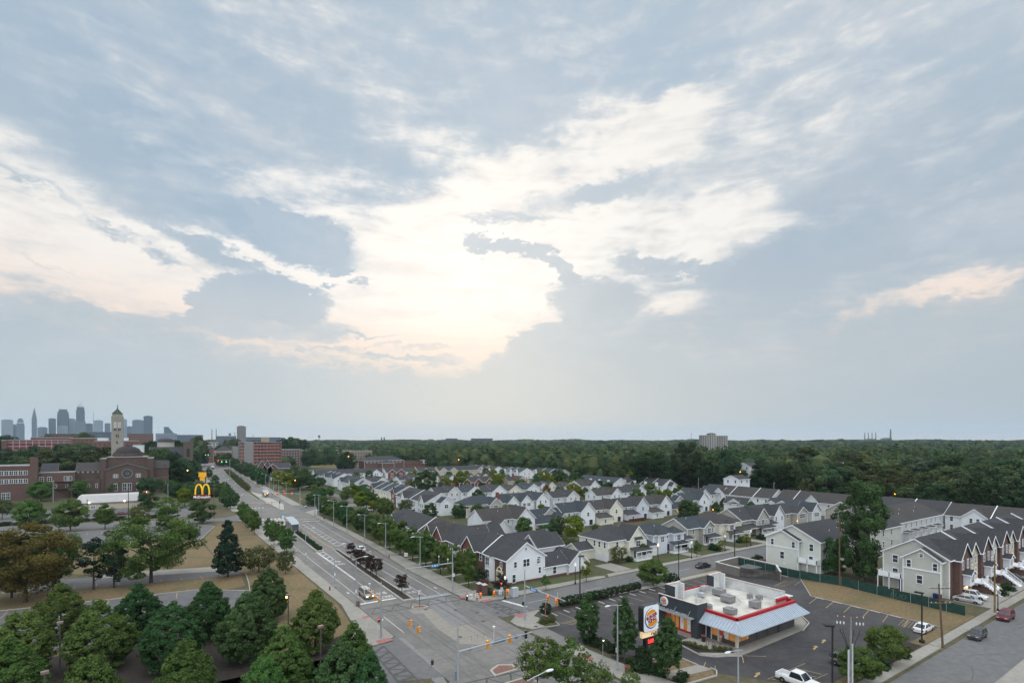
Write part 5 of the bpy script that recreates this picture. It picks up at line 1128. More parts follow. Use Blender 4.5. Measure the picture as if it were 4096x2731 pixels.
for i in range(7): tree('ball',69.0+i*1.8,84.0-.08*i,LB[i],1.75,1.15,group=HG,name='clipped_bush',cat='bush')
LB = ['first clipped bush of the second hedge row','second clipped bush of the second hedge row','third clipped bush of the second hedge row','fourth clipped bush of the second hedge row','fifth clipped bush of the second hedge row','last clipped bush of the second hedge row near the small tree']
for i in range(6): tree('ball',82.0+i*1.75,84.0,LB[i],1.6,1.05,group=HG,name='clipped_bush',cat='bush')
x, y = survey('N',533,745); tree('ball',x,y,'lone clipped ball bush at the car park corner',2.0,1.25,name='clipped_bush',cat='bush')
for i, (x, y) in enumerate([(101.0,84.0),(103.2,83.9)]): tree('ball',x,y,['left bush of the pair by the tall black lamp','right bush of the pair by the tall black lamp'][i],1.9,1.3,group='bush pair by the black lamp',name='clipped_bush',cat='bush')
for fr, x, y, H, R, lab in [('N',1050,1075,1.2,1.5,'low dark shrub under the first upright tree'),('N',1160,1120,1.2,1.4,'dark shrub in the bed near the hydrant'),('N',1240,1160,1.3,1.4,'dark shrub right behind the hydrant'),('N',1340,1200,1.3,1.4,'dark shrub left of the tall upright tree'),('N',1700,1300,2.0,1.6,'large dark shrub below the square pole sign'),('N',1560,1390,1.5,1.4,'rounded shrub in front of the pole sign bed'),('N',1650,1420,1.5,1.5,'rounded shrub right of the first below the sign'),('N',1780,1440,1.3,1.4,'dark shrub along the mulch edge'),('N',1860,1470,1.3,1.3,'dark shrub at the right end of the mulch bed'),('N',2120,1530,1.3,1.2,'lone shrub beside the dry grass island'),
   ('P',860,1250,1.6,1.3,'clipped bush left of the bushy round tree'),('P',770,1300,1.6,1.3,'clipped bush between the two bushy trees'),('P',1090,1130,1.5,1.1,'clipped bush at the car park exit')]:
    x, y = survey(fr,x,y); tree('bush',x,y,lab,H,R,name='shrub',cat='shrub')
for i in range(4): tree('grassy',59.0+.75*i,77.6+.25*(i % 2),'ornamental grass clump on the corner island',.9,.9,group='grass clumps on the corner island',name='grass_clump',cat='plant',z=.2)
for i in range(10): t_ = i/9; tree('grassy',72.4+3.6*t_-(.9 if 2 < i < 6 else 0),56.6-6.2*t_,'low flowering plant along the restaurant kerb bed',.6,.55,group='low plants along the restaurant kerb',name='bedding_plant',cat='plant',z=.18)
for i in range(16): x, y = -2-i*6.3+.0, 280.5+i*1.05; tree('bush',x,y,'clipped hedge length along the restaurant lot edge',1.3,3.4,group='hedge lengths along the restaurant lot',name='hedge',cat='hedge')
# ---- the wood beyond the estate
RED_R = roofmat('red_shingle',(.11,.045,.04)); BLUE_R = mat('blue_tarp_roof',(.05,.22,.5),.7)
WOODH = [('long red shingled roof over a peach wall inside the wood',3045,345,13,352,405,'E','tan',RED_R),('pale flat roofed house left of the red roof in the wood',2995,350,11,290,330,'E','white',None),('house with maroon roof deep in the wood beside the brick chimney',3345,350,8,285,345,'E','cream',RED_R),
 ('tall pale gabled house half hidden by trees on the right',3952,300,9,490,575,'F','cream',RED_R),('steep grey turret house inside the wood',2682,430,4.6,372,430,'D','pale',None),('white house with a bright blue roof in the wood',2250,520,5,346,385,'D','white',BLUE_R),('white walled house under the leafy tree at the wood edge',2950,290,10,440,480,'E','white',None)]
def blocked(x, y):
    d = x*FW[0]+y*FW[1]; s = (x*RT[0]+y*RT[1])/d
    for w in WOODH:
        if abs(s-(w[1]-CX)/FOC) < (w[3]*.5+1)/w[2] and w[2]-13 < d < w[2]+9: return True
    return False
def open_ground(x, y):
    if abs(x-(44+max(0,y-500)*.031)) < 42 and y > 0: return True
    if 50 < x < 292 and 92 < y < 500: return True
    if 100 < x < 255 and 10 < y < 96: return True
    if 255 <= x < 268 and 92 < y < 182: return True
    if x > 230 and 20 < y < 36 and x < 380: return True
    if x < 60 and y < 560: return True
    if 60 < x < 260 and 480 < y < 640: return True
    return False
rw = random.Random(11); spots = []
d = 250.0
while d < 720:
    step = 11+d*.006
    a = -.30+rw.random()*.03
    while a < .84:
        dd = d+rw.uniform(-4,4); aa = a+rw.uniform(-.3,.3)*step/d
        x = dd*math.sin(TH+aa); y = dd*math.cos(TH+aa)
        if not open_ground(x,y) and not blocked(x,y): spots.append((dd,x,y))
        a += step/d
    d += step*.8
spots.sort(); near, rest = spots[:150], spots[150:]
for i, (dd, x, y) in enumerate(near):
    h = rw.uniform(13,23)*(1.0 if dd > 330 else .88); tree('wood',x,y,'leafy tree in the front of the wood behind the estate',h,h*rw.uniform(.31,.40),group='trees of the wood behind the estate',name='woodland_tree',v=rw.randrange(5))
for i, (px, dist, H, R, k, lab) in enumerate([(2745,360,35,10,'wood','tallest dark tree rising over the skyline beside the tower block'),(3640,330,24,9,'silver','silvery grey tree of the wood, left one'),(3730,325,23,9,'silver','silvery grey tree of the wood, right one'),(2600,345,27,12,'wood','huge rounded tree left of the tallest one'),(2880,345,30,12,'wood','huge rounded dark tree below the tower block'),(3220,380,31,13,'wood','huge dark tree with tall crown right of the tower block'),(3430,300,25,12,'wood','broad tree behind the tall poplar'),(3800,310,26,12,'wood','broad dark tree left of the pale hidden house'),(4060,270,24,11,'wood','dark tree at the right picture edge'),(1240,640,27,10,'wood','tall dark tree behind the pink balconied block')]):
    x, y = bear(px, dist); tree(k,x,y,lab,H,R,name='woodland_tree')
# the rest of the wood is one mass of crowns
def mass(items, name):
    VV = []; TT = []; lib = {}
    for lod, n, size in ((0,420,1.25),(1,90,2.6),(2,26,6.0)):
        lib[lod] = []
        for s in range(5):
            V, T = crown('round', 900+lod*10+s, .12, 1.0, .36, n, size/20, None, 26 if lod < 2 else 9, .3, .3, .6, raw=True); lib[lod].append((V, T))
    # an inner dark body keeps the crowns closed
    bl = MB().blob((0,0,.55),(.28,.28,.40), n=6, m=4); cv = []
    for f in bl.f:
        q = [bl.v[i] for i in f]; q = q if len(q) == 4 else q+[q[-1]]; cv += q
    cv = np.array(cv)
    for lod, x, y, z, h, w in items:
        V, T = lib[lod][rw.randrange(5)]; a = rw.random()*6.28; c, s_ = math.cos(a), math.sin(a); tn = rw.random()
        for U, tt_ in ((V, T), (cv, np.full(len(cv), .25))):
            Q = np.empty_like(U); Q[:,0] = (U[:,0]*c-U[:,1]*s_)*w+x; Q[:,1] = (U[:,0]*s_+U[:,1]*c)*w+y; Q[:,2] = U[:,2]*h+z
            VV.append(Q); TT.append(np.clip(tt_*.45+tn*.55, 0, 1))
    o = link(name, raw_mesh(name, np.concatenate(VV), np.concatenate(TT), L_FAR)); o['kind'] = 'stuff'; return o
items = []
for dd, x, y in rest: h = rw.choice((rw.uniform(10,16),rw.uniform(15,22),rw.uniform(20,27))); items.append((0,x,y,0,h,h*rw.uniform(.95,1.35)))
d = 720
while d < 9500:
    step = 14+d*.012 if d < 2600 else 14+d*.03
    a = -.82
    while a < .84:
        dd = d*(1+rw.uniform(-.02,.02)); aa = a+rw.uniform(-.4,.4)*step/d; x = dd*math.sin(TH+aa); y = dd*math.cos(TH+aa)
        road = abs(x-(44+max(0,y-500)*.031)) < 45
        city = aa < -.38
        if not road and not (city and d < 2600 and rw.random() < .62):
            h = (rw.choice((rw.uniform(10,16),rw.uniform(15,22),rw.uniform(20,28))) if d < 1800 else rw.uniform(9,30))*(.85 if city else 1); z = 0 if d < 1400 else min(9, (d-1400)*.008); z += 0 if d < 2600 else (2+4*math.sin(aa*23)+4*math.sin(aa*57+1)+rw.uniform(0,6))*d/6000
            lod = 0 if d < 820 else (1 if d < 2600 else 2)
            items.append((lod,x,y,z,h,max(h*rw.uniform(.9,1.3), step*(1.0 if lod < 2 else 1.6))))
        a += step/d
    d += step*(.9 if d < 2600 else 1.3)
mass(items, 'distant_wood')
OQ = 'trees between the old brick buildings'
for p0, p1, yt, dep, n in [(330,720,690,392,7),(740,1110,730,385,7),(1105,1300,720,392,4),(100,330,775,372,4),(700,1100,660,520,7),(1700,2010,720,405,6),(1980,2200,820,375,5),(0,340,745,420,5),(1690,1820,630,590,3),(1920,2140,625,600,5),(540,700,565,800,3),(950,1050,555,820,3),(2270,2340,590,700,3),(0,110,560,640,3)]:
    for i in range(n):
        px = (p0+(p1-p0)*(i+.5)/n+rw.uniform(-15,15))/2.94; dd = dep+rw.uniform(-22,22); x, y = bear(px, dd); zt_ = EYE-(1550+(yt+rw.uniform(-14,24))/2.94-HY)*dd/FOC
        tree('wood',x,y,'leafy tree between the old brick buildings on the left',max(7,zt_),max(5,zt_*.42),group=OQ,name='woodland_tree')
for p0, p1, yt, dep, n in [(620,770,310,1150,5),(850,1000,330,800,4),(200,290,310,900,4),(420,600,400,900,6),(1960,2050,470,560,4),(500,640,480,700,5),(1250,1500,300,800,8)]:
    for i in range(n):
        px = 700+(p0+(p1-p0)*(i+.5)/n)/2.94; dd = dep+rw.uniform(-30,30); x, y = bear(px, dd); zt_ = EYE-(1650+(yt+rw.uniform(-8,18))/2.94-HY)*dd/FOC
        tree('wood',x,y,'dark tree standing between the blocks of the far avenue',max(8,zt_),max(6,zt_*.42),group='trees between the blocks of the far avenue',name='woodland_tree')
# scattered trees between the buildings on the left
for i in range(26):
    px = rw.uniform(20,1000); dist = rw.uniform(420,760); x, y = bear(px, dist)
    if abs(x-(44+max(0,y-500)*.031)) < 34 or (-50 < x < 8 and 395 < y < 470) or (x < -40 and 395 < y < 440): continue
    h = rw.uniform(9,16); tree('wood',x,y,'dark leafy tree among the old buildings left of the avenue',h,h*.42,group='trees among the buildings left of the avenue',name='woodland_tree')
# ------------------------------------------------------------------ city beyond, church, diner across the side street
def onY(fr, px, Y):
    "point on the line of sight through column px where it crosses the street line Y"
    o = _FR[fr]; s = (o[0]+px/o[2]-CX)/FOC; t = Y/(FW[1]+s*RT[1]); return t*(FW[0]+s*RT[0]), t
def zat(fr, py, depth): o = _FR[fr]; return EYE-(o[1]+py/o[2]-HY)*depth/FOC
def facade(name, col, win=(.03,.04,.055), fx=3.2, fz=3.4, wx=.55, wz=.5, rough=.8):
    "wall with a procedural grid of windows"
    if name in MATS: return MATS[name]
    m = mat(name, col, rough, .08, .3); t = NT(m.node_tree); b = m.node_tree.nodes['Principled BSDF']
    geo = t.n('ShaderNodeNewGeometry'); s = t.n('ShaderNodeSeparateXYZ'); t.l(geo.outputs['Position'], s.inputs[0])
    sn = t.n('ShaderNodeSeparateXYZ'); t.l(geo.outputs['Normal'], sn.inputs[0])
    side = t.math('GREATER_THAN', t.math('ABSOLUTE', sn.outputs[0]), .6)
    u = t.math('ADD', t.math('MULTIPLY', s.outputs[0], t.math('SUBTRACT', 1.0, side)), t.math('MULTIPLY', s.outputs[1], side))
    a = t.math('LESS_THAN', t.math('ABSOLUTE', t.math('SUBTRACT', t.math('FRACT', t.math('DIVIDE', u, fx)), .5)), wx/2)
    c = t.math('LESS_THAN', t.math('ABSOLUTE', t.math('SUBTRACT', t.math('FRACT', t.math('DIVIDE', s.outputs[2], fz)), .5)), wz/2)
    up = t.math('LESS_THAN', t.math('ABSOLUTE', sn.outputs[2]), .5)
    f = t.math('MULTIPLY', t.math('MULTIPLY', a, c), up)
    old = b.inputs['Base Color'].links[0].from_socket
    t.l(t.mix(f, old, win), b.inputs['Base Color']); return m
FLATROOF = mat('flat_roof', (.30,.31,.31), .9, .2, .3, var2=.4, scale2=.05); DKROOF = mat('dark_flat_roof', (.07,.07,.075), .9, .2, .3)
STEEL = mat('tower_glass', (.085,.10,.115), .6, .1, .05); PALEST = mat('pale_tower_stone', (.34,.33,.31), .8, .08, .05)
def box_building(name, label, cat, x0, x1, y0, y1, z1, m, roof=None, par=.8, group=None):
    o = thing(name, label, cat, ((x0+x1)/2,(y0+y1)/2,0), group=group); c = ((x0+x1)/2,(y0+y1)/2,0)
    MB().box(x0,x1,y0,y1,-.5,z1).build('wall', m, o, off=c)
    b = MB(); p = max(.3, min(.6,(x1-x0)*.02)); b.box(x0-p*.2,x1+p*.2,y0-p*.2,y1+p*.2,z1,z1+.12)
    for a in ((x0-p*.2,x1+p*.2,y0-p*.2,y0+p),(x0-p*.2,x1+p*.2,y1-p,y1+p*.2),(x0-p*.2,x0+p,y0+p,y1-p),(x1-p,x1+p*.2,y0+p,y1-p)): b.box(*a,z1+.12,z1+par)
    b.build('roof', roof or FLATROOF, o, off=c); return o
# ---- downtown
SK = 'downtown towers on the skyline'
def tower(label, fr, xa, xb, yt, m, depth=4800, top=None, mat_top=None, deep=None, name='tower'):
    o_ = _FR[fr]; a = o_[0]+xa/o_[2]; c = o_[0]+xb/o_[2]; zt = zat(fr,yt,depth); az = math.atan(((a+c)/2-CX)/FOC); w = (c-a)/FOC*depth*math.cos(az); x, y = bear((a+c)/2, depth)
    o = thing(name, label, 'skyscraper' if depth > 4000 else 'building', (x,y,0), -TH-az, SK if depth > 4000 else None); dp = deep or w*.6
    b = MB()
    if top == 'cham': b.prism([(-w/2,-dp/2),(w/2,-dp/2),(w/2,dp/2),(-w/2,dp/2)], -2, zt*.86); b.prism([(-w*.46,-dp*.46),(w*.46,-dp*.46),(w*.46,dp*.46),(-w*.46,dp*.46)], zt*.86, zt*.93); b.prism([(-w*.36,-dp*.4),(w*.36,-dp*.4),(w*.36,dp*.4),(-w*.36,dp*.4)], zt*.93, zt)
    elif top == 'dome':
        for k, f in ((0,1),(.72,.92),(.84,.74),(.92,.5)): b.box(-w/2*f,w/2*f,-dp/2*f,dp/2*f,zt*k-(2 if k == 0 else 0),zt*min(1,k+.3 if k == 0 else k+.1) if k else zt*.72)
    elif top == 'spire':
        for k, k2, f in ((0,.72,1),(.72,.80,.76),(.80,.86,.56),(.86,.90,.4)): b.box(-w/2*f,w/2*f,-dp/2*f,dp/2*f,zt*k-(2 if k == 0 else 0),zt*k2)
    elif top == 'step':
        for k in range(5): b.box(-w/2,w*(.5-.14*k),-dp/2,dp/2-.01*k,zt*(.5+.1*k)-(zt*.5+2 if k == 0 else 0),zt*(.6+.1*k))
    elif top == 'pyr': b.box(-w/2,w/2,-dp/2,dp/2,-2,zt*.80); b.box(-w*.43,w*.43,-dp*.43,dp*.43,zt*.8,zt*.87)
    else: b.box(-w/2,w/2,-dp/2,dp/2,-2,zt)
    b.build('shaft', m, o)
    if top == 'spire': MB().lathe([(w*.17,zt*.90),(w*.10,zt*.95),(w*.02,zt),(0,zt*1.06)], n=8).build('spire', m, o)
    if top == 'pyr': MB().add([(-w*.40,-dp*.40,zt*.87),(w*.40,-dp*.40,zt*.87),(w*.40,dp*.40,zt*.87),(-w*.40,dp*.40,zt*.87),(0,0,zt)], [(0,1,4),(1,2,4),(2,3,4),(3,0,4)]).build('pyramid_roof', mat('pale_metal_roof', (.4,.4,.42), .5), o)
    if top is None: MB().box(-w*.3,w*.3,-dp*.3,dp*.3,zt,zt+w*.06).build('plant_room', m, o)
    return o
F1 = facade('tower_dark', (.03,.05,.075), (.018,.032,.05), 7, 10, .6, .55); F2 = facade('tower_pale', (.17,.21,.25), (.10,.13,.17), 8, 11, .5, .5); F3 = facade('tower_hazed', (.08,.105,.135), (.05,.07,.095), 7, 10, .55, .5)  # bluish haze tint is painted into these distant wall colours
for a in [('pale wide slab at the left end of the skyline',15,155,380,F2,None),('low grey block before the pale slab on the skyline',40,190,430,F3,None),('round shouldered tower left of the slender spire',190,290,362,F3,'dome'),('slender stepped stone tower with a needle spire',372,435,232,F3,'spire'),
   ('small dark square tower between the spire and the twin giants',570,658,364,F1,None),('massive dark tower with chamfered top',672,812,255,F1,'cham'),('pale low slab behind the chamfered tower',770,890,368,F2,None),('tallest tower with a pale pyramid roof',895,998,162,F1,'pyr'),
   ('grey office block at the foot of the tallest tower',885,1008,400,F3,None),('low broad block right of the tallest tower',1000,1092,424,F1,None),('square pale office block left of the church tower',1103,1213,387,F2,None),('low block just left of the church tower',1230,1300,420,F3,None),
   ('pale narrow tower peeping right of the church tower',1450,1493,372,F2,None),('mid blue slab beside the dark flat topped tower',1555,1690,384,F3,None),('dark flat topped tower at the right of the skyline',1688,1795,336,F1,None),('stepped glass office block apart on the right of the skyline',1928,2062,462,F1,'step'),
   ('long low grey block along the foot of the skyline',440,560,468,F3,None),('broad pale block at the foot of the chamfered tower',680,800,450,F2,None),('low pale block left of the dark square tower',590,660,460,F2,None),('brownish low block at the foot of the flat topped tower',1490,1560,458,F3,None)]:
    tower(a[0],'A',a[1],a[2],a[3],a[4],4800+20*len(a[0]) % 300,a[5])
def mast(label, fr, px, yt, depth, r=.8, m=None, cat='mast', name='mast'):
    o_ = _FR[fr]; x, y = bear(o_[0]+px/o_[2], depth); zt = zat(fr,yt,depth); o = thing(name, label, cat, (x,y,0))
    MB().tube([(0,0,-1),(0,0,zt)], [r,r*.5], 6).build('shaft', m or STEEL, o); return o
mast('thin radio mast between the skyline towers','A',1098,290,3200,1.6)
mast('radio mast rising beside the tallest wood tree','D',1955,85,2400,1.3)
BRK = facade('factory_brick', (.15,.045,.05), (.05,.03,.035), 4.2, 3.9, .0, .0); CHB = brickmat('church_brick', (.078,.050,.040)); HALLB = brickmat('hall_brick', (.105,.056,.045)); GTRIM = mat('stone_trim',(.20,.20,.20),.8)
mast('left chimney of the far brick pair','B',434,190,2600,3.0,HALLB,'chimney','chimney'); mast('right chimney of the far brick pair','B',484,187,2600,3.0,HALLB,'chimney','chimney'); mast('lone dark chimney left of the slab tower','B',704,230,2500,2.2,HALLB,'chimney','chimney'); mast('thin chimney right of the slab tower','B',918,262,1800,1.6,HALLB,'chimney','chimney')
def water_tower(label, fr, px, yt, depth):
    o_ = _FR[fr]; x, y = bear(o_[0]+px/o_[2], depth); zt = zat(fr,yt,depth); o = thing('water_tower', label, 'water tower', (x,y,0)); r = 5.5*depth/2500
    MB().lathe([(r*.3,zt-r*2.4),(r,zt-r*1.9),(r,zt-r*.7),(0,zt)], n=12).build('tank', STEEL, o)
    b = MB(); [b.tube([(r*.8*math.cos(k*1.57),r*.8*math.sin(k*1.57),0),(r*.6*math.cos(k*1.57),r*.6*math.sin(k*1.57),zt-r*1.9)], .5, 5) for k in range(4)]; b.build('stand', STEEL, o)
water_tower('water tower standing over the far trees','B',1695,260,2600); water_tower('small water tower among the far roofs','B',645,238,2700)
t_ = tower('slab tower block standing alone over the avenue','B',728,834,160,facade('slab_concrete',(.20,.195,.19),(.06,.065,.075),3.4,3.0,.7,.5),1500,None,name='tower_block'); 
# grey tower block right of centre
o = thing('tower_block','wide grey apartment tower with dark balcony columns above the wood','building',(*bear(2853,900),0),-TH)
b = MB(); sc_ = 900/FOC; WD = (1668-1610)/.5742*sc_
TB = facade('grey_block', (.27,.265,.25), (.05,.055,.06), 2.9, 2.9, .62, .62)
b.box(-WD/2,-WD*.2,-8,8,-1,zat('D',118,900)); b.box(-WD*.2,WD*.02,-9,7,-1,zat('D',96,900)); b.box(WD*.02,WD/2,-8,8,-1,zat('D',124,900)); b.build('wall', TB, o)
MB().box(-WD*.14,-WD*.02,-4,4,zat('D',96,900),zat('D',90,900)).build('plant_room', TB, o)
b = MB(); [b.box(-WD/2+WD*k/11-.4,-WD/2+WD*k/11+.4,-9.4,-8,0,zat('D',126,900)) for k in range(1,11)]; b.build('pilasters', PALEST, o)
# power station on the lake shore
for i, px in enumerate((470,512,556,600)): mast(['first of four slim chimneys of the lakeside power station','second of four slim chimneys of the lakeside power station','third of four slim chimneys of the lakeside power station','last of four slim chimneys of the lakeside power station'][i],'F',px,86,4200,5.2,HALLB,'chimney','chimney')
mast('tall thick chimney with lit top at the power station','F',775,46,4200,8.5,HALLB,'chimney','chimney')
tower('long low hall under the four slim chimneys','F',430,640,172,F3,4250,name='power_station'); tower('boiler house beside the tall thick chimney','F',655,790,156,F3,4260,name='power_station')
for lab, fr, xa, xb, yt, dp in [('twin spired church left of centre on the far skyline','C',365,378,-6,3200),('second spire of the far church left of centre','C',395,410,-6,3200),('long institutional roof on the far skyline','C',1080,1310,22,3400),('far low block right of the institutional roof','C',1340,1760,34,3400),('small distant twin tower over the wood','D',1255,1264,178,2600),('second small distant twin tower over the wood','D',1298,1307,176,2600),('flat far block over the wood on the left','D',300,380,184,3000)]: tower(lab,fr,xa,xb,yt,F1,dp,name='distant_building')
# ---- old quarter on the left
def byY(name, label, fr, xa, xb, yt, Y, deep, m, roof=None, cat='building', zt=None):
    x0, d0 = onY(fr,xa,Y); x1, d1 = onY(fr,xb,Y); z = zt or zat(fr,yt,(d0+d1)/2); return box_building(name,label,cat,x0,x1,Y,Y+deep,z,m,roof)
GRIDW = facade('factory_grid', (.30,.27,.26), (.135,.028,.036), 5.2, 4.0, .88, .82); OLDB = facade('old_brick', (.14,.075,.06), (.055,.045,.045), 4, 4, .4, .45); TANB = facade('tan_brick', (.22,.18,.145), (.06,.06,.06), 3.4, 3.3, .42, .45)
byY('factory','long red panelled factory with white framed bays','A',75,800,622,760,26,GRIDW)
byY('factory','brick factory wing at the left picture edge beside the red panelled one','A',15,80,622,758,26,HALLB)
byY('factory','low brown brick factory right of the red panelled one','A',810,1105,596,820,40,OLDB); byY('factory','flat brown warehouse behind the white church tower','A',1110,1620,630,720,40,OLDB)
byY('factory','upper brick storey behind the red panelled factory','A',360,815,590,860,30,OLDB); byY('factory','dark long shed under the skyline','A',530,880,548,1100,60,HALLB,DKROOF)
byY('warehouse','white roofed shed with small windows left of the church tower','A',1105,1260,592,880,30,W['white']); byY('warehouse','white dormered building right of the church tower','A',1450,1505,590,860,20,W['white'])
byY('warehouse','pale low shed with white roof behind the church dome','A',1560,1690,680,620,30,W['pale']); byY('warehouse','grey low shed roof behind the trees on the left','A',720,1100,752,560,24,W['pale'])
byY('warehouse','dark roofed low building behind the brick hall','A',0,240,760,560,30,HALLB,DKROOF); byY('warehouse','low haze tinted warehouse at the foot of the skyline','A',1000,1320,520,1900,60,F3); byY('warehouse','dark broad hall before the flat topped tower','A',1500,1800,545,1500,80,OLDB,DKROOF)
byY('warehouse','pale commercial block near the stepped tower','A',1830,2080,540,2200,60,F2); byY('warehouse','low haze tinted row right of the stepped tower','B',0,330,262,2600,60,F3); byY('warehouse','low haze tinted row under the twin chimneys','B',500,720,276,2400,60,F3)  # farthest low blocks take the painted haze colour instead of their own
byY('warehouse','low haze tinted row right of the slab tower','B',860,1240,290,2200,60,F3); byY('warehouse','pale commercial building at the end of the avenue','B',350,510,352,1250,40,facade('pale_frames',(.36,.35,.32),(.08,.08,.09),6,5,.7,.6)); byY('warehouse','red brown roofed shop row on the far avenue','B',330,470,425,930,30,OLDB,DKROOF)
# domed hall behind
x0, dd = onY('A',1840,640); x1, _ = onY('A',2060,640); cx = (x0+x1)/2; zt = zat('A',588,dd); zb = zat('A',645,dd)
o = thing('domed_hall','pale drum hall with broad dark dome behind the trees','building',(cx,640+(x1-x0)/2,0)); r = (x1-x0)/2
MB().lathe([(r*.93,-1),(r*.93,zb),(r*.98,zb),(r*.98,zb+.6)], n=24).build('drum', PALEST, o); MB().lathe([(r,zb+.6),(r*.9,zb+(zt-zb)*.5),(r*.6,zb+(zt-zb)*.86),(0,zt)], n=28).build('dome', mat('dome_slate',(.05,.05,.055),.9,.15,1), o, True)
# stone church with square tower
h = House('stone_church','dark stone church with long slate roof and square corner tower','church',0,545,0)
x0, dd = onY('T',0,545); x1, _ = onY('T',640,545); h.block(x0,x1,545,566,zat('T',640,dd),zat('T',415,dd),'x','stone',corner=False)
x0, dd = onY('T',640,538); x1, _ = onY('T',805,538); zt = zat('T',330,dd)
h.walls.box(x0,x1,538,550,-.2,zt,h.mi('stone')); h.walls.box(x1-2.2,x1+.3,537.6,540.2,-.2,zat('T',265,dd),h.mi('stone'))
for k in range(4): xx = x0+(x1-x0)*(k+.5)/4.6; h.walls.box(xx-.6,xx+.6,537.8,538.6,zt,zt+1.0,h.mi('stone'))
h.part('bell_opening', MB().box((x0+x1)/2-1.4,(x0+x1)/2+1.4,537.9,538.0,zt*.62,zt*.84), DKMETAL); h.done()
# brown brick basilica
Y0 = 412.0; fx = lambda p, Y=Y0: onY('A',p,Y)[0]; dz = lambda p, Y=Y0: zat('A',p,onY('A',1490,Y)[1])
W['church'] = CHB; W['hall'] = HALLB
h = House('basilica','brown brick church with pedimented front, rose window and ribbed dark dome','church',fx(1490),425,2); h.tm = GTRIM
h.block(fx(1245),fx(1738),Y0,Y0+20,dz(955),dz(890),'y','church',corner=False,ov=.5); h.walls.box(fx(1250),fx(1732),Y0+4,Y0+34,0,dz(822),h.mi('church'))
for a, c, top in ((1170,1248,838),(1732,1805,838)): h.walls.box(fx(a),fx(c),Y0+2,Y0+24,0,dz(top),h.mi('church')); h.trim.box(fx(a)-.2,fx(c)+.2,Y0+1.8,Y0+24,dz(top),dz(top)+.4)
for a, c, et, rt in ((880,1170,965,880),(1805,1985,945,868)): h.block(fx(a),fx(c),Y0+6,Y0+22,dz(et),dz(rt),'x','church',corner=False); h.walls.box(fx(a),fx(c),Y0+1,Y0+8,0,dz(1070),h.mi('church'))
h.trim.box(fx(1245),fx(1738),Y0+3.6,Y0+34.4,dz(822),dz(815))
c = (fx(1490), Y0+20); r = (fx(1655)-fx(1330))/2
h.part('drum', MB().lathe([(r*1.12,dz(815)),(r*1.12,dz(775))], (c[0],c[1],0), 24), CHB)
b = MB().lathe([(r*1.04,dz(778)),(r*1.0,dz(760)),(r*.86,dz(725)),(r*.55,dz(700)),(r*.25,dz(692)),(r*.25,dz(682)),(0,dz(676))], (c[0],c[1],0), 32)
h.part('dome', b, mat('dome_tile',(.035,.033,.034),.9,.15,1), True)
b = MB()
for k in range(20): a = k*math.pi/10; b.bar((c[0]+r*1.2*math.cos(a),c[1]+r*1.2*math.sin(a),dz(808)),(c[0]+r*1.05*math.cos(a),c[1]+r*1.05*math.sin(a),dz(765)),.35,.5)
h.part('buttresses', b, CHB)
wz_ = dz(1008); wx = fx(1496)
b = MB()
for k in range(24):
    a = k*math.pi/12; q = (k+1)*math.pi/12
    for r0, r1 in ((2.5,2.85),(.5,.7)): b.add([(wx+r0*math.cos(a),Y0-.12,wz_+r0*math.sin(a)),(wx+r0*math.cos(q),Y0-.12,wz_+r0*math.sin(q)),(wx+r1*math.cos(q),Y0-.12,wz_+r1*math.sin(q)),(wx+r1*math.cos(a),Y0-.12,wz_+r1*math.sin(a))], [(3,2,1,0)])
for k in range(12): a = k*math.pi/6; b.bar((wx+.7*math.cos(a),Y0-.1,wz_+.7*math.sin(a)),(wx+2.5*math.cos(a),Y0-.1,wz_+2.5*math.sin(a)),.16,.1)
rw_ = h.part('rose_window', b, mat('grey_stone',(.22,.21,.2),.8)); g = MB().add([(wx+2.6*math.cos(k*math.pi/12),Y0-.05,wz_+2.6*math.sin(k*math.pi/12)) for k in range(24)],[tuple(range(24))]); gg = g.build('pane', GLASS, rw_, off=h.o)
for p in (1360,1627): h.wins('E',Y0,[fx(p)-.9,fx(p),fx(p)+.9],[dz(1035)],.5,2.0)
for p, w in ((1360,1.6),(1466,1.9),(1524,1.9),(1626,1.6)): h.win('E',Y0,fx(p),dz(1165),w,4.4)
for p in (1040,1135,1938,1850): h.win('E',Y0+1,fx(p),dz(1140),.8,2.2)
for p in (905,960,1020,1080,1140): h.win('E',Y0+6,fx(p),dz(985),.5,.5)
h.done()
# white campanile
YT = 440.0; x0, dd = onY('A',1308,YT); x1, _ = onY('A',1448,YT); cx = (x0+x1)/2; w = (x1-x0)/2; Z_ = lambda p: zat('A',p,dd); cst = mat('tower_limestone',(.27,.255,.225),.85,.1,.8,var2=.3,scale2=.2)
o = thing('church_tower','tall pale stone bell tower with arched openings, dark pyramid cap and cross','tower',(cx,YT+w,0))
MB().box(-w,w,-w,w,-.5,Z_(335)).build('shaft', cst, o)
b = MB().box(-w*.86,w*.86,-w*.86,w*.86,Z_(335),Z_(305)); [b.box(-w-.15,w+.15,-w-.15,w+.15,Z_(q)-.25,Z_(q)+.25) for q in (518,345,372)]; b.build('belfry', cst, o)
MB().add([(-w*.95,-w*.95,Z_(305)),(w*.95,-w*.95,Z_(305)),(w*.95,w*.95,Z_(305)),(-w*.95,w*.95,Z_(305)),(0,0,Z_(238))],[(0,1,4),(1,2,4),(2,3,4),(3,0,4),(3,2,1,0)]).build('roof', mat('copper_dark',(.03,.055,.05),.7), o)
b = MB().box(-.12,.12,-.12,.12,Z_(238),Z_(196)); b.box(-.6,.6,-.12,.12,Z_(210)-.1,Z_(210)+.15); b.blob((0,0,Z_(234)),.45); b.build('cross', DKMETAL, o)
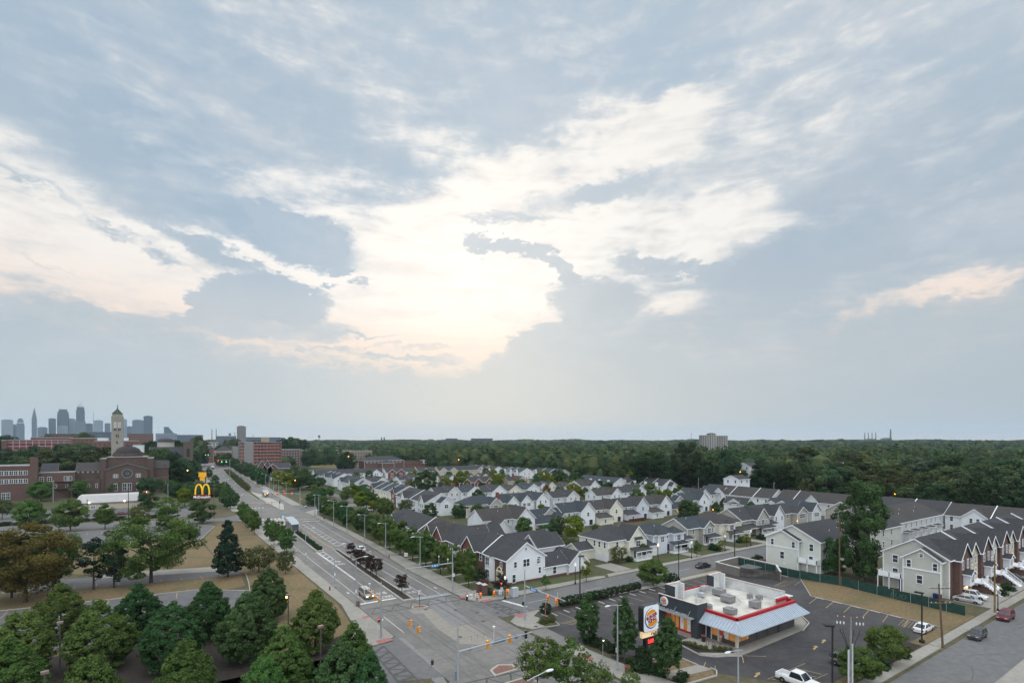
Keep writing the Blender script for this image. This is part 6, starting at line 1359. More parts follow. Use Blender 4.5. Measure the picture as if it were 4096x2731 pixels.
for s in (-1,1):
    for k, (za, zb) in enumerate(((505,480),(470,440),(436,405))): 
        q = MB().box(s*w*.36-w*.22,s*w*.36+w*.22,-w-.06,-w+.02,Z_(za),Z_(zb)); q.build('arched_opening', mat('pale_louvre',(.5,.5,.5)) if k else DKMETAL, o)
        MB().box(s*w*.36-.12,s*w*.36+.12,-w-.14,-w-.05,Z_(za),Z_(zb)).build('mullion', cst, o)
    MB().box(s*w*.16-.3,s*w*.16+.3,-w-.05,-w+.02,Z_(585),Z_(548)).build('slit_window', DKMETAL, o)
MB().box(-.4,.3,-w-.05,-w+.02,Z_(660),Z_(630)).build('slit_window', DKMETAL, o)
# brick parish hall
h = House('parish_hall','brown brick hall with ribbons of white windows at the left picture edge','building',-62,412,0); h.tm = GTRIM
YH = 405; x0, dd = onY('A',-260,YH); x1 = onY('A',352,YH)[0]; z = zat('A',925,onY('A',180,YH)[1]); zz = lambda p: zat('A',p,onY('A',180,YH)[1])
h.walls.box(x0,x1,YH,YH+24,0,z,h.mi('hall')); h.trim.box(x0-.1,x1+.1,YH-.1,YH+24,z,z+.35); h.walls.box(x1,x1+3.2,YH-.6,YH+3,0,zz(822),h.mi('hall'))
x2 = onY('A',640,YH+3)[0]; x3 = onY('A',880,YH+3)[0]; h.walls.box(x1+3.2,x3,YH+3,YH+18,0,zz(1018),h.mi('hall')); h.trim.box(x1+3.2,x3,YH+2.9,YH+18,zz(1018),zz(1010)); h.block(x1+3.2,x2,YH+12,YH+24,zz(1000),zz(910),'x','hall',corner=False)
for p in (75,242,-100): 
    for q in (1003,1100): h.wins('E',YH,[onY('A',p,YH)[0]-2.1,onY('A',p,YH)[0],onY('A',p,YH)[0]+2.1],[zz(q)],1.7,2.2)
for p in (488,582,780,820): h.wins('E',YH+3,[onY('A',p,YH+3)[0]],[zz(1090)],1.9,2.4)
for p in (655,785): h.wins('E',YH+3,[onY('A',p,YH+3)[0]],[zz(1180)],.9,1.8)
h.wins('E',YH,[onY('A',45,YH)[0],onY('A',92,YH)[0]],[zz(1270)],1.6,3.6)
b = MB(); xa = onY('A',640,YH)[0]; [b.box(xa,xa+9,YH+1.6,YH+3,zz(q)-.1,zz(q)) for q in (1125,1215)]; b.bar((xa,YH+1.8,zz(1215)),(xa+8,YH+1.8,zz(1125)),.3,.3); b.bar((xa+8,YH+1.8,0),(xa,YH+1.8,zz(1215)),.3,.3); h.part('fire_escape', b, DKMETAL); h.done()
# ---- burger restaurant with the arches, white mansard
h = House('restaurant','low white restaurant with pale mansard roof and red peaked entrance end','restaurant',-18,327,0); h.tm = GTRIM
h.walls.box(-33,-3.4,320.6,333,0,4.3,h.mi('tan')); q = mat('mansard_white',(.40,.40,.40),.7,.06,.5)
b = MB()
P0 = [(-33.5,320.0),(-9.0,320.0),(-9.0,333.6),(-33.5,333.6)]; P1 = [(-32.0,321.8),(-9.0,321.8),(-9.0,332),(-32.0,332)]
b.add([(x,y,4.3) for x, y in P0]+[(x,y,7.6) for x, y in P1], [(0,1,5,4),(1,2,6,5),(2,3,7,6),(3,0,4,7),(4,5,6,7)]); h.part('mansard_roof', b, q)
b = MB(); b.add([(-9,319.6,4.3),(-2.8,319.6,4.3),(-2.8,334,4.3),(-9,334,4.3),(-7,322.5,8.2),(-5,322.5,8.2),(-5,331,8.2),(-7,331,8.2)], [(0,1,5,4),(1,2,6,5),(2,3,7,6),(3,0,4,7),(4,5,6,7)]); h.part('red_roof', b, mat('red_tile',(.19,.03,.035),.8))
h.part('stripe', MB().box(-33.1,-3.3,320.5,320.6,3.4,3.9).box(-33.1,-3.3,320.5,320.6,.2,1.0), mat('grey_band',(.22,.23,.25),.7)); h.slab('door','E',320.6,-24,.1,1.2,2.2,GLASS); h.win('E',320.6,-26.6,2.2,1.6,1.1)
for x in (-28,-14.5): h.part('wall_lamp', MB().blob((x,319.7,4.5),.35), glow('warm_lamp',(1,.75,.45),5))
h.part('roof_beam', MB().bar((-5.6,319.4,4.2),(-5.6,323,8.4),.3,.5), glow('beam_light',(1,.85,.6),1.6)); h.done()
# arches sign
x, y = survey('B',322,1236); dp = y*FW[1]+x*FW[0]; k = dp/FOC/2.94; zB = lambda q: EYE-(q-329.3)*k
o = thing('arches_sign','tall sign of yellow double arches over a dark red lettered board','sign',(x,y,0),-.45)
MB().box(-.35,.35,-.2,.2,-.1,zB(1022)).build('pole', DKMETAL, o)
bw = 90*k; MB().box(-bw,bw,-.3,.3,zB(1022),zB(962)).build('board', mat('dark_red_board',(.13,.012,.02),.5), o)
yel = mat('arch_yellow',(.85,.50,.02),.5,.04,1,emit=(1,.55,.02),estr=.12)
b = MB()
for s in (-1,1):
    pts = []
    for i in range(21):
        a = math.pi*i/20; pts.append((s*39*k-38*k*math.cos(a), 0, zB(975)+(975-842)*k*math.sin(a)**.62))
    for p_, q_ in zip(pts, pts[1:]): b.bar(p_, q_, .42, .5)
b.build('arches', yel, o)
me = text_mesh("McDonald's", 40*k, bold=.03); me.materials.append(mat('sign_white',(.85,.85,.85),.5)); l_ = link('lettering', me, o, (0,-.33,zB(990))); l_.rotation_euler = (math.pi/2,0,0)
# yellow lit pylon
x, y = survey('B',322,842); dp = y*FW[1]+x*FW[0]; k = dp/FOC/2.94; zB = lambda q: EYE-(q-329.3)*k
o = thing('pylon_sign','glowing amber two panel sign on two posts across the side street','sign',(x,y,0),-.5)
ym = mat('amber_panel',(.6,.33,.03),.5,.1,.8,emit=(1,.47,.03),estr=.4)
MB().box(-42*k,42*k,-.4,.4,zB(755),zB(700)).build('panel', ym, o); MB().box(-26*k,26*k,-.4,.4,zB(797),zB(758)).build('panel', ym, o)
for s in (-1,1): MB().box(s*34*k-.3,s*34*k+.3,-.25,.25,0,zB(700)).build('post', mat('rust_post',(.12,.06,.04)), o)
# ---- right of the avenue
PK = mat('pink_balcony',(.34,.13,.11),.8,.06,.5); GC = mat('grey_concrete_wall',(.21,.205,.20),.85,.08,.5)
YP = 640; x0, d0 = onY('B',770,YP); x1, d1 = onY('B',1252,YP); xm = onY('B',922,YP)[0]; dm = (d0+d1)/2; zt = zat('B',347,dm)
o = thing('apartment_block','nine storey apartment block with salmon balcony bands and grey blank wall','building',((x0+x1)/2,YP+9,0)); cc = ((x0+x1)/2,YP+9,0)
MB().box(x0,x1,YP+1.4,YP+20,-.5,zt).build('wall', facade('block_wall',(.17,.145,.13),(.045,.045,.05),3.1,zt/9,.6,.5), o, off=cc)
MB().box(onY('B',812,YP)[0],xm,YP-.2,YP+1.4,-.5,zt).build('blank_wall', GC, o, off=cc)
for kf in range(9):
    zf = zt*(kf+.0)/9+.3; b = MB().box(xm,x1,YP,YP+1.4,zf,zf+.18); b.box(xm,x1,YP-.08,YP,zf,zf+1.25); b.box(x0,onY('B',812,YP)[0],YP-.08,YP,zf,zf+1.25); b.build('balcony', PK, o, off=cc)
b = MB(); [b.box(xm+(x1-xm)*q/8-.12,xm+(x1-xm)*q/8+.12,YP,YP+1.4,0,zt) for q in range(9)]; b.build('balcony_fin', GC, o, off=cc)
MB().box(x0-.2,x1+.2,YP-.2,YP+20.2,zt,zt+.5).build('roof', FLATROOF, o, off=cc); xh = onY('B',1035,YP)[0]; MB().box(xh,xh+7.5,YP+6,YP+14,zt+.5,zat('B',290,dm)).build('lift_house', mat('tan_render',(.26,.22,.16),.8), o, off=cc)
byY('brick_apartments','long four storey brick apartment block with white windows','B',1478,1955,445,770,18,facade('apartments_brick',(.125,.065,.055),(.33,.33,.33),3.6,3.6,.42,.42)); byY('brick_apartments','darker brick apartment wing left of the long block','B',1256,1478,436,740,22,facade('apartments_dark',(.105,.07,.062),(.30,.30,.30),3.4,3.4,.36,.42)); byY('tan_apartments','plain tan brick apartment block right of the long brick one','B',2026,2322,452,650,20,TANB)
byY('pavilion','tan pavilion with brown hipped roof on the far avenue','B',482,690,452,830,24,facade('ochre_wall',(.30,.22,.11),(.07,.06,.05),4,4,.4,.4),DKROOF); byY('grey_slab','narrow grey blank building beside the pavilion','B',690,765,405,780,20,GC)
h = House('pavilion_roof','brown hipped roof over the tan pavilion','building',0,830,2); x0,dd = onY('B',478,829); x1,_ = onY('B',694,829); h.block(x0,x1,828,856,zat('B',452,dd),zat('B',388,dd),'hx','tan',z0=zat('B',470,dd)); h.done()
h = House('brick_school','red brick school with long hipped grey roof behind the estate','building',150,560,0)
x0, dd = onY('C',170,560); x1, _ = onY('C',635,560); h.block(x0,x1,560,580,zat('C',272,dd),zat('C',222,dd),'hx','hall'); x2, _ = onY('C',380,552); x3, _ = onY('C',520,552); h.block(x2,x3,552,566,zat('C',300,dd),zat('C',268,dd),'hx','hall'); h.wins('E',560,[x0+3+i*4.2 for i in range(int((x1-x0)/4.2))],[zat('C',290,dd)],1.6,1.6); h.done()
byY('shop','low brick shop row with flat dark roof behind the estate','C',640,880,280,585,20,OLDB,DKROOF); byY('shop','flat roofed pale annex with rooftop units behind the estate','C',880,1160,302,575,18,OLDB); byY('shop','white rooftop unit block behind the estate','C',872,1015,268,582,14,W['pale'])
h = House('steep_roofed_hall','dark steep roofed brick hall with pointed gables by the far avenue','building',90,505,0)
x0, dd = onY('B',985,505); x1, _ = onY('B',1370,505); h.block(x0,x1,505,527,zat('B',660,dd),zat('B',598,dd),'x','hall',corner=False); 
for p in (1020,1085,1150): xa = onY('B',p,503)[0]; h.block(xa-4,xa+4,503,512,zat('B',650,dd),zat('B',560 if p < 1100 else 600,dd),'y','hall',corner=False)
h.done()
o = box_building('low_wall_building','long low brown building with dark roof edge right of the dark trees','building',105,150,500,512,4.6,OLDB,DKROOF)
b = MB(); b.sheet([survey('B',*p) for p in ((1575,600),(1915,590),(1910,645),(1575,645))], .05); struct('lawn', b, mat('yellow_field',(.22,.19,.09),.95))
# roofs showing inside the wood are cleared in front: see HOLES
for lab, px, dp, w, yt, ye, fr, col, rf in WOODH:
    x, y = bear(px, dp); h = House('wood_house',lab,'house',x,y,0); k = dp/FOC; zr = zat(fr,yt,dp); ze = zat(fr,ye,dp); h.rf = rf if rf else RF[0]
    h.block(x-w/2,x+w/2,y-4,y+5,ze,zr,'y' if w < 9 else 'x',col); h.wins('E',y-4,[x-w*.25,x+w*.25],[ze-1.4],1,1.5); h.wins('S',x-w/2,[y-2,y+2.5],[ze-1.4],1,1.5); h.done()
# ------------------------------------------------------------------ burger restaurant
CH = mat('charcoal_cladding',(.040,.048,.058),.7,.06,1.2,lap=.45); REDP = mat('red_panel',(.42,.015,.018),.6,.05,1,lap=.3); REDF = mat('red_fascia',(.34,.012,.018),.45,.04,1)
STAND = mat('standing_seam_metal',(.36,.41,.47),.45,.05,.8,metal=.25); ROOFW = mat('white_membrane_roof',(.52,.505,.46),.9,.08,.8,var2=.7,scale2=.38,col2=(.29,.27,.235)); PARA = mat('parapet_inner',(.53,.545,.55),.85,.06,.6,var2=.55,scale2=.45,col2=(.36,.35,.33))
STONEW = mat('beige_block',(.55,.52,.45),.9,.1,1.5,lap=.4); DKBASE = mat('dark_block_base',(.075,.07,.068),.9,.15,1.5,lap=.4); COPE = mat('coping_metal',(.5,.42,.38),.5)
LIT = mat('lit_shop_window',(.25,.12,.04),.3,.6,.9,emit=(1,.45,.10),estr=.2); POST_R = mat('menu_poster',(.35,.04,.03),.5,.6,2.2,emit=(.8,.15,.05),estr=.12); POST_W = mat('pale_poster',(.5,.5,.48),.5,.25,2.5,emit=(.8,.8,.75),estr=.1)
UNITM = mat('rooftop_unit_metal',(.21,.21,.215),.6,.08,1.5); SIGNW = mat('sign_face_white',(.66,.72,.76),.4,.02,1,emit=(.8,.9,1),estr=.10); BLUE = mat('sign_blue',(.01,.02,.12),.4); ORAN = mat('sign_orange',(.62,.24,.01),.4,.04,1,emit=(1,.4,.02),estr=.08); SIGNR = mat('sign_red',(.25,.006,.012),.4)
h = House('fast_food_restaurant','charcoal and red burger restaurant with grey seamed awning and white flat roof','restaurant',86,58,0); O_ = h.o
P = lambda name, mb, m: h.part(name, mb, m)
wall = MB()
wall.box(78.5,96.2,50.9,65.4,0,1.5,1); wall.box(78.52,96.18,50.92,65.38,1.5,4.1,0)
wall.build('wall', [STONEW, DKBASE], h.root, off=O_)
b = MB().box(76.1,78.5,56.8,58.0,0,4.1); b.box(76.1,78.5,63.9,65.1,0,4.1); b.box(76.1,78.9,56.8,57.1,4.1,6.0); b.box(76.1,78.9,64.8,65.1,4.1,6.0); b.box(76.1,76.5,57.1,58,4.1,6); b.box(76.1,76.5,63.9,64.8,4.1,6); b.box(76.5,78.5,58,63.9,3.5,4.1); b.box(76.1,76.5,58.0,63.9,3.5,6.0)
P('tower_front', b, CH); P('tower_coping', MB().box(76.0,76.35,56.7,65.2,6.0,6.08).box(76.35,79.1,56.7,57.0,6.0,6.08), COPE)
P('tower_back', MB().box(76.5,76.56,57.1,64.8,4.1,5.96), PARA)
P('red_surround', MB().box(76.36,76.6,58.0,63.9,.35,3.5), REDP)
P('plinth', MB().box(75.9,76.4,58.0,63.9,0,.5), M_WALK)
for i, y in enumerate([63.0,62.0,61.1,60.1,59.35,58.6]):
    w_ = MB().box(76.28,76.35,y-.33,y+.36,.95,3.3); w_.build('shop_window', [POST_R,LIT,LIT,POST_W,LIT,POST_W][i], h.root, off=O_)
P('window_mullions', MB().box(76.26,76.37,60.5,60.7,.9,3.4).box(76.26,76.37,63.4,63.5,.9,3.4).box(76.26,76.37,58.2,58.25,.9,3.4), REDF)
P('front_canopy', MB().box(75.2,76.1,57.4,65.3,3.42,3.56).bar((76.1,58.2,4.6),(75.3,58.2,3.6),.05,.05).bar((76.1,61.2,4.6),(75.3,61.2,3.6),.05,.05).bar((76.1,64.6,4.6),(75.3,64.6,3.6),.05,.05), mat('galvanised',(.42,.44,.46),.4,.05,1,metal=.4))
me = text_mesh("HOME OF THE WHOPPER", .54, bold=.012, ext=.03, space=1.05); me.materials.append(mat('letter_silver',(.36,.38,.40),.4)); l_ = link('lettering', me, h.root, (75.32-86,61.35-58,3.88)); l_.rotation_euler = (math.pi/2,0,-math.pi/2)
def disc(mb, r, y, n=28, mi=0, sx=1, a0=0, a1=2*math.pi, cz=0):
    k = n if a1-a0 > 6.2 else n+1
    return mb.add([(sx*r*math.cos(a0+(a1-a0)*i/n), y, cz+r*math.sin(a0+(a1-a0)*i/n)) for i in range(k)], [tuple(range(k))], mi)
def bun_logo(size, parent, loc, rz, frame=True):
    "round burger emblem: blue swoosh, orange buns, tilted red words; local x across, -y outward"
    q = thing if 0 else None
    o = link('emblem', None, parent, loc, rz)
    return o
def emblem(parent, S, y0, name='emblem'):
    b = MB()
    n = 26; A0, A1 = math.radians(75), math.radians(345)
    for i in range(n):                                   # blue crescent
        a = A0+(A1-A0)*i/n; c = A0+(A1-A0)*(i+1)/n; w0 = .13*S*math.sin(math.pi*i/n)+.01*S; w1 = .13*S*math.sin(math.pi*(i+1)/n)+.01*S
        b.add([(S*.93*math.cos(a),y0,S*math.sin(a)),(S*.93*math.cos(c),y0,S*math.sin(c)),((S-w1)*.93*math.cos(c),y0,(S-w1)*math.sin(c)),((S-w0)*.93*math.cos(a),y0,(S-w0)*math.sin(a))], [(0,1,2,3)], 0)
    T = math.radians(14); rot = lambda x, z: (x*math.cos(T)-z*math.sin(T), y0-.012, x*math.sin(T)+z*math.cos(T))
    for sg in (1,-1):
        pts = [rot(.66*S*math.cos(math.pi*i/14)+.06*S, sg*(.40*S+.40*S*math.sin(math.pi*i/14))) for i in range(15)]
        b.add(pts, [tuple(range(15)) if sg > 0 else tuple(range(14,-1,-1))], 1)
    o = b.build(name, [BLUE,ORAN], parent)
    for txt, z, s in (("BURGER",.17,.43),("KING",-.22,.50)):
        me = text_mesh(txt, s*S, bold=.022*S, space=.92); me.materials.append(SIGNR); l = link('lettering', me, o, rot(.06*S, z*S)); l.location.y = y0-.03; l.rotation_euler = (math.pi/2, -T, 0)
    return o
g = link('round_sign', MB().lathe([(.02,0),(.82,0),(.82,.16),(.0,.17)], n=28).mesh('round_sign', SIGNW), h.root, (76.1-86,63.75-58,4.95)); g.rotation_euler = (math.pi/2,0,-math.pi/2)
em = emblem(h.root, .72, -.02); em.location = (75.92-86,63.75-58,4.95); em.rotation_euler = (0,0,-math.pi/2)
# roof, parapets and awnings
P('roof', MB().box(78.9,95.9,51.3,65.2,4.1,4.16).box(76.56,78.9,57.1,64.8,4.1,4.17), ROOFW)
b = MB().box(78.5,82.0,65.0,65.4,4.1,7.2); b.box(78.5,78.9,63.4,65.0,4.1,7.2); b.box(81.6,82.0,64.0,65.0,4.1,7.2); b.box(90.9,94.7,65.0,65.4,4.1,7.2); b.box(90.9,91.3,64.0,65.0,4.1,7.2); b.box(94.3,94.7,64,65,4.1,7.2)
b.box(82,90.9,65.05,65.35,4.1,5.2); b.box(94.7,96.2,65.05,65.35,4.1,6.1); b.box(95.85,96.2,52.6,65.05,4.1,6.0); b.box(92.6,96.2,52.4,52.7,4.1,5.5)
P('parapet', b, PARA)
P('parapet_box_face', MB().box(78.42,78.5,63.35,65.5,5.2,7.25).box(78.42,82.1,65.4,65.5,4.1,7.25).box(90.82,90.9,63.95,65.5,5.2,7.25).box(90.82,94.8,65.4,65.5,4.1,7.25), CH)
for q in ((78.4,82.1,64.9,65.5,7.25,7.32),(90.8,94.8,64.9,65.5,7.25,7.32),(95.8,96.3,52.6,65.5,6.1,6.17)): P('parapet_coping', MB().box(*q), COPE)
b = MB()
for i in range(6): b.box(82.2+i*1.45,83.5+i*1.45,65.36,65.5,4.7,5.5)
b.box(79.0,80.2,65.0,65.2,5.0,5.6); b.box(92.4,96.0,51.9,52.3,4.9,5.4)
P('red_slats', b, REDF)
P('fascia', MB().box(78.3,78.5,50.7,56.8,4.45,4.95).box(78.3,96.3,50.7,50.9,4.45,4.95).box(96.2,96.35,50.7,52.6,4.45,4.95).box(78.5,78.8,50.9,56.8,4.1,4.95).box(78.8,96.2,50.9,51.2,4.1,4.95), REDF)
b = MB(); zi, zo = 4.42, 3.02
def aw(P0,P1,Q1,Q0,n):
    b.add([(*P0,zo),(*P1,zo),(*Q1,zi),(*Q0,zi)], [(0,1,2,3)]); b.add([(*P0,zo-.12),(*P1,zo-.12),(*P1,zo),(*P0,zo)], [(0,1,2,3)]); b.add([(*P0,zo-.12),(*P1,zo-.12),(*Q1,zo-.1),(*Q0,zo-.1)], [(3,2,1,0)])
aw((76.5,56.8),(76.5,48.7),(78.35,50.75),(78.35,56.8),0); aw((76.5,48.7),(97.4,48.7),(96.3,50.75),(78.35,50.75),0); aw((97.4,48.7),(97.4,53),(96.3,53),(96.3,50.75),0); aw((97.4,68),(78.6,68),(78.6,65.5),(96.2,65.5),0)
b.add([(78.6,68,zo),(78.6,65.5,zo),(78.6,65.5,zi)],[(0,1,2)])
P('awning', b, STAND)
b = MB()
for i in range(34): t = i/34; x0 = 76.9+20.3*t; x1 = min(max(x0,78.4),96.3); b.bar((x0,48.72,zo+.03),(x1 if 78.4 < x0 < 96.3 else x1,50.74,zi+.03),.06,.10)
for i in range(14): y = 49.2+7.5*i/13; y1 = max(y,50.8); b.bar((76.52,y,zo+.03),(78.34,y1,zi+.03),.07,.16)
for i in range(26): x = 78.9+.7*i; b.bar((x,67.98,zo+.03),(x,65.55,zi+.03),.05,.07)
b.bar((76.5,48.7,zo+.05),(78.35,50.75,zi+.05),.12,.1); P('awning_seam', b, STAND)
P('awning_light_rail', MB().box(78.25,78.3,50.6,56.8,4.42,4.46).box(78.25,96.3,50.64,50.68,4.42,4.46), GAR)
# glazing under the awning
for i, y in enumerate([56.2,55.4,54.6,53.8,52.8,52.0,51.3]):
    if i == 0: h.slab('door','S',78.5,56.2,.05,.9,2.3,GLASS); continue
    MB().box(78.4,78.48,y-.36,y+.36,1.0,2.75).build('shop_window', [LIT,LIT,LIT,POST_R,POST_W,LIT,LIT][i], h.root, off=O_)
for x in (79.2,80.2,81.2): MB().box(x-.42,x+.42,50.82,50.88,1.0,2.75).build('shop_window', LIT, h.root, off=O_)
P('column', MB().box(78.3,78.7,50.7,51.1,0,3.2).box(78.32,78.5,54.1,54.4,0,3.2), STONEW); P('panel_joint', MB().box(84.0,84.08,50.84,50.9,0,3).box(87.4,87.48,50.84,50.9,0,3).box(90.6,91.4,50.8,50.9,0,3), CH)
for y in (56.5,54.8,53.1,51.7): MB().blob((77.4,y,2.78),(.10,.10,.17)).build('red_lamp', glow('red_pendant',(1,.02,.02),5), h.root, off=O_)
P('drive_window', MB().box(96.2,97.8,53.4,55.2,0,4.6), REDF); P('kerb_canopy', MB().box(96.3,99.5,52.9,55.6,4.6,4.75), PARA)
def unit(x, y, lx, ly, hh, rz=0):
    lx *= .88; ly *= .88; hh *= .9
    b = MB().box(-lx/2,lx/2,-ly/2,ly/2,.3,hh); b.box(-lx/2-.04,lx/2+.04,-ly/2-.04,ly/2+.04,hh,hh+.05); b.lathe([(.32,hh+.05),(.32,hh+.16),(.0,hh+.12)],(lx*.2,0,0),12)
    for sx in (-1,1):
        for sy in (-1,1): b.box(sx*lx*.42-.05,sx*lx*.42+.05,sy*ly*.42-.05,sy*ly*.42+.05,0,.3)
    b.box(-lx*.3,-lx*.25,-ly/2-.02,-ly/2,.4,hh-.1); o = link('rooftop_unit', b.mesh('rooftop_unit', UNITM), h.root, (x-86,y-58,4.16), rz); return o
for q in [(89.6,61.9,2.0,2.2,1.4),(87.2,58.4,2.0,2.3,1.4),(92.6,57.4,1.0,.8,.9),(93.4,56.0,1.2,1.0,.9),(88.4,53.8,1.8,1.7,1.3),(80.5,57.6,.9,1.0,1.0),(81.6,54.2,1.8,2.0,1.1)]: unit(*q)
b = MB(); b.tube([(84.2,63.2,4.1),(84.2,63.2,5.0),(84.6,63.6,5.2),(85.2,63.2,4.9),(85.2,63.2,4.1)],.06,6); b.box(85.0,86.2,62.4,63.4,4.5,5.1); b.box(87.8,89.2,64.1,64.9,4.9,5.6); [b.box(x-.04,x+.04,64.4,64.5,4.1,4.9) for x in (88,89)]; P('exhaust_hood', b, mat('galvanised'
 ,(.42,.44,.46)))
P('roof_hatch', MB().lathe([(.55,4.1),(.6,5.0),(.5,5.05),(.5,4.6),(0,4.6)],(82.6,61.4,0),14), PARA)
h.vents((91.2,60.4,4.1),(92.6,62.2,4.1),(90.4,55.4,4.1),(85.4,56.2,4.1)); P('roof_pipe', MB().tube([(86.6,56.4,4.25),(89.2,56.9,4.25),(92.2,60.2,4.25)],.05,5).tube([(83.6,58.6,4.25),(86.2,60.8,4.25),(91.6,64.2,4.25)],.05,5), PIPE)
h.wm = []; h.roof.v or None
for q in ('walls','roof','trim'): pass
if h.trim.v: h.trim.build('roof_trim', TRIM, h.root, off=O_)
# pole sign
x, y = survey('N',1748,1255); o = thing('pole_sign','square illuminated restaurant pole sign with round emblem, price strip and red digits','sign',(x,y,0))
MB().box(-.9,-.6,-.15,.15,0,4.4).box(.6,.9,-.15,.15,0,4.4).box(-.4,.4,-.3,.3,0,1.6).build('post', DKMETAL, o)
def rrect(w, hh, r, y, n=6):
    p = []
    for cx, cz, a in ((w/2-r,hh/2-r,0),(-w/2+r,hh/2-r,90),(-w/2+r,-hh/2+r,180),(w/2-r,-hh/2+r,270)):
        p += [(cx+r*math.cos(math.radians(a+90*i/n)), y, cz+r*math.sin(math.radians(a+90*i/n))) for i in range(n+1)]
    return p
A = rrect(3.5,4.1,.5,-.55); B_ = rrect(3.5,4.1,.5,.55); n = len(A)
b = MB().add(A+B_, [(i,i+n,(i+1) % n+n,(i+1) % n) for i in range(n)]); c_ = b.build('cabinet', mat('cabinet_black',(.03,.03,.033),.5), o); c_.location = (0,0,6.3)
b = MB().add(rrect(3.4,4.0,.46,-.56), [tuple(range(n-1,-1,-1))]); b.add(rrect(3.4,4.0,.46,.56), [tuple(range(n))]); f_ = b.build('sign_face', SIGNW, o); f_.location = (0,0,6.3)
em = emblem(o, 1.62, -.57); em.location = (0,0,6.3)
p_ = MB().box(-1.7,1.7,-.25,.25,-.42,.42).build('price_strip', mat('price_strip_lit',(.6,.5,.35),.5,.05,1,emit=(1,.72,.35),estr=.55), o); p_.location = (0,0,3.75)
me = text_mesh("$1.00", .62, bold=.02); me.materials.append(SIGNR); l = link('lettering', me, p_, (.95,-.27,0)); l.rotation_euler = (math.pi/2,0,0)
d_ = MB().box(-1.1,1.1,-.3,.3,-.6,.6).build('digit_display', DKMETAL, o); d_.location = (.1,0,2.6)
me = text_mesh("1:00", .75, bold=.06); me.materials.append(glow('red_digits',(1,.02,.02),4)); l = link('lettering', me, d_, (0,-.32,0)); l.rotation_euler = (math.pi/2,0,0)
# ------------------------------------------------------------------ vehicles
TYRE = mat('tyre_rubber',(.018,.018,.018),.8); RIM = mat('wheel_rim',(.4,.4,.42),.3,.05,1,metal=.6); HEAD = mat('headlight_glass',(.6,.6,.6),.2); TAIL = mat('taillight_red',(.3,.01,.012),.3); PLATE = mat('plate_white',(.6,.6,.6),.5); CARGL = mat('car_glass',(.02,.025,.03),.1,.1,1,spec=.6); BUMP = mat('bumper_dark',(.03,.03,.032),.6)
def paint(n, c, metal=.0): return mat('paint_'+n, c, .3, .03, .6, metal=metal, spec=.5)
SHAPES = dict( # L, W, zlow, [(x, belt)], glass [(x_base_front, x_top_front, x_top_rear, x_base_rear, z_top)]
 sedan=(4.8,1.82,.22,[(-2.4,.62),(-2.25,.86),(-1.5,.93),(1.0,.93),(1.9,.80),(2.3,.64),(2.4,.5)],(1.1,.35,-1.0,-1.85,1.44)),
 suv=(4.7,1.86,.30,[(-2.35,.8),(-2.28,1.05),(-1.5,1.08),(.9,1.08),(1.9,.98),(2.28,.82),(2.35,.6)],(1.05,.45,-1.95,-2.25,1.76)),
 van=(5.1,2.0,.24,[(-2.55,.8),(-2.48,1.02),(-1.5,1.05),(1.2,1.05),(2.1,.92),(2.48,.74),(2.55,.55)],(1.6,.65,-2.2,-2.46,1.76)),
 wagon=(4.5,1.74,.28,[(-2.25,.7),(-2.2,.95),(-1.4,.98),(.8,.98),(1.9,.93),(2.2,.84),(2.25,.6)],(.95,.45,-1.9,-2.15,1.58)),
 pickup=(5.7,2.0,.36,[(-2.85,.8),(-2.82,1.12),(-1.4,1.14),(1.0,1.16),(2.3,1.08),(2.75,.96),(2.85,.7)],(1.25,.55,-.75,-.95,1.92)))
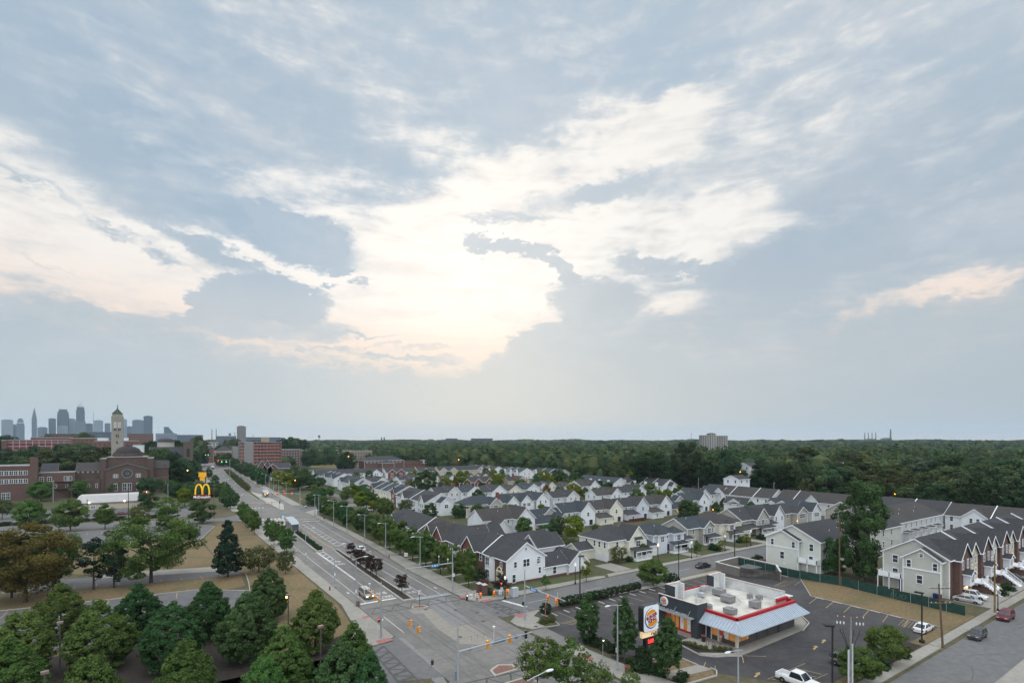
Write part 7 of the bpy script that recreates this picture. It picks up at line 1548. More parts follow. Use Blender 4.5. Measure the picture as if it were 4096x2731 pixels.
def car(name, label, kind_, col, x, y, head, lights=False, plate_front=True, group=None, cat='car', spare=False, z=.035):
    L, Wd, zl, belt, gl = SHAPES[kind_]; o = thing(name, label, cat, (x,y,z), math.radians(head), group)
    pm = paint(*col); w = Wd/2; b = MB(); k = len(belt); V = []
    for i, (bx, bz) in enumerate(belt):
        f = (.86 if i in (0,k-1) else .96 if i in (1,k-2) else 1.0)
        V += [(bx,-w*f*.9,zl),(bx,-w*f,zl+.22),(bx,-w*f,bz-.16),(bx,-w*f*.93,bz),(bx,w*f*.93,bz),(bx,w*f,bz-.16),(bx,w*f,zl+.22),(bx,w*f*.9,zl)]
    F_ = [(i*8+j,(i+1)*8+j,(i+1)*8+(j+1) % 8,i*8+(j+1) % 8) for i in range(k-1) for j in range(8) if not (kind_ == 'pickup' and i == 1 and j == 3)]
    b.add(V, [tuple(reversed(q)) for q in F_]+[tuple(range(8)), tuple((k-1)*8+j for j in range(7,-1,-1))])
    if kind_ == 'pickup':
        b.box(-2.8,-.98,-w*.86,w*.86,.62,.66); b.box(-2.82,-1.0,-w*.93,-w*.8,.66,1.15); b.box(-2.82,-1.0,w*.8,w*.93,.66,1.15); b.box(-2.84,-2.72,-w*.9,w*.9,.5,1.14); b.box(-1.05,-.95,-w*.86,w*.86,.6,1.15)
    b.build('body', pm, o)
    a, c, d, e, zt = gl; zb = [q[1] for q in belt][k//2]-.02
    g = MB(); t = w*.72
    g.add([(a,-w*.9,zb),(a,w*.9,zb),(e,w*.9,zb),(e,-w*.9,zb),(c,-t,zt),(c,t,zt),(d,t,zt),(d,-t,zt)], [(1,0,4,5),(0,3,7,4),(2,1,5,6),(3,2,6,7)])
    g.build('windows', CARGL, o)
    r = MB(); r.add([(c+.06,-t-.02,zt-.03),(c+.06,t+.02,zt-.03),(d-.06,t+.02,zt-.03),(d-.06,-t-.02,zt-.03),(c-.1,-t*.9,zt+.06),(c-.1,t*.9,zt+.06),(d+.1,t*.9,zt+.06),(d+.1,-t*.9,zt+.06)], [(4,5,6,7),(0,1,5,4),(1,2,6,5),(2,3,7,6),(3,0,4,7)])
    mid = [(c+d)/2+.05] if kind_ != 'pickup' else []
    if kind_ in ('van','suv'): mid = [c-.9, d+.75]
    for s in (-1,1):
        r.bar((a,s*w*.9,zb),(c,s*t,zt),.09,.07); r.bar((e,s*w*.9,zb),(d,s*t,zt),.13,.07)
        for q in mid: r.bar((q,s*w*.905,zb),(q,s*t*1.005,zt),.09,.05)
        r.bar((a-.05,s*(w*.9+.02),zb+.02),(a-.15,s*(w*.9+.2),zb+.12),.16,.14)
    r.build('roof', pm, o)
    wr = .33 if kind_ in ('sedan','wagon') else .37; ax = (L*.5-.92, -L*.5+.88) if kind_ != 'pickup' else (L*.5-1.0,-L*.5+1.05)
    for q in ax:
        for s in (-1,1):
            wh = MB().lathe([(wr*.62,-.11),(wr,-.10),(wr,.10),(wr*.62,.11)], n=16).mesh('wheel', TYRE); wo = link('wheel', wh, o, (q,s*(w-.10),wr)); wo.rotation_euler = (math.pi/2,0,0)
            link('rim', MB().lathe([(.0,-.115),(wr*.6,-.105),(wr*.6,.105),(.0,.115)], n=10).mesh('rim', RIM), wo)
    ba = MB(); [ba.lathe([(wr*1.28,-.02),(wr*1.28,.02)], n=16)._last(32,(0,0,0),(1,1,1)) for _ in ()]
    for q in ax:
        for s in (-1,1):
            pts = [(q+wr*1.2*math.cos(math.pi*i/8), s*(w+.006), wr+wr*1.2*math.sin(math.pi*i/8)) for i in range(9)]; ba.add(pts, [tuple(range(9)) if s < 0 else tuple(range(8,-1,-1))])
    ba.build('wheel_arch', BUMP, o)
    zf = belt[-2][1]-.12; HM = glow('headlight_on',(1,.82,.5),9) if lights else HEAD
    for s in (-1,1):
        MB().box(L/2-.12,L/2-.02,s*w*.62-.2,s*w*.62+.2,zf-.1,zf+.07).build('headlight', HM, o)
        MB().box(-L/2-.01,-L/2+.1,s*w*.74-.12,s*w*.74+.12,belt[0][1]-.1,belt[0][1]+.12).build('taillight', TAIL, o)
    MB().box(L/2-.06,L/2+.02,-w*.42,w*.42,zl+.12,zl+.38).build('grille', BUMP, o); MB().box(-L/2-.03,-L/2+.05,-.26,.26,zl+.36,zl+.5).build('number_plate', PLATE, o)
    if spare: q = link('spare_wheel', MB().lathe([(.0,-.1),(.36,-.1),(.36,.1),(0,.1)], n=14).mesh('spare_wheel', TYRE), o, (-L/2-.1,0,1.05)); q.rotation_euler = (0,math.pi/2,0)
    return o
SILV = ('silver',(.42,.42,.43),.4); WHT = ('white',(.62,.63,.64)); GRY = ('grey',(.17,.165,.16),.3); BLK = ('black',(.02,.02,.024)); MAR = ('maroon',(.12,.012,.022)); DGR = ('dark_grey',(.055,.055,.055)); TANC = ('champagne',(.36,.33,.29),.3)
car('minivan','pale silver minivan with its headlights on, waiting at the stop line','van',TANC,37.4,112.9,-90,lights=True,cat='minivan')
car('pickup_truck','white pickup truck with open bed cut by the bottom edge','pickup',WHT,73.7,38.4,-90,cat='pickup')
car('sport_utility_car','grey sport utility car with spare wheel, half behind a bushy tree','suv',GRY,85.7,37.3,-90,cat='car',spare=True)
car('parked_car','white two door saloon parked by the dry grass bank','sedan',WHT,113.4,37.0,0)
car('parked_car','old dark grey estate car parked along the kerb','wagon',DGR,117,30.5,180)
car('parked_car','maroon sport utility car at the kerb by the tall wooden pole','suv',MAR,133.7,30.7,180)
car('parked_car','silver saloon parked in front of the brick terrace stairs','sedan',SILV,141.3,38.4,-90); car('parked_car','white sport utility car squeezed behind the silver saloon','suv',WHT,145.6,38.6,-90); car('parked_car','dark blue saloon in the drive of the far brick stairs','sedan',BLK,173.5,38.2,-90)
car('parked_car','black saloon standing on the side street opposite the cream house','sedan',BLK,121.0,88.4,0)
car('saloon_car','white saloon on the avenue half hidden by the maroon median trees','sedan',WHT,51.6,161.0,90)
car('parked_car','white hatchback parked in the estate lane under the lime tree','sedan',WHT,84.6,250,0)
car('parked_car','dark car with red tail lights leaving the white restaurant','sedan',BLK,-41.9,332,90).__setitem__('category','car')
car('parked_car','white car parked at the right end of the white restaurant','sedan',WHT,-.6,336,20); car('parked_car','black van like car left of the white restaurant','van',BLK,-48.5,338,80); car('parked_car','dark red car half behind a tree before the white restaurant','sedan',MAR,-9,317.4,5); car('parked_car','maroon car behind the hedge on the far street','sedan',MAR,-14.5,300,-10)
CPK = 'cars parked by the yellow field'
for i in range(7): x, y = survey('B',1835+i*26,612+i*1.5); car('parked_car','tiny parked car by the yellow field beyond the estate','sedan',[DGR,SILV,BLK,WHT,GRY,SILV,BLK][i],x,y,60,group=CPK)
# ------------------------------------------------------------------ street furniture
GALV = mat('galvanised_pole',(.32,.345,.37),.5,.06,1,metal=.3); SIGO = mat('signal_orange',(.62,.24,.012),.5,.05,1); LENSD = mat('lens_dark',(.12,.08,.05),.4); LRED = glow('signal_red',(1,.05,.02),3.2); LGRN = glow('signal_green',(.02,1,.45),5); LORG = glow('sodium_lamp',(1,.36,.03),4); LWHT = glow('white_lamp',(1,.9,.75),2)
STREETB = mat('street_sign_blue',(.03,.16,.42),.5,.04,1); BLKP = mat('black_pole',(.018,.018,.020),.5); WOOD = mat('pole_wood',(.12,.075,.05),.9,.2,2); WOODY = mat('pole_wood_yellow',(.19,.125,.05),.9,.2,2)
lp = thing('avenue_lamp','tall silver street lamp on the left pavement beside the shelter median','street lamp',(33.1,150.8,.14)); 
MB().lathe([(.22,0),(.22,.5),(.13,.55),(.11,5),(.075,9.7),(0,9.75)], n=10).build('pole', GALV, lp); MB().tube([(-.9,0,9.45),(0,0,9.6),(1.6,0,9.85)], [.05,.06,.05], 6).build('arm', GALV, lp); MB().blob((2.0,0,9.83),(.55,.22,.11)).build('lamp_head', mat('lamp_grey',(.55,.57,.6),.4), lp)
MB().box(-.16,.16,-.2,-.13,2.6,3.3).build('notice', PLATE, lp)
AVL = 'tall silver street lamps of the avenue'
for (x, y, rz, lab) in [(33.6,123.8,0,'tall silver street lamp on the left pavement above the hydrant'),(33.5,107.6,0,'tall silver street lamp by the litter bin at the stop line'),(32.4,221.2,0,'tall silver street lamp at the five street trees'),(42.2,202,0,'tall silver street lamp standing on the shelter island'),
   (54.5,122.9,math.pi,'tall silver street lamp before the first white bay'),(55.0,148.6,math.pi,'tall silver street lamp by the hydrant on the terrace pavement'),(55.7,169.7,math.pi,'tall silver street lamp with street name plates at the terrace end'),(57.4,195.3,math.pi,'tall silver street lamp before the dark tree row, nearest one'),(58.2,216,math.pi,'tall silver street lamp before the dark tree row, middle one'),(58.9,242.8,math.pi,'tall silver street lamp at the far end of the dark tree row'),(59.8,320.6,math.pi,'tall silver street lamp beyond the far crossing, first on the right'),
   (56.1,55.7,math.pi,'tall silver street lamp with two signs beside the pole sign bed'),(55.6,35.9,math.pi,'tall silver street lamp at the bottom before the restaurant corner'),(31.9,43.5,0,'tall silver street lamp whose white head shows at the bottom edge'),(47.3,270,0,'tall silver street lamp left of the far shelter')]: dup(lp,(x,y,.14),rz,lab,AVL)
lp['group'] = AVL
for i in range(14): dup(lp,(60.6+i*1.15,348+i*24,.14),math.pi,'distant silver street lamp on the right side of the far avenue','distant street lamps, right side of the avenue')
for i in range(6): dup(lp,(33+i*.8,330+i*42,.14),0,'distant silver street lamp on the left side of the far avenue','distant street lamps, left side of the avenue')
# black acorn lamps and car park lamps
al = thing('acorn_lamp','black post lamp with pale acorn globe at the townhouse corner','street lamp',(*survey('R',978,1145),.14)); MB().lathe([(.24,0),(.2,.35),(.09,.6),(.06,4.0),(.12,4.1),(0,4.1)], n=10).build('post', BLKP, al); MB().lathe([(.13,4.1),(.24,4.35),(.2,4.75),(.05,4.95),(0,5.05)], n=10).build('globe', mat('acorn_globe',(.7,.7,.66),.4,.02,1,emit=(1,.95,.85),estr=.25), al)
ACL = 'black acorn lamps of the estate'
for (fr, x, y, lab, lit) in [('R',1995,925,'black acorn lamp on the verge by the white garage wing',0),('N',1860,130,'black acorn lamp, softly lit, before the cream house porch',1),('E',195,1420,'black acorn lamp before the taupe house',0),('E',588,1335,'black acorn lamp before the yellow cream porch',0),('E',892,1270,'black acorn lamp before the steep gabled house',0),('P',2078,640,'black acorn lamp by the black and tan bin post',0)]:
    d = dup(al,(*survey(fr,x,y),.1),0,lab,ACL)
    if lit:
        for ch in d.children:
            if ch.name.startswith('globe'): ch.data = ch.data.copy(); ch.data.materials[0] = glow('acorn_lit',(1,.62,.4),2.2)
al['group'] = ACL
pk = thing('car_park_lamp','tall black car park lamp between the hedge rows','lamp post',(*survey('N',940,572),.05)); MB().box(-.32,.32,-.32,.32,0,.5).build('base', BLKP, pk); MB().box(-.09,.09,-.09,.09,.5,9).build('post', BLKP, pk); MB().box(-.2,1.0,-.3,.3,9.0,9.25).build('lamp_head', BLKP, pk)
PKL = 'black square headed car park lamps'; pk['group'] = PKL
for (x, y, H_, rz, lab) in [(105.2,83.8,9,-1,'tall black car park lamp by the bush pair'),(132.9,86.9,9,0,'tall black lamp beside the bin enclosure'),(106.6,35.0,8.2,1.57,'twin box black lamp behind the white saloon'),(76.3,35.2,8.6,2.4,'black box lamp left of the white conduit pole')]: dup(pk,(x,y,.05),rz,lab,PKL,(1,1,H_/9))
BRN = mat('bronze_pole',(.10,.085,.07),.6); gl = thing('grove_lamp','square headed bronze lamp standing among the left grove trees','lamp post',(*survey('K',552,1020,7.2),0)); MB().box(-.08,.08,-.08,.08,0,7.2).build('post', BRN, gl); MB().box(-.35,.35,-.25,.25,7.2,7.5).build('lamp_head', mat('bronze_head',(.22,.16,.15),.5), gl)
for (q, lab) in [(survey('K',412,1480,7.2),'square headed bronze lamp at the bottom left of the grove'),(survey('L',878,700,7.2),'square headed bronze lamp glowing yellow beside the round tree'),(survey('L',1200,1015,7.2),'square headed bronze lamp before the dark round tree')]:
    d = dup(gl,(*q,0),.3,lab,'bronze lamps of the grove')
    if 'glowing' in lab: MB().blob((-.32,0,7.05),.16).build('bulb', glow('bulb_yellow',(1,.6,.15),12), d)
gl['group'] = 'bronze lamps of the grove'
# signals
def head(parent, x, y, z, rz, lit=None, m=None, n=3, back=True):
    m = m or SIGO; b = MB().box(-.17,.17,-.13,.13,-.5*n*.36,.5*n*.36)
    o = link('signal_head', b.mesh('signal_head', m), parent, (x,y,z), rz); lens = MB()
    for i in range(n):
        zz = (n/2-.5-i)*.36; LM = {'R':LRED,'G':LGRN,'W':LWHT}.get(lit) if lit and ((lit == 'R' and i == 0) or (lit == 'G' and i == n-1) or (lit == 'W' and i == 0)) else LENSD
        s = 1.25 if LM is not LENSD else 1
        link('lens', MB().lathe([(0,0),(.115*s,0),(.115*s,.03),(0,.05)], n=10).mesh('lens', LM), o, (0,-.13,zz)).rotation_euler = (math.pi/2,0,0)
        hv = MB().box(-.15,.15,-.36,-.13,zz+.13,zz+.155).build('visor', m, o)
    return o
def plate(parent, x, y, z, rz, w, hh, txt, m=None, tcol=None, size=None, name='sign_plate'):
    o = link(name, MB().box(-w/2,w/2,-.02,.02,-hh/2,hh/2).mesh(name, m or PLATE), parent, (x,y,z), rz)
    if txt:
        for i, t in enumerate(txt.split('|')):
            k = len(txt.split('|')); me = text_mesh(t, size or min(hh*.7/k, 1.35*w/max(map(len,txt.split('|')))), bold=.01); me.materials.append(tcol or BLKP); l = link('lettering', me, o, (0,-.03,hh*(.5-(i+.5)/k))); l.rotation_euler = (math.pi/2,0,0)
    return o
def mastpole(label, x, y, H_, arm=None, za=6.5, z=.14):
    o = thing('signal_mast', label, 'traffic light', (x,y,z)); MB().lathe([(.3,0),(.3,.12),(.2,.15),(.15,H_*.66),(.12,H_*.66),(.09,H_),(0,H_+.4)], n=12).build('pole', GALV, o)
    if arm: MB().tube([(0,0,za),(arm[0],arm[1],za+.15)], [.13,.08], 8).build('arm', GALV, o)
    return o
WSG = mat('sign_letter_white',(.8,.8,.82),.5)
m = mastpole('silver mast with long arm and blue street name plate before the terrace trees',54.5,105.2,9.6,(-11.4,0)); plate(m,-4.4,-.16,6.5,0,1.9,.62,'E. 86 St',STREETB,WSG,.5); MB().tube([(-3.4,0,6.6),(-3.4,0,8.3)],.03,5).box(-3.5,-3.3,-.1,.1,8.2,8.5).build('camera', PLATE, m); MB().tube([(-1.2,0,6.6),(-1.2,0,7.4)],.03,5).box(-1.3,-1.1,-.1,.1,7.3,7.6).build('camera', PLATE, m); plate(m,.1,-.25,3.8,0,.6,.75,'')
m = mastpole('silver signal mast with short arm at the left pavement corner',31.5,87.3,9.4,(0,9.2)); [head(m,.2,q,6.2,math.pi*.5) for q in (1.6,3.4,5.6)]; head(m,-.35,.1,3.2,-.4,'R',BLKP,2); MB().tube([(0,6,6.6),(0,6,8)],.03,5).box(-.2,.2,5.9,6.1,7.9,8.1).build('camera', PLATE, m)
m = mastpole('silver signal mast with blue name plate at the restaurant corner',57.2,81.0,9.4,(0,-12)); plate(m,-.14,-3.0,6.5,-math.pi/2,2.3,.62,'Euclid',STREETB,WSG,.55); [head(m,-.1,q,6.1,-math.pi/2,'R' if 1 else None) for q in (-7.4,-9.8)]; head(m,-.3,.1,3.2,-1.2,None,BLKP,2)
MB().tube([(0,-9.9,6.6),(0,-9.9,7.6)],.03,5).build('camera', PLATE, m)
m = mastpole('near silver signal mast with long arm at the bottom of the junction',32.1,60.5,9.6,(11.8,0)); [head(m,q,.12,6.4,math.pi) for q in (4.6,8.2)]; [plate(m,q,.16,6.5,math.pi,w_,.6,'',mat('sign_back',(.2,.24,.28),.5)) for q, w_ in ((2.0,.6),(6.5,2.0),(9.3,.6),(10.5,.5))]; head(m,10.9,.12,6.5,math.pi,None,BLKP); MB().tube([(5.5,0,6.6),(5.5,0,8.6)],.03,5).box(5.35,5.65,-.12,.12,8.5,8.75).build('camera', PLATE, m); plate(m,-.35,.1,3.4,.4,.5,1.2,'',mat('sign_back',(.2,.24,.28)))
def spanhead(label, x, y, z, rz, lit=None, mm=None): o = thing('hanging_signal', label, 'traffic light', (x,y,z)); head(o,0,0,0,rz,lit,mm); MB().tube([(0,0,.5),(0,0,1.0)],.025,5).build('hanger', BLKP, o); return o
sg = [('hanging black bus signal over the far crossing',46.6,84.3,'W',BLKP),('hanging orange signal with red light before the brick pillars',49.2,83.9,'R',None),('hanging orange signal with red light, middle of the span',51.9,83.5,'R',None),('hanging orange signal with red light by the acorn lamp',54.6,83.1,'R',None)]
for lab, x, y, lit, mm in sg: spanhead(lab,x,y,5.4,0,lit,mm)
for lab, x, y, t_ in [('white hanging turn lane sign over the crossing',47.4,84.2,'ONLY'),('white hanging sign with black words over the crossing',48.5,84.0,'BUS|ONLY'),('white hanging sign below the red signal',53.2,83.3,'NO|TURN|ON RED')]: o = thing('hanging_sign',lab,'sign',(x,y,5.5)); plate(o,0,0,0,0,.65,.85,t_); MB().tube([(0,0,.42),(0,0,.9)],.02,5).build('hanger', BLKP, o)
spanhead('hanging orange signal over the near lanes, left one',32.5,77.2,5.4,math.pi/2); spanhead('hanging orange signal over the near lanes, right one',32.4,73.8,5.4,math.pi/2); o = thing('hanging_sign','grey backed hanging sign between the two orange signals','sign',(32.45,75.5,5.5)); plate(o,0,0,0,math.pi/2,.5,.7,'',mat('sign_back',(.2,.24,.28)))
for lab, p0, p1 in [('thin span wire across the far side of the junction',(57.2,82.8,6.45),(31.6,87.2,6.45)),('thin span wire along the left side of the junction',(31.6,87.2,6.45),(32.1,60.6,6.45))]: o = thing('span_wire',lab,'cable',(0,0,0)); MB().tube([p0,p1],.012,4).build('cable', BLKP, o)
def pedpost(label, x, y, t='', lit=None, H_=3.0): o = thing('pedestrian_signal', label, 'traffic light', (x,y,.14)); MB().lathe([(.2,0),(.2,.25),(.06,.3),(.05,H_),(0,H_)], n=8).build('post', GALV, o); head(o,0,-.1,H_+.3,-.6,lit,BLKP,2); (plate(o,0,-.12,H_-.7,-.4,.55,.7,t) if t else None); return o
pedpost('pedestrian signal post on the pavement by the red hydrant and bed',56.2,58.9,lit='W'); pedpost('pedestrian signal post at the bottom island of the junction',*survey('M',965,1600)); pedpost('signal post with white sign and red light by the brick pillars',*survey('R',922,1155),'NO|TURN|ON RED','R')
m = mastpole('far signal mast with three red lights and blue name plate',60.7,289.3,9,(-13,11),6.2); [head(m,-3.4-3.1*i,2.9+2.6*i,6.1,.25,'R') for i in range(3)]; [setattr(c,'scale',(1.7,1.7,1.3)) for c in m.children if c.name.startswith('signal_head')]; plate(m,-1.6,1.1,6.3,.3,2,.6,'E. 83 St',STREETB,WSG); head(m,.5,-.2,3.2,.2,'R',None,2); head(m,-11.8,9.6,6.2,.2,'W',BLKP)
m = mastpole('far signal mast with three unlit orange heads over the near lanes',32.4,293.9,9,(0,-1)) if 0 else mastpole('far left signal mast with arm carrying three orange heads',33.2,258,8.6,(13,-4),6.2); [head(m,1.6+3.4*i,-.5-1.1*i,5.9,2.6) for i in range(3)]; head(m,11.6,-3.6,6.2,2.6,None,BLKP)
m = mastpole('silver signal pole left of the far crossing with red side light',33,290,9.4,(3,14),6.5); head(m,.4,0,3.2,.3,'R',None,2)
m = mastpole('thin signal pole at the far crossing corner on the right',57.4,243.6,9,None); 
for i, (fr, pts) in enumerate([('T',[(1280,675,'R'),(1348,683,'G'),(1433,683,'G')]),('T',[(1045,552,'G'),(1093,552,'G')]),('T',[(822,455,'G'),(855,455,'G')])]):
    dd = [430,640,900][i]; zz = 6.0
    o_ = _FR[fr]; q0 = bear(o_[0]+pts[0][0]/o_[2], dd); zc = zat(fr,pts[0][1],dd)
    o = thing('signal_mast',['distant signals with red and two green lights over the avenue','farther pair of green signals over the avenue','farthest pair of green signals beside the stone church'][i],'traffic light',(*q0,0)); MB().tube([(9,5,0),(9,5,zc+1)],.2,6).build('pole', GALV, o); MB().tube([(9,5,zc+.9),(0,0,zc+.9)],.12,6).build('arm', GALV, o)
    for px, py, c_ in pts: q = bear(o_[0]+px/o_[2], dd); hd = head(o,q[0]-q0[0],q[1]-q0[1],zc,.3,c_); hd.scale = (2.4,2.4,1.8)
# glowing lamps through the town
GLW = 'orange street lamps glowing in the dusk'
for lab, fr, px, py, dep, H_ in [('orange glowing lamp by the big dark tree at the far crossing','B',1413,795,None,8),('orange glowing lamp before the tan apartments','B',2040,515,480,12),('orange glowing lamp behind the rear terraces','C',1278,258,520,16),('orange glowing lamp in front of the white tree house','E',767,402,270,17),('orange glowing lamp on the wooden pole beneath the wood','F',826,812,None,9),
   ('orange glowing alley lamp beside the garage blocks','C',2177,1088,None,4.6),('orange glowing alley lamp at the back of the bungalow','D',1440 if 0 else 120,1236,None,4.2),('orange wall lamp glow under the taupe window bay','E',1438,978,None,3),('orange glowing lamp by the dark clipped evergreens','E',447,845,None,2.4),('orange lamp at the church yard trees','A',2035,938,380,12),('yellow white lamp at the church yard trees','A',2205,970,370,11),('orange lamp on the hall fire escape, upper','A',742,1050,395,14),('orange lamp on the pole before the brick hall','A',615,1052,330,12),('low orange lamp on the pole before the brick hall','A',615,1152,330,8),('small orange lamp by the white terrace entrance wing','C',860,835,None,2.8)]:
    o_ = _FR[fr]; yy = o_[1]+py/o_[2]
    d = dep or FOC*(EYE-H_)/(yy-HY); x, y = bear(o_[0]+px/o_[2], d); z = zat(fr,py,d); o = thing('glowing_lamp',lab,'street lamp',(x,y,0),group=GLW)
    MB().tube([(0,.2,0),(0,.2,z)],.07,6).build('pole', BRN, o); MB().blob((0,0,z),max(.18,d*.0011)).build('bulb', LORG if 'yellow' not in lab else glow('sodium_pale',(1,.7,.2),8), o)
# shelters
def shelter(label, x, y, L, rz=0, lit=False):
    o = thing('bus_shelter', label, 'bus shelter', (x,y,.28), rz); R_ = mat('ribbed_zinc',(.42,.46,.49),.45,.06,1,metal=.3); b = MB(); n = 10
    for i in range(n):
        y0 = -L/2+L*i/n; y1 = -L/2+L*(i+1)/n; f = lambda q: 2.75+1.15*math.sin((q+L/2)/L*math.pi*.55)
        b.add([(-1.5,y0,f(y0)),(1.5,y0,f(y0)),(1.5,y1,f(y1)),(-1.5,y1,f(y1)),(-1.5,y0,f(y0)-.12),(1.5,y0,f(y0)-.12),(1.5,y1,f(y1)-.12),(-1.5,y1,f(y1)-.12)], [(0,1,2,3),(7,6,5,4),(0,3,7,4),(1,5,6,2)])
        for k in range(9): b.bar((-1.4+.35*k,y0,f(y0)+.02),(-1.4+.35*k,y1,f(y1)+.02),.05,.05)
    b.box(-1.5,1.5,-L/2-.03,-L/2,2.6,2.78); b.build('roof', R_, o)
    b = MB(); [b.box(s*1.2-.07,s*1.2+.07,q-.07,q+.07,0,2.7) for s in (-1,1) for q in (-L*.42,-L*.14,L*.14,L*.42)]; b.build('frame', GALV, o)
    g = MB().box(-1.2,-1.16,-L*.42,L*.42,.4,2.6); g.box(-1.2,1.2,-L*.42,-L*.42+.03,.3,2.6); g.build('glazing', mat('shelter_glass',(.12,.13,.14),.2,.4,3), o); MB().box(-.9,-.5,-L*.3,L*.3,.4,.48).build('bench', DKMETAL, o)
    MB().box(-.5,.3,-L*.2,-L*.2+.05,1.5,2.3).build('advert', mat('pink_poster',(.7,.12,.12),.5), o)
    if lit: [MB().blob((q,-L*.44,2.2+q*.4),.3).build('lamp', LORG, o) for q in (-.8,.4)]
    return o
shelter('curved zinc roofed bus shelter on the planted median',41.9,213.5,14); shelter('lit bus shelter with orange lamps at the far crossing',52.6,344,9,0,True); shelter('distant pale bus shelter down the avenue',52,716,12)
o = thing('info_pillar','pale blue topped information pillar beside the near shelter','sign',(*survey('B',1270,1300),.28)); MB().box(-.35,.35,-.12,.12,.5,3.0).build('panel', mat('pillar_white',(.6,.66,.7),.5), o); MB().box(-.35,.35,-.12,.12,3.0,3.6).build('top_panel', mat('pillar_blue',(.05,.35,.6),.5), o); MB().box(-.3,.3,-.1,.1,0,.5).build('base', DKMETAL, o)
# small furniture
def hydrant(label, fr, x, y, top=None): o = thing('fire_hydrant', label, 'fire hydrant', (*survey(fr,x,y),.14)); MB().lathe([(.2,0),(.2,.08),(.13,.1),(.13,.6),(.17,.62),(.17,.68)], n=10).build('barrel', mat('hydrant_red',(.22,.04,.04),.6), o); MB().lathe([(.15,.68),(.12,.8),(.04,.86),(0,.9)], n=10).build('bonnet', top or mat('hydrant_red',(.22,.04,.04)), o); MB().tube([(-.24,0,.45),(.24,0,.45)],.07,8).build('nozzle', mat('hydrant_red',(.22,.04,.04)), o)
hydrant('red hydrant on the left pavement by the dry lawn','L',1290,650); hydrant('red hydrant with silver top at the mulch bed','N',1255,1175,PLATE); hydrant('red hydrant before the terrace pavement lamp','M',458,92); hydrant('red hydrant near the hanging black words sign','R',570,1165)
def bin_(label, x, y, m, r=.35): o = thing('litter_bin', label, 'litter bin', (x,y,.14)); MB().lathe([(r*.9,0),(r,.05),(r,.95),(r*1.1,1.0),(r*.6,1.05),(r*.55,.9),(0,.88)], n=14).build('drum', m, o); MB().tube([(r*1.05*math.cos(a*.3927),r*1.05*math.sin(a*.3927),1.02) for a in range(17)],.05,5).build('rim', mat('rust_rim',(.3,.12,.06),.7), o)
bin_('brown slatted litter bin at the stop line lamp',*survey('Q',385,1530),mat('bin_brown',(.13,.10,.08),.7)); bin_('rusty brown litter bin at the bottom pavement',*survey('N',1497,1450),mat('bin_rust',(.12,.055,.045),.7)); bin_('dark litter bin beside the lane sign near the second side street',*survey('B',1753,1250),BUMP)
for i, (fr, x, y, lab) in enumerate([('M',658,195,'white lane use sign on a thin post before the terrace'),('N',1390,1290,'white lane use sign on the lamp by the tall tree'),('B',1765,1215,'white lane sign on the pavement near the second side street')]):
    o = thing('lane_sign',lab,'sign',(*survey(fr,x,y),.14)); MB().tube([(0,0,0),(0,0,3.4)],.04,6).build('post', GALV, o); p_ = plate(o,0,-.05,3.2 if i != 1 else 4.4,-.5,.95,.95,''); a_ = MB(); [a_.bar((sx,-.04,-.3),(sx+dx,-.04,.3),.1,.02) for sx, dx in ((-.25,-.1),(.15,0),(.15,.2))]; a_.build('arrows', BLKP, p_)
o = thing('island_sign','small white sign with two black strokes on a black post on the brick island','sign',(*survey('M',818,668),.2)); MB().tube([(0,0,0),(0,0,2.6)],.05,6).build('post', BLKP, o); p_ = plate(o,0,-.05,2.9,-.3,.6,.8,''); MB().bar((-.12,-.04,-.25),(-.02,-.04,.25),.1,.02).bar((.08,-.04,-.25),(.18,-.04,.25),.1,.02).build('arrows', BLKP, p_)
o = thing('utility_cabinet','pale grey utility cabinet on the corner pavement','cabinet',(*survey('M',1935,550),.14)); MB().box(-.7,.7,-.45,.45,0,1.9).build('case', mat('cabinet_grey',(.42,.45,.48),.6,.05,1), o); MB().box(-.74,.74,-.49,.49,1.9,1.96).build('lid', mat('cabinet_grey',(.42,.45,.48)), o); MB().box(-.02,.02,-.46,-.45,.1,1.8).build('door_seam', BUMP, o)
o = thing('utility_cabinet','white signal cabinet with dark emblem at the second side street','cabinet',(*survey('B',1608,1090),.1)); MB().box(-1,1,-.5,.5,0,2).build('case', mat('cabinet_grey',(.42,.45,.48)), o); MB().lathe([(0,0),(.3,0),(.0,.02)],n=10).build('emblem', BUMP, o).location = (-.5,-.52,1.3)
for lab, fr, x, y in [('left red brick pillar at the townhouse corner','R',605,1075),('right red brick pillar at the townhouse corner','R',680,1095)]: o = thing('brick_pillar',lab,'pillar',(*survey(fr,x,y),0)); MB().box(-.5,.5,-.5,.5,0,2.5).build('shaft', W['dkbrick'], o); MB().add([(-.6,-.6,2.5),(.6,-.6,2.5),(.6,.6,2.5),(-.6,.6,2.5),(0,0,2.9)],[(0,1,4),(1,2,4),(2,3,4),(3,0,4),(3,2,1,0)]).build('cap', mat('cap_stone',(.4,.4,.38),.8), o)
o = thing('brick_wall','low dark brick garden wall with piers along the terrace trees','wall',(64,130,0)); MB().box(-.15,.15,-24,26,0,.8).build('wall', W['dkbrick'], o); b = MB(); [b.box(-.35,.35,-24+4.2*k,-23.3+4.2*k,0,1.5) for k in range(13)]; b.build('piers', W['dkbrick'], o)
o = thing('brick_wall','low dark brick garden wall behind the dark row of trees','wall',(66,214,0)); MB().box(-.15,.15,-38,38,0,.8).build('wall', W['dkbrick'], o); b = MB(); [b.box(-.35,.35,-38+5*k,-37.3+5*k,0,1.5) for k in range(16)]; b.build('piers', W['dkbrick'], o)
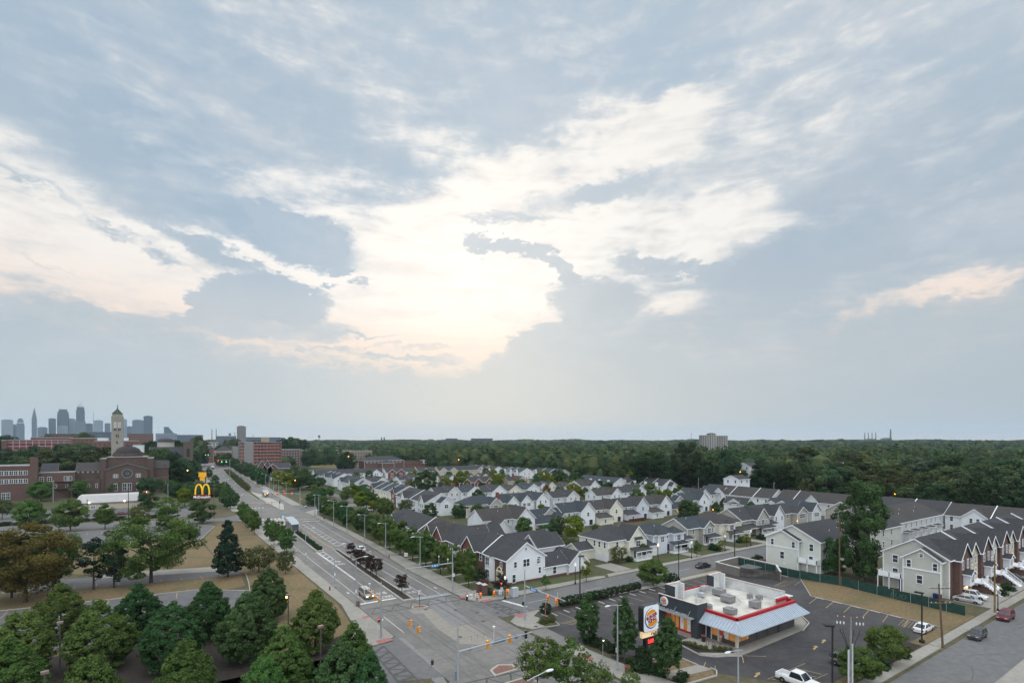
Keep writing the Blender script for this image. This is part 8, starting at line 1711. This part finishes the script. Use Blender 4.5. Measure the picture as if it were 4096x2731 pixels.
# restaurant yard
ws = thing('wheel_stop','pale concrete wheel stop nearest the corner island','wheel stop',(64.0,80.6,.05),math.pi/2,'wheel stops of the restaurant car park'); MB().box(-.9,.9,-.09,.09,0,.12).box(-.9,-.86,-.1,.1,0,.13).build('block', mat('wheel_stop_concrete',(.42,.42,.40),.9,.1,1), ws)
LBL = ['second','third','fourth','fifth','sixth','seventh','eighth','ninth','tenth','eleventh']
for i in range(10): dup(ws,(67.2+3.23*i,80.7+.1*i,.05),math.pi/2,LBL[i]+' wheel stop from the corner island along the hedge')
LBL = ['first wheel stop by the fence end of the dry grass bank','second wheel stop along the dry grass bank','third wheel stop along the dry grass bank','fourth wheel stop along the dry grass bank','wheel stop along the dry grass bank nearest the white saloon']
for i in range(5): dup(ws,(118.0,57.0-3.5*i,.05),math.pi/2-.05,LBL[i])
LBL = ['first wheel stop under the green fence','second wheel stop under the green fence','third wheel stop under the green fence','fourth wheel stop under the green fence']
for i in range(4): dup(ws,(130.0,82.4-3.7*i,.05),math.pi/2,LBL[i])
GRN = mat('green_fence_screen',(.012,.045,.036),.85,.2,1.2,var2=.4,scale2=.5,col2=(.03,.07,.06))
fp = [(131.6,86),(131.2,74),(131.0,67.9),(133.0,59.4),(131.6,51.4),(130.6,41.7),(129.9,35.7)]
o = thing('green_fence','dark green screened chain fence along the dry grass bank','fence',(131,60,0)); b = MB(); 
for p, q in zip(fp, fp[1:]): b.bar((p[0]-131,p[1]-60,1.0),(q[0]-131,q[1]-60,1.0),.05,1.9)
b.build('screen', GRN, o)
for p, q in zip(fp, fp[1:]):
    n = max(1, int(math.hypot(q[0]-p[0],q[1]-p[1])/3))
    for i in range(n): t = i/n; MB().tube([(p[0]+(q[0]-p[0])*t-131.1,p[1]+(q[1]-p[1])*t-60,0),(p[0]+(q[0]-p[0])*t-131.1,p[1]+(q[1]-p[1])*t-60,2.15)],.04,6).build('post', GALV, o)
x_, y_ = survey('P',1100,560); me = text_mesh('BUD', 1.5, bold=.0, shear=.2); me.materials.append(mat('graffiti_grey',(.06,.11,.10),.8)); l = link('graffiti', me, o, (-.75,47-60,1.0)); l.rotation_euler = (math.pi/2,0,-math.pi/2)
BE = mat('enclosure_wall',(.17,.155,.14),.9,.08,1,lap=.25); CAPW = mat('enclosure_cap',(.5,.5,.48),.7)
o = thing('bin_enclosure','brown grey walled bin enclosure with slatted timber gates behind the restaurant','enclosure',(127,78,0)); c = (127,78,0)
W4 = [(120.2,77.2),(125.2,69.6),(131.4,74.2),(132.0,85.0),(121.2,84.6)]
b = MB(); cp = MB()
for p, q in ((W4[1],W4[2]),(W4[2],W4[3]),(W4[3],W4[4]),(W4[4],W4[0])): b.bar((*p,1.1),(*q,1.1),.3,2.2); cp.bar((*p,2.25),(*q,2.25),.42,.12)
b.build('wall', BE, o, off=c); cp.build('coping', CAPW, o, off=c)
b = MB()
for i in range(34): t = i/34; p = (W4[0][0]+(W4[1][0]-W4[0][0])*t, W4[0][1]+(W4[1][1]-W4[0][1])*t); b.bar((*p,.1),(*p,2.3),.2,.1)
b.build('gate', mat('gate_timber',(.075,.065,.06),.9,.2,2), o, off=c); MB().box(122,131,75,83.8,.02,.06).build('floor', M_PATCH2, o, off=c)
MB().box(124,129,76.5,80.5,1.2,1.5).build('bin_lid', mat('bin_lid_grey',(.08,.085,.09),.7), o, off=c)
o = thing('bike_rack','pair of black hoop cycle stands on the restaurant apron','bike rack',(75.5,53.8,.18)); [MB().tube([(-.1,dy-.3,0),(-.1,dy-.3,.75),(.0,dy,.9),(.1,dy+.3,.75),(.1,dy+.3,0)],.035,6).build('hoop', DKMETAL, o) for dy in (-.6,.5)]
bin_('black litter bin beside the restaurant door',76.2,55.6,DKMETAL,.32)
o = thing('recycling_bin','blue wheeled bin against the sage gable','bin',(*survey('P',1420,505),0)); MB().prism([(-.3,-.35),(.3,-.35),(.3,.35),(-.3,.35)],.05,1.0).build('body', mat('bin_blue',(.01,.02,.13),.6), o); MB().box(-.33,.33,-.38,.38,1.0,1.08).build('lid', mat('bin_blue',(.01,.02,.13)), o)
o = thing('recycling_bin','black wheeled bin right of the blue one','bin',(*survey('P',1465,515),0)); MB().prism([(-.3,-.35),(.3,-.35),(.3,.35),(-.3,.35)],.05,1.0).build('body', BUMP, o); MB().box(-.33,.33,-.38,.38,1.0,1.08).build('lid', BUMP, o)
o = thing('red_pole','leaning red and white striped pole on the corner island','pole',(*survey('N',530,815),.15)); [MB().tube([(.05*i*1.0,0,.85*i),(.05*(i+1),0,.85*(i+1))],.05,6).build('band', REDF if i % 2 == 0 else mat('pink_band',(.5,.25,.24)), o) for i in range(4)]
o = thing('patio_gazebo','cream canopied garden gazebo on the red deck','gazebo',(*survey('D',1265,1120),0)); MB().box(-5,6,-2.5,2,.3,.5).box(-5,6,-2.55,-2.45,.5,1.3).build('deck', mat('red_deck',(.10,.025,.025),.9), o); MB().add([(-1.5,-1.5,2.3),(1.5,-1.5,2.3),(1.5,1.5,2.3),(-1.5,1.5,2.3),(0,0,3.2)],[(0,1,4),(1,2,4),(2,3,4),(3,0,4)]).build('canopy', mat('canvas',(.45,.44,.40),.9), o); [MB().box(sx*1.4-.04,sx*1.4+.04,sy*1.4-.04,sy*1.4+.04,.5,2.3).build('post', DKMETAL, o) for sx in (-1,1) for sy in (-1,1)]
# utility poles and their wires
def upole(label, x, y, H_, m, arms=((.94,2.6),), rz=0, lean=(0,0)):
    o = thing('utility_pole', label, 'utility pole', (x,y,0), rz); MB().tube([(0,0,-.2),(lean[0],lean[1],H_)], [.17,.11], 8).build('pole', m, o)
    for f, L_ in arms:
        z = H_*f; b = MB().box(lean[0]*f-L_/2,lean[0]*f+L_/2,lean[1]*f-.16,lean[1]*f-.06,z-.06,z+.06); a_ = b.build('crossarm', WOOD if m is not GALV else GALV, o)
        MB().add([],[]) ; b = MB(); [b.lathe([(.05,0),(.06,.1),(.0,.16)],(lean[0]*f+q*L_/2*.9,lean[1]*f-.11,z+.06),6) for q in (-1,-.5,.5,1)]; b.build('insulators', PLATE, a_)
    return o
upole('brown wooden pole with double crossarm beside the poplar',132.6,59.6,15.5,WOOD,((.95,3.4),(.86,3.2)),.9); upole('leaning brown wooden pole by the kerb with old crossarms',107.1,32.3,10.4,WOOD,((.93,3.4),(.70,3.4)),-.6,(-.5,.2)); upole('tall yellowish wooden pole at the brick terrace drive',136.8,33.0,11.6,WOODY,((.93,3.2),),.2)
o = upole('grey utility pole with white conduits and crossarm at the bottom right',76.3,32.9,10.6,mat('grey_pole_wood',(.2,.19,.18),.9),((.985,3.4),),2.3)
MB().tube([(-.22,-.1,0),(-.22,-.1,7.0)],.1,8).tube([(.2,-.12,0),(.2,-.12,6.2)],.13,8).build('conduit', mat('conduit_pale',(.5,.55,.60),.5,.04,1), o); b = MB(); [b.tube([(sx,-.1,6.2),(sx*2.2,-.2,7.4),(sx*3.6,-.3,8.4),(sx*4,-.3,8.9)],.04,5) for sx in (-.3,-.12,.22,.3)]; b.build('cable_loop', BLKP, o); b = MB(); [b.lathe([(.07,-.35),(.1,-.2),(.06,0)],(q,-.1,9.9),6) for q in (-1.5,-1.1,-.7,.8,1.2,1.6)]; b.build('cutouts', PLATE, o)
for i, (fr, x, y, H_, lab) in enumerate([('F',848,900,12,'dark wooden pole carrying the orange lamp under the wood'),('F',1745,905,12,'brown wooden pole at the street end on the right'),('F',2275,985,11,'pale pole with crossarm above the terrace roofs at the right'),('F',1418,890,14,'thin pale pole above the terrace roofs'),('E',860,565,12,'pale wooden pole in front of the leafy wood edge tree'),('A',625,1345,12,'tall grey pole before the brick hall'),('A',842,1372,9,'pale pole with double crossarm left of the white restaurant'),('A',1510,1562,14,'tall black pole before the white restaurant'),('B',458,1240,15,'tall brown pole beside the arches sign'),('A',1025,1542,8.5,'black lamp pole in the restaurant car park'),('A',1975,1330,10,'silver pole at the right end of the white restaurant')]):
    q = survey(fr,x,y); upole(lab,*q,H_,BLKP if 'black' in lab else GALV if ('grey' in lab or 'silver' in lab or 'thin' in lab) else WOOD,((.95,2.4),(.85,2.4)) if 'crossarm' in lab else ((.97,.9),),.4)
rp = random.Random(3)
for i in range(14): px = rp.uniform(1500,4050); q = bear(px, rp.uniform(285,350)); upole('thin pale utility pole at the foot of the wood',*q,rp.uniform(11,14),GALV if i % 2 else WOOD,((.95,2.2),),rp.random()).__setitem__('group','utility poles at the foot of the wood')
for lab, pts in [('overhead wires from the poplar pole towards the sage terrace',[((132.6,59.6,14.8),(139.2,49,8.2)),((132.6,59.6,14.6),(136.8,33,10.8)),((132.6,59.6,14.2),(136.8,33,10.4))]),('overhead wires along the kerb poles',[((107,32.3,9.6),(136.8,33,10.7)),((107,33.5,9.6),(136.8,34,10.7)),((76.3,32.9,10.4),(107,32.3,9.6))])]:
    o = thing('overhead_wire',lab,'cable',(0,0,0))
    for p, q in pts: p = Vector(p); q = Vector(q); MB().tube([p.lerp(q,i/10)+Vector((0,0,-1.0*math.sin(math.pi*i/10))) for i in range(11)],.014,4).build('wire', BLKP, o)
# ------------------------------------------------------------------ people
def person(label, x, y, z, rz, shirt, trousers, shorts=False, walk=0.0, skin=(.35,.2,.13)):
    o = thing('person', label, 'person', (x,y,z), rz)
    def skinned(name, V, E, Rr, m):
        me = bpy.data.meshes.new(name); me.from_pydata(V, E, []); me.materials.append(m); ob = link(name, me, o); ob.modifiers.new('skin','SKIN'); 
        sv = me.skin_vertices[0].data
        for i, r in enumerate(Rr): sv[i].radius = (r,r) if not isinstance(r, tuple) else r
        sv[0].use_root = True; ob.modifiers.new('sub','SUBSURF').levels = 1; ob.modifiers['sub'].render_levels = 1; return ob
    w = walk; SK = mat('skin_tone', skin, .6, .05)
    V = [(0,0,.95),(0,0,1.2),(0,0,1.42),(0,0,1.5),(0,.01,1.66),(-.2,0,1.42),(-.27,.02+.08*w,1.15),(-.25,-.08+.15*w,.92),(.2,0,1.42),(.27,.02-.08*w,1.15),(.25,-.10-.1*w,.92),(-.1,0,.9),(-.11,-.03-.14*w,.5),(-.11,.03-.2*w,.08),(-.11,-.12-.2*w,.04),(.1,0,.9),(.11,-.03+.1*w,.5),(.11,.05+.22*w,.08),(.11,-.1+.22*w,.04),(0,0,1.76)]
    E = [(0,1),(1,2),(2,3),(3,4),(4,19),(2,5),(5,6),(6,7),(2,8),(8,9),(9,10),(0,11),(11,12),(12,13),(13,14),(0,15),(15,16),(16,17),(17,18)]
    skinned('body', V, E, [(.15,.1),(.15,.1),(.14,.1),.055,.095,.065,.045,.035,.065,.045,.035,.09,.06,.045,.035,.09,.06,.045,.035,.06], SK)
    skinned('shirt', [(0,0,1.0),(0,0,1.22),(0,0,1.43),(-.2,0,1.43),(-.26,.01,1.22),(.2,0,1.43),(.26,.01,1.22)], [(0,1),(1,2),(2,3),(3,4),(2,5),(5,6)], [(.18,.13),(.18,.13),(.165,.12),.085,.065,.085,.065], shirt)
    q = .52 if shorts else .1
    skinned('trousers', [(0,0,.98),(-.1,0,.88),(-.11,-.03-.12*w,.52),(-.11,-.03-.16*w,q-.02),(.1,0,.88),(.11,-.03+.09*w,.52),(.11,-.02+.16*w,q-.02)], [(0,1),(1,2),(2,3),(0,4),(4,5),(5,6)], [(.17,.125),.12,.095,.085,.12,.095,.085], trousers)
    MB().blob((0,.015,1.75),(.095,.11,.10)).build('hair', mat('hair_grey',(.10,.085,.07),.9), o, True)
    MB().box(-.16,-.06,-.2-.2*w,.06-.2*w,0,.07).build('shoe', BUMP, o); MB().box(.06,.16,-.18+.22*w,.08+.22*w,0,.07).build('shoe', BUMP, o)
person('person in pale blue shirt and khaki shorts standing at the restaurant windows',77.5,53.3,.18,-math.pi/2+math.pi,mat('pale_blue_shirt',(.36,.42,.52),.9),mat('khaki_shorts',(.28,.25,.18),.9),True,.15)
person('person in light shirt and dark trousers crossing the far side street',61.1,277.4,.05,2.4,mat('light_shirt',(.3,.36,.45),.9),mat('dark_trousers',(.03,.03,.05),.9),False,.8,(.12,.07,.05))
o = thing('airliner','tiny airliner high in the hazy sky','aeroplane',(*bear(2438,2600),EYE+(1762-1494)*2600/FOC),.3); MB().tube([(-7,0,0),(-5,0,0),(6,0,0),(8,0,.5)],[.2,.9,.9,.2],8).build('fuselage', STEEL, o); MB().add([(-1,0,0),(2,0,0),(4.5,8,.5),(3.5,8,.5),(4.5,-8,.5),(3.5,-8,.5)],[(0,1,2,3),(1,0,5,4)]).build('wing', STEEL, o); MB().add([(6.5,0,.5),(8.5,0,.5),(9,0,3),(8,0,3)],[(0,1,2,3)]).build('tail_fin', STEEL, o)
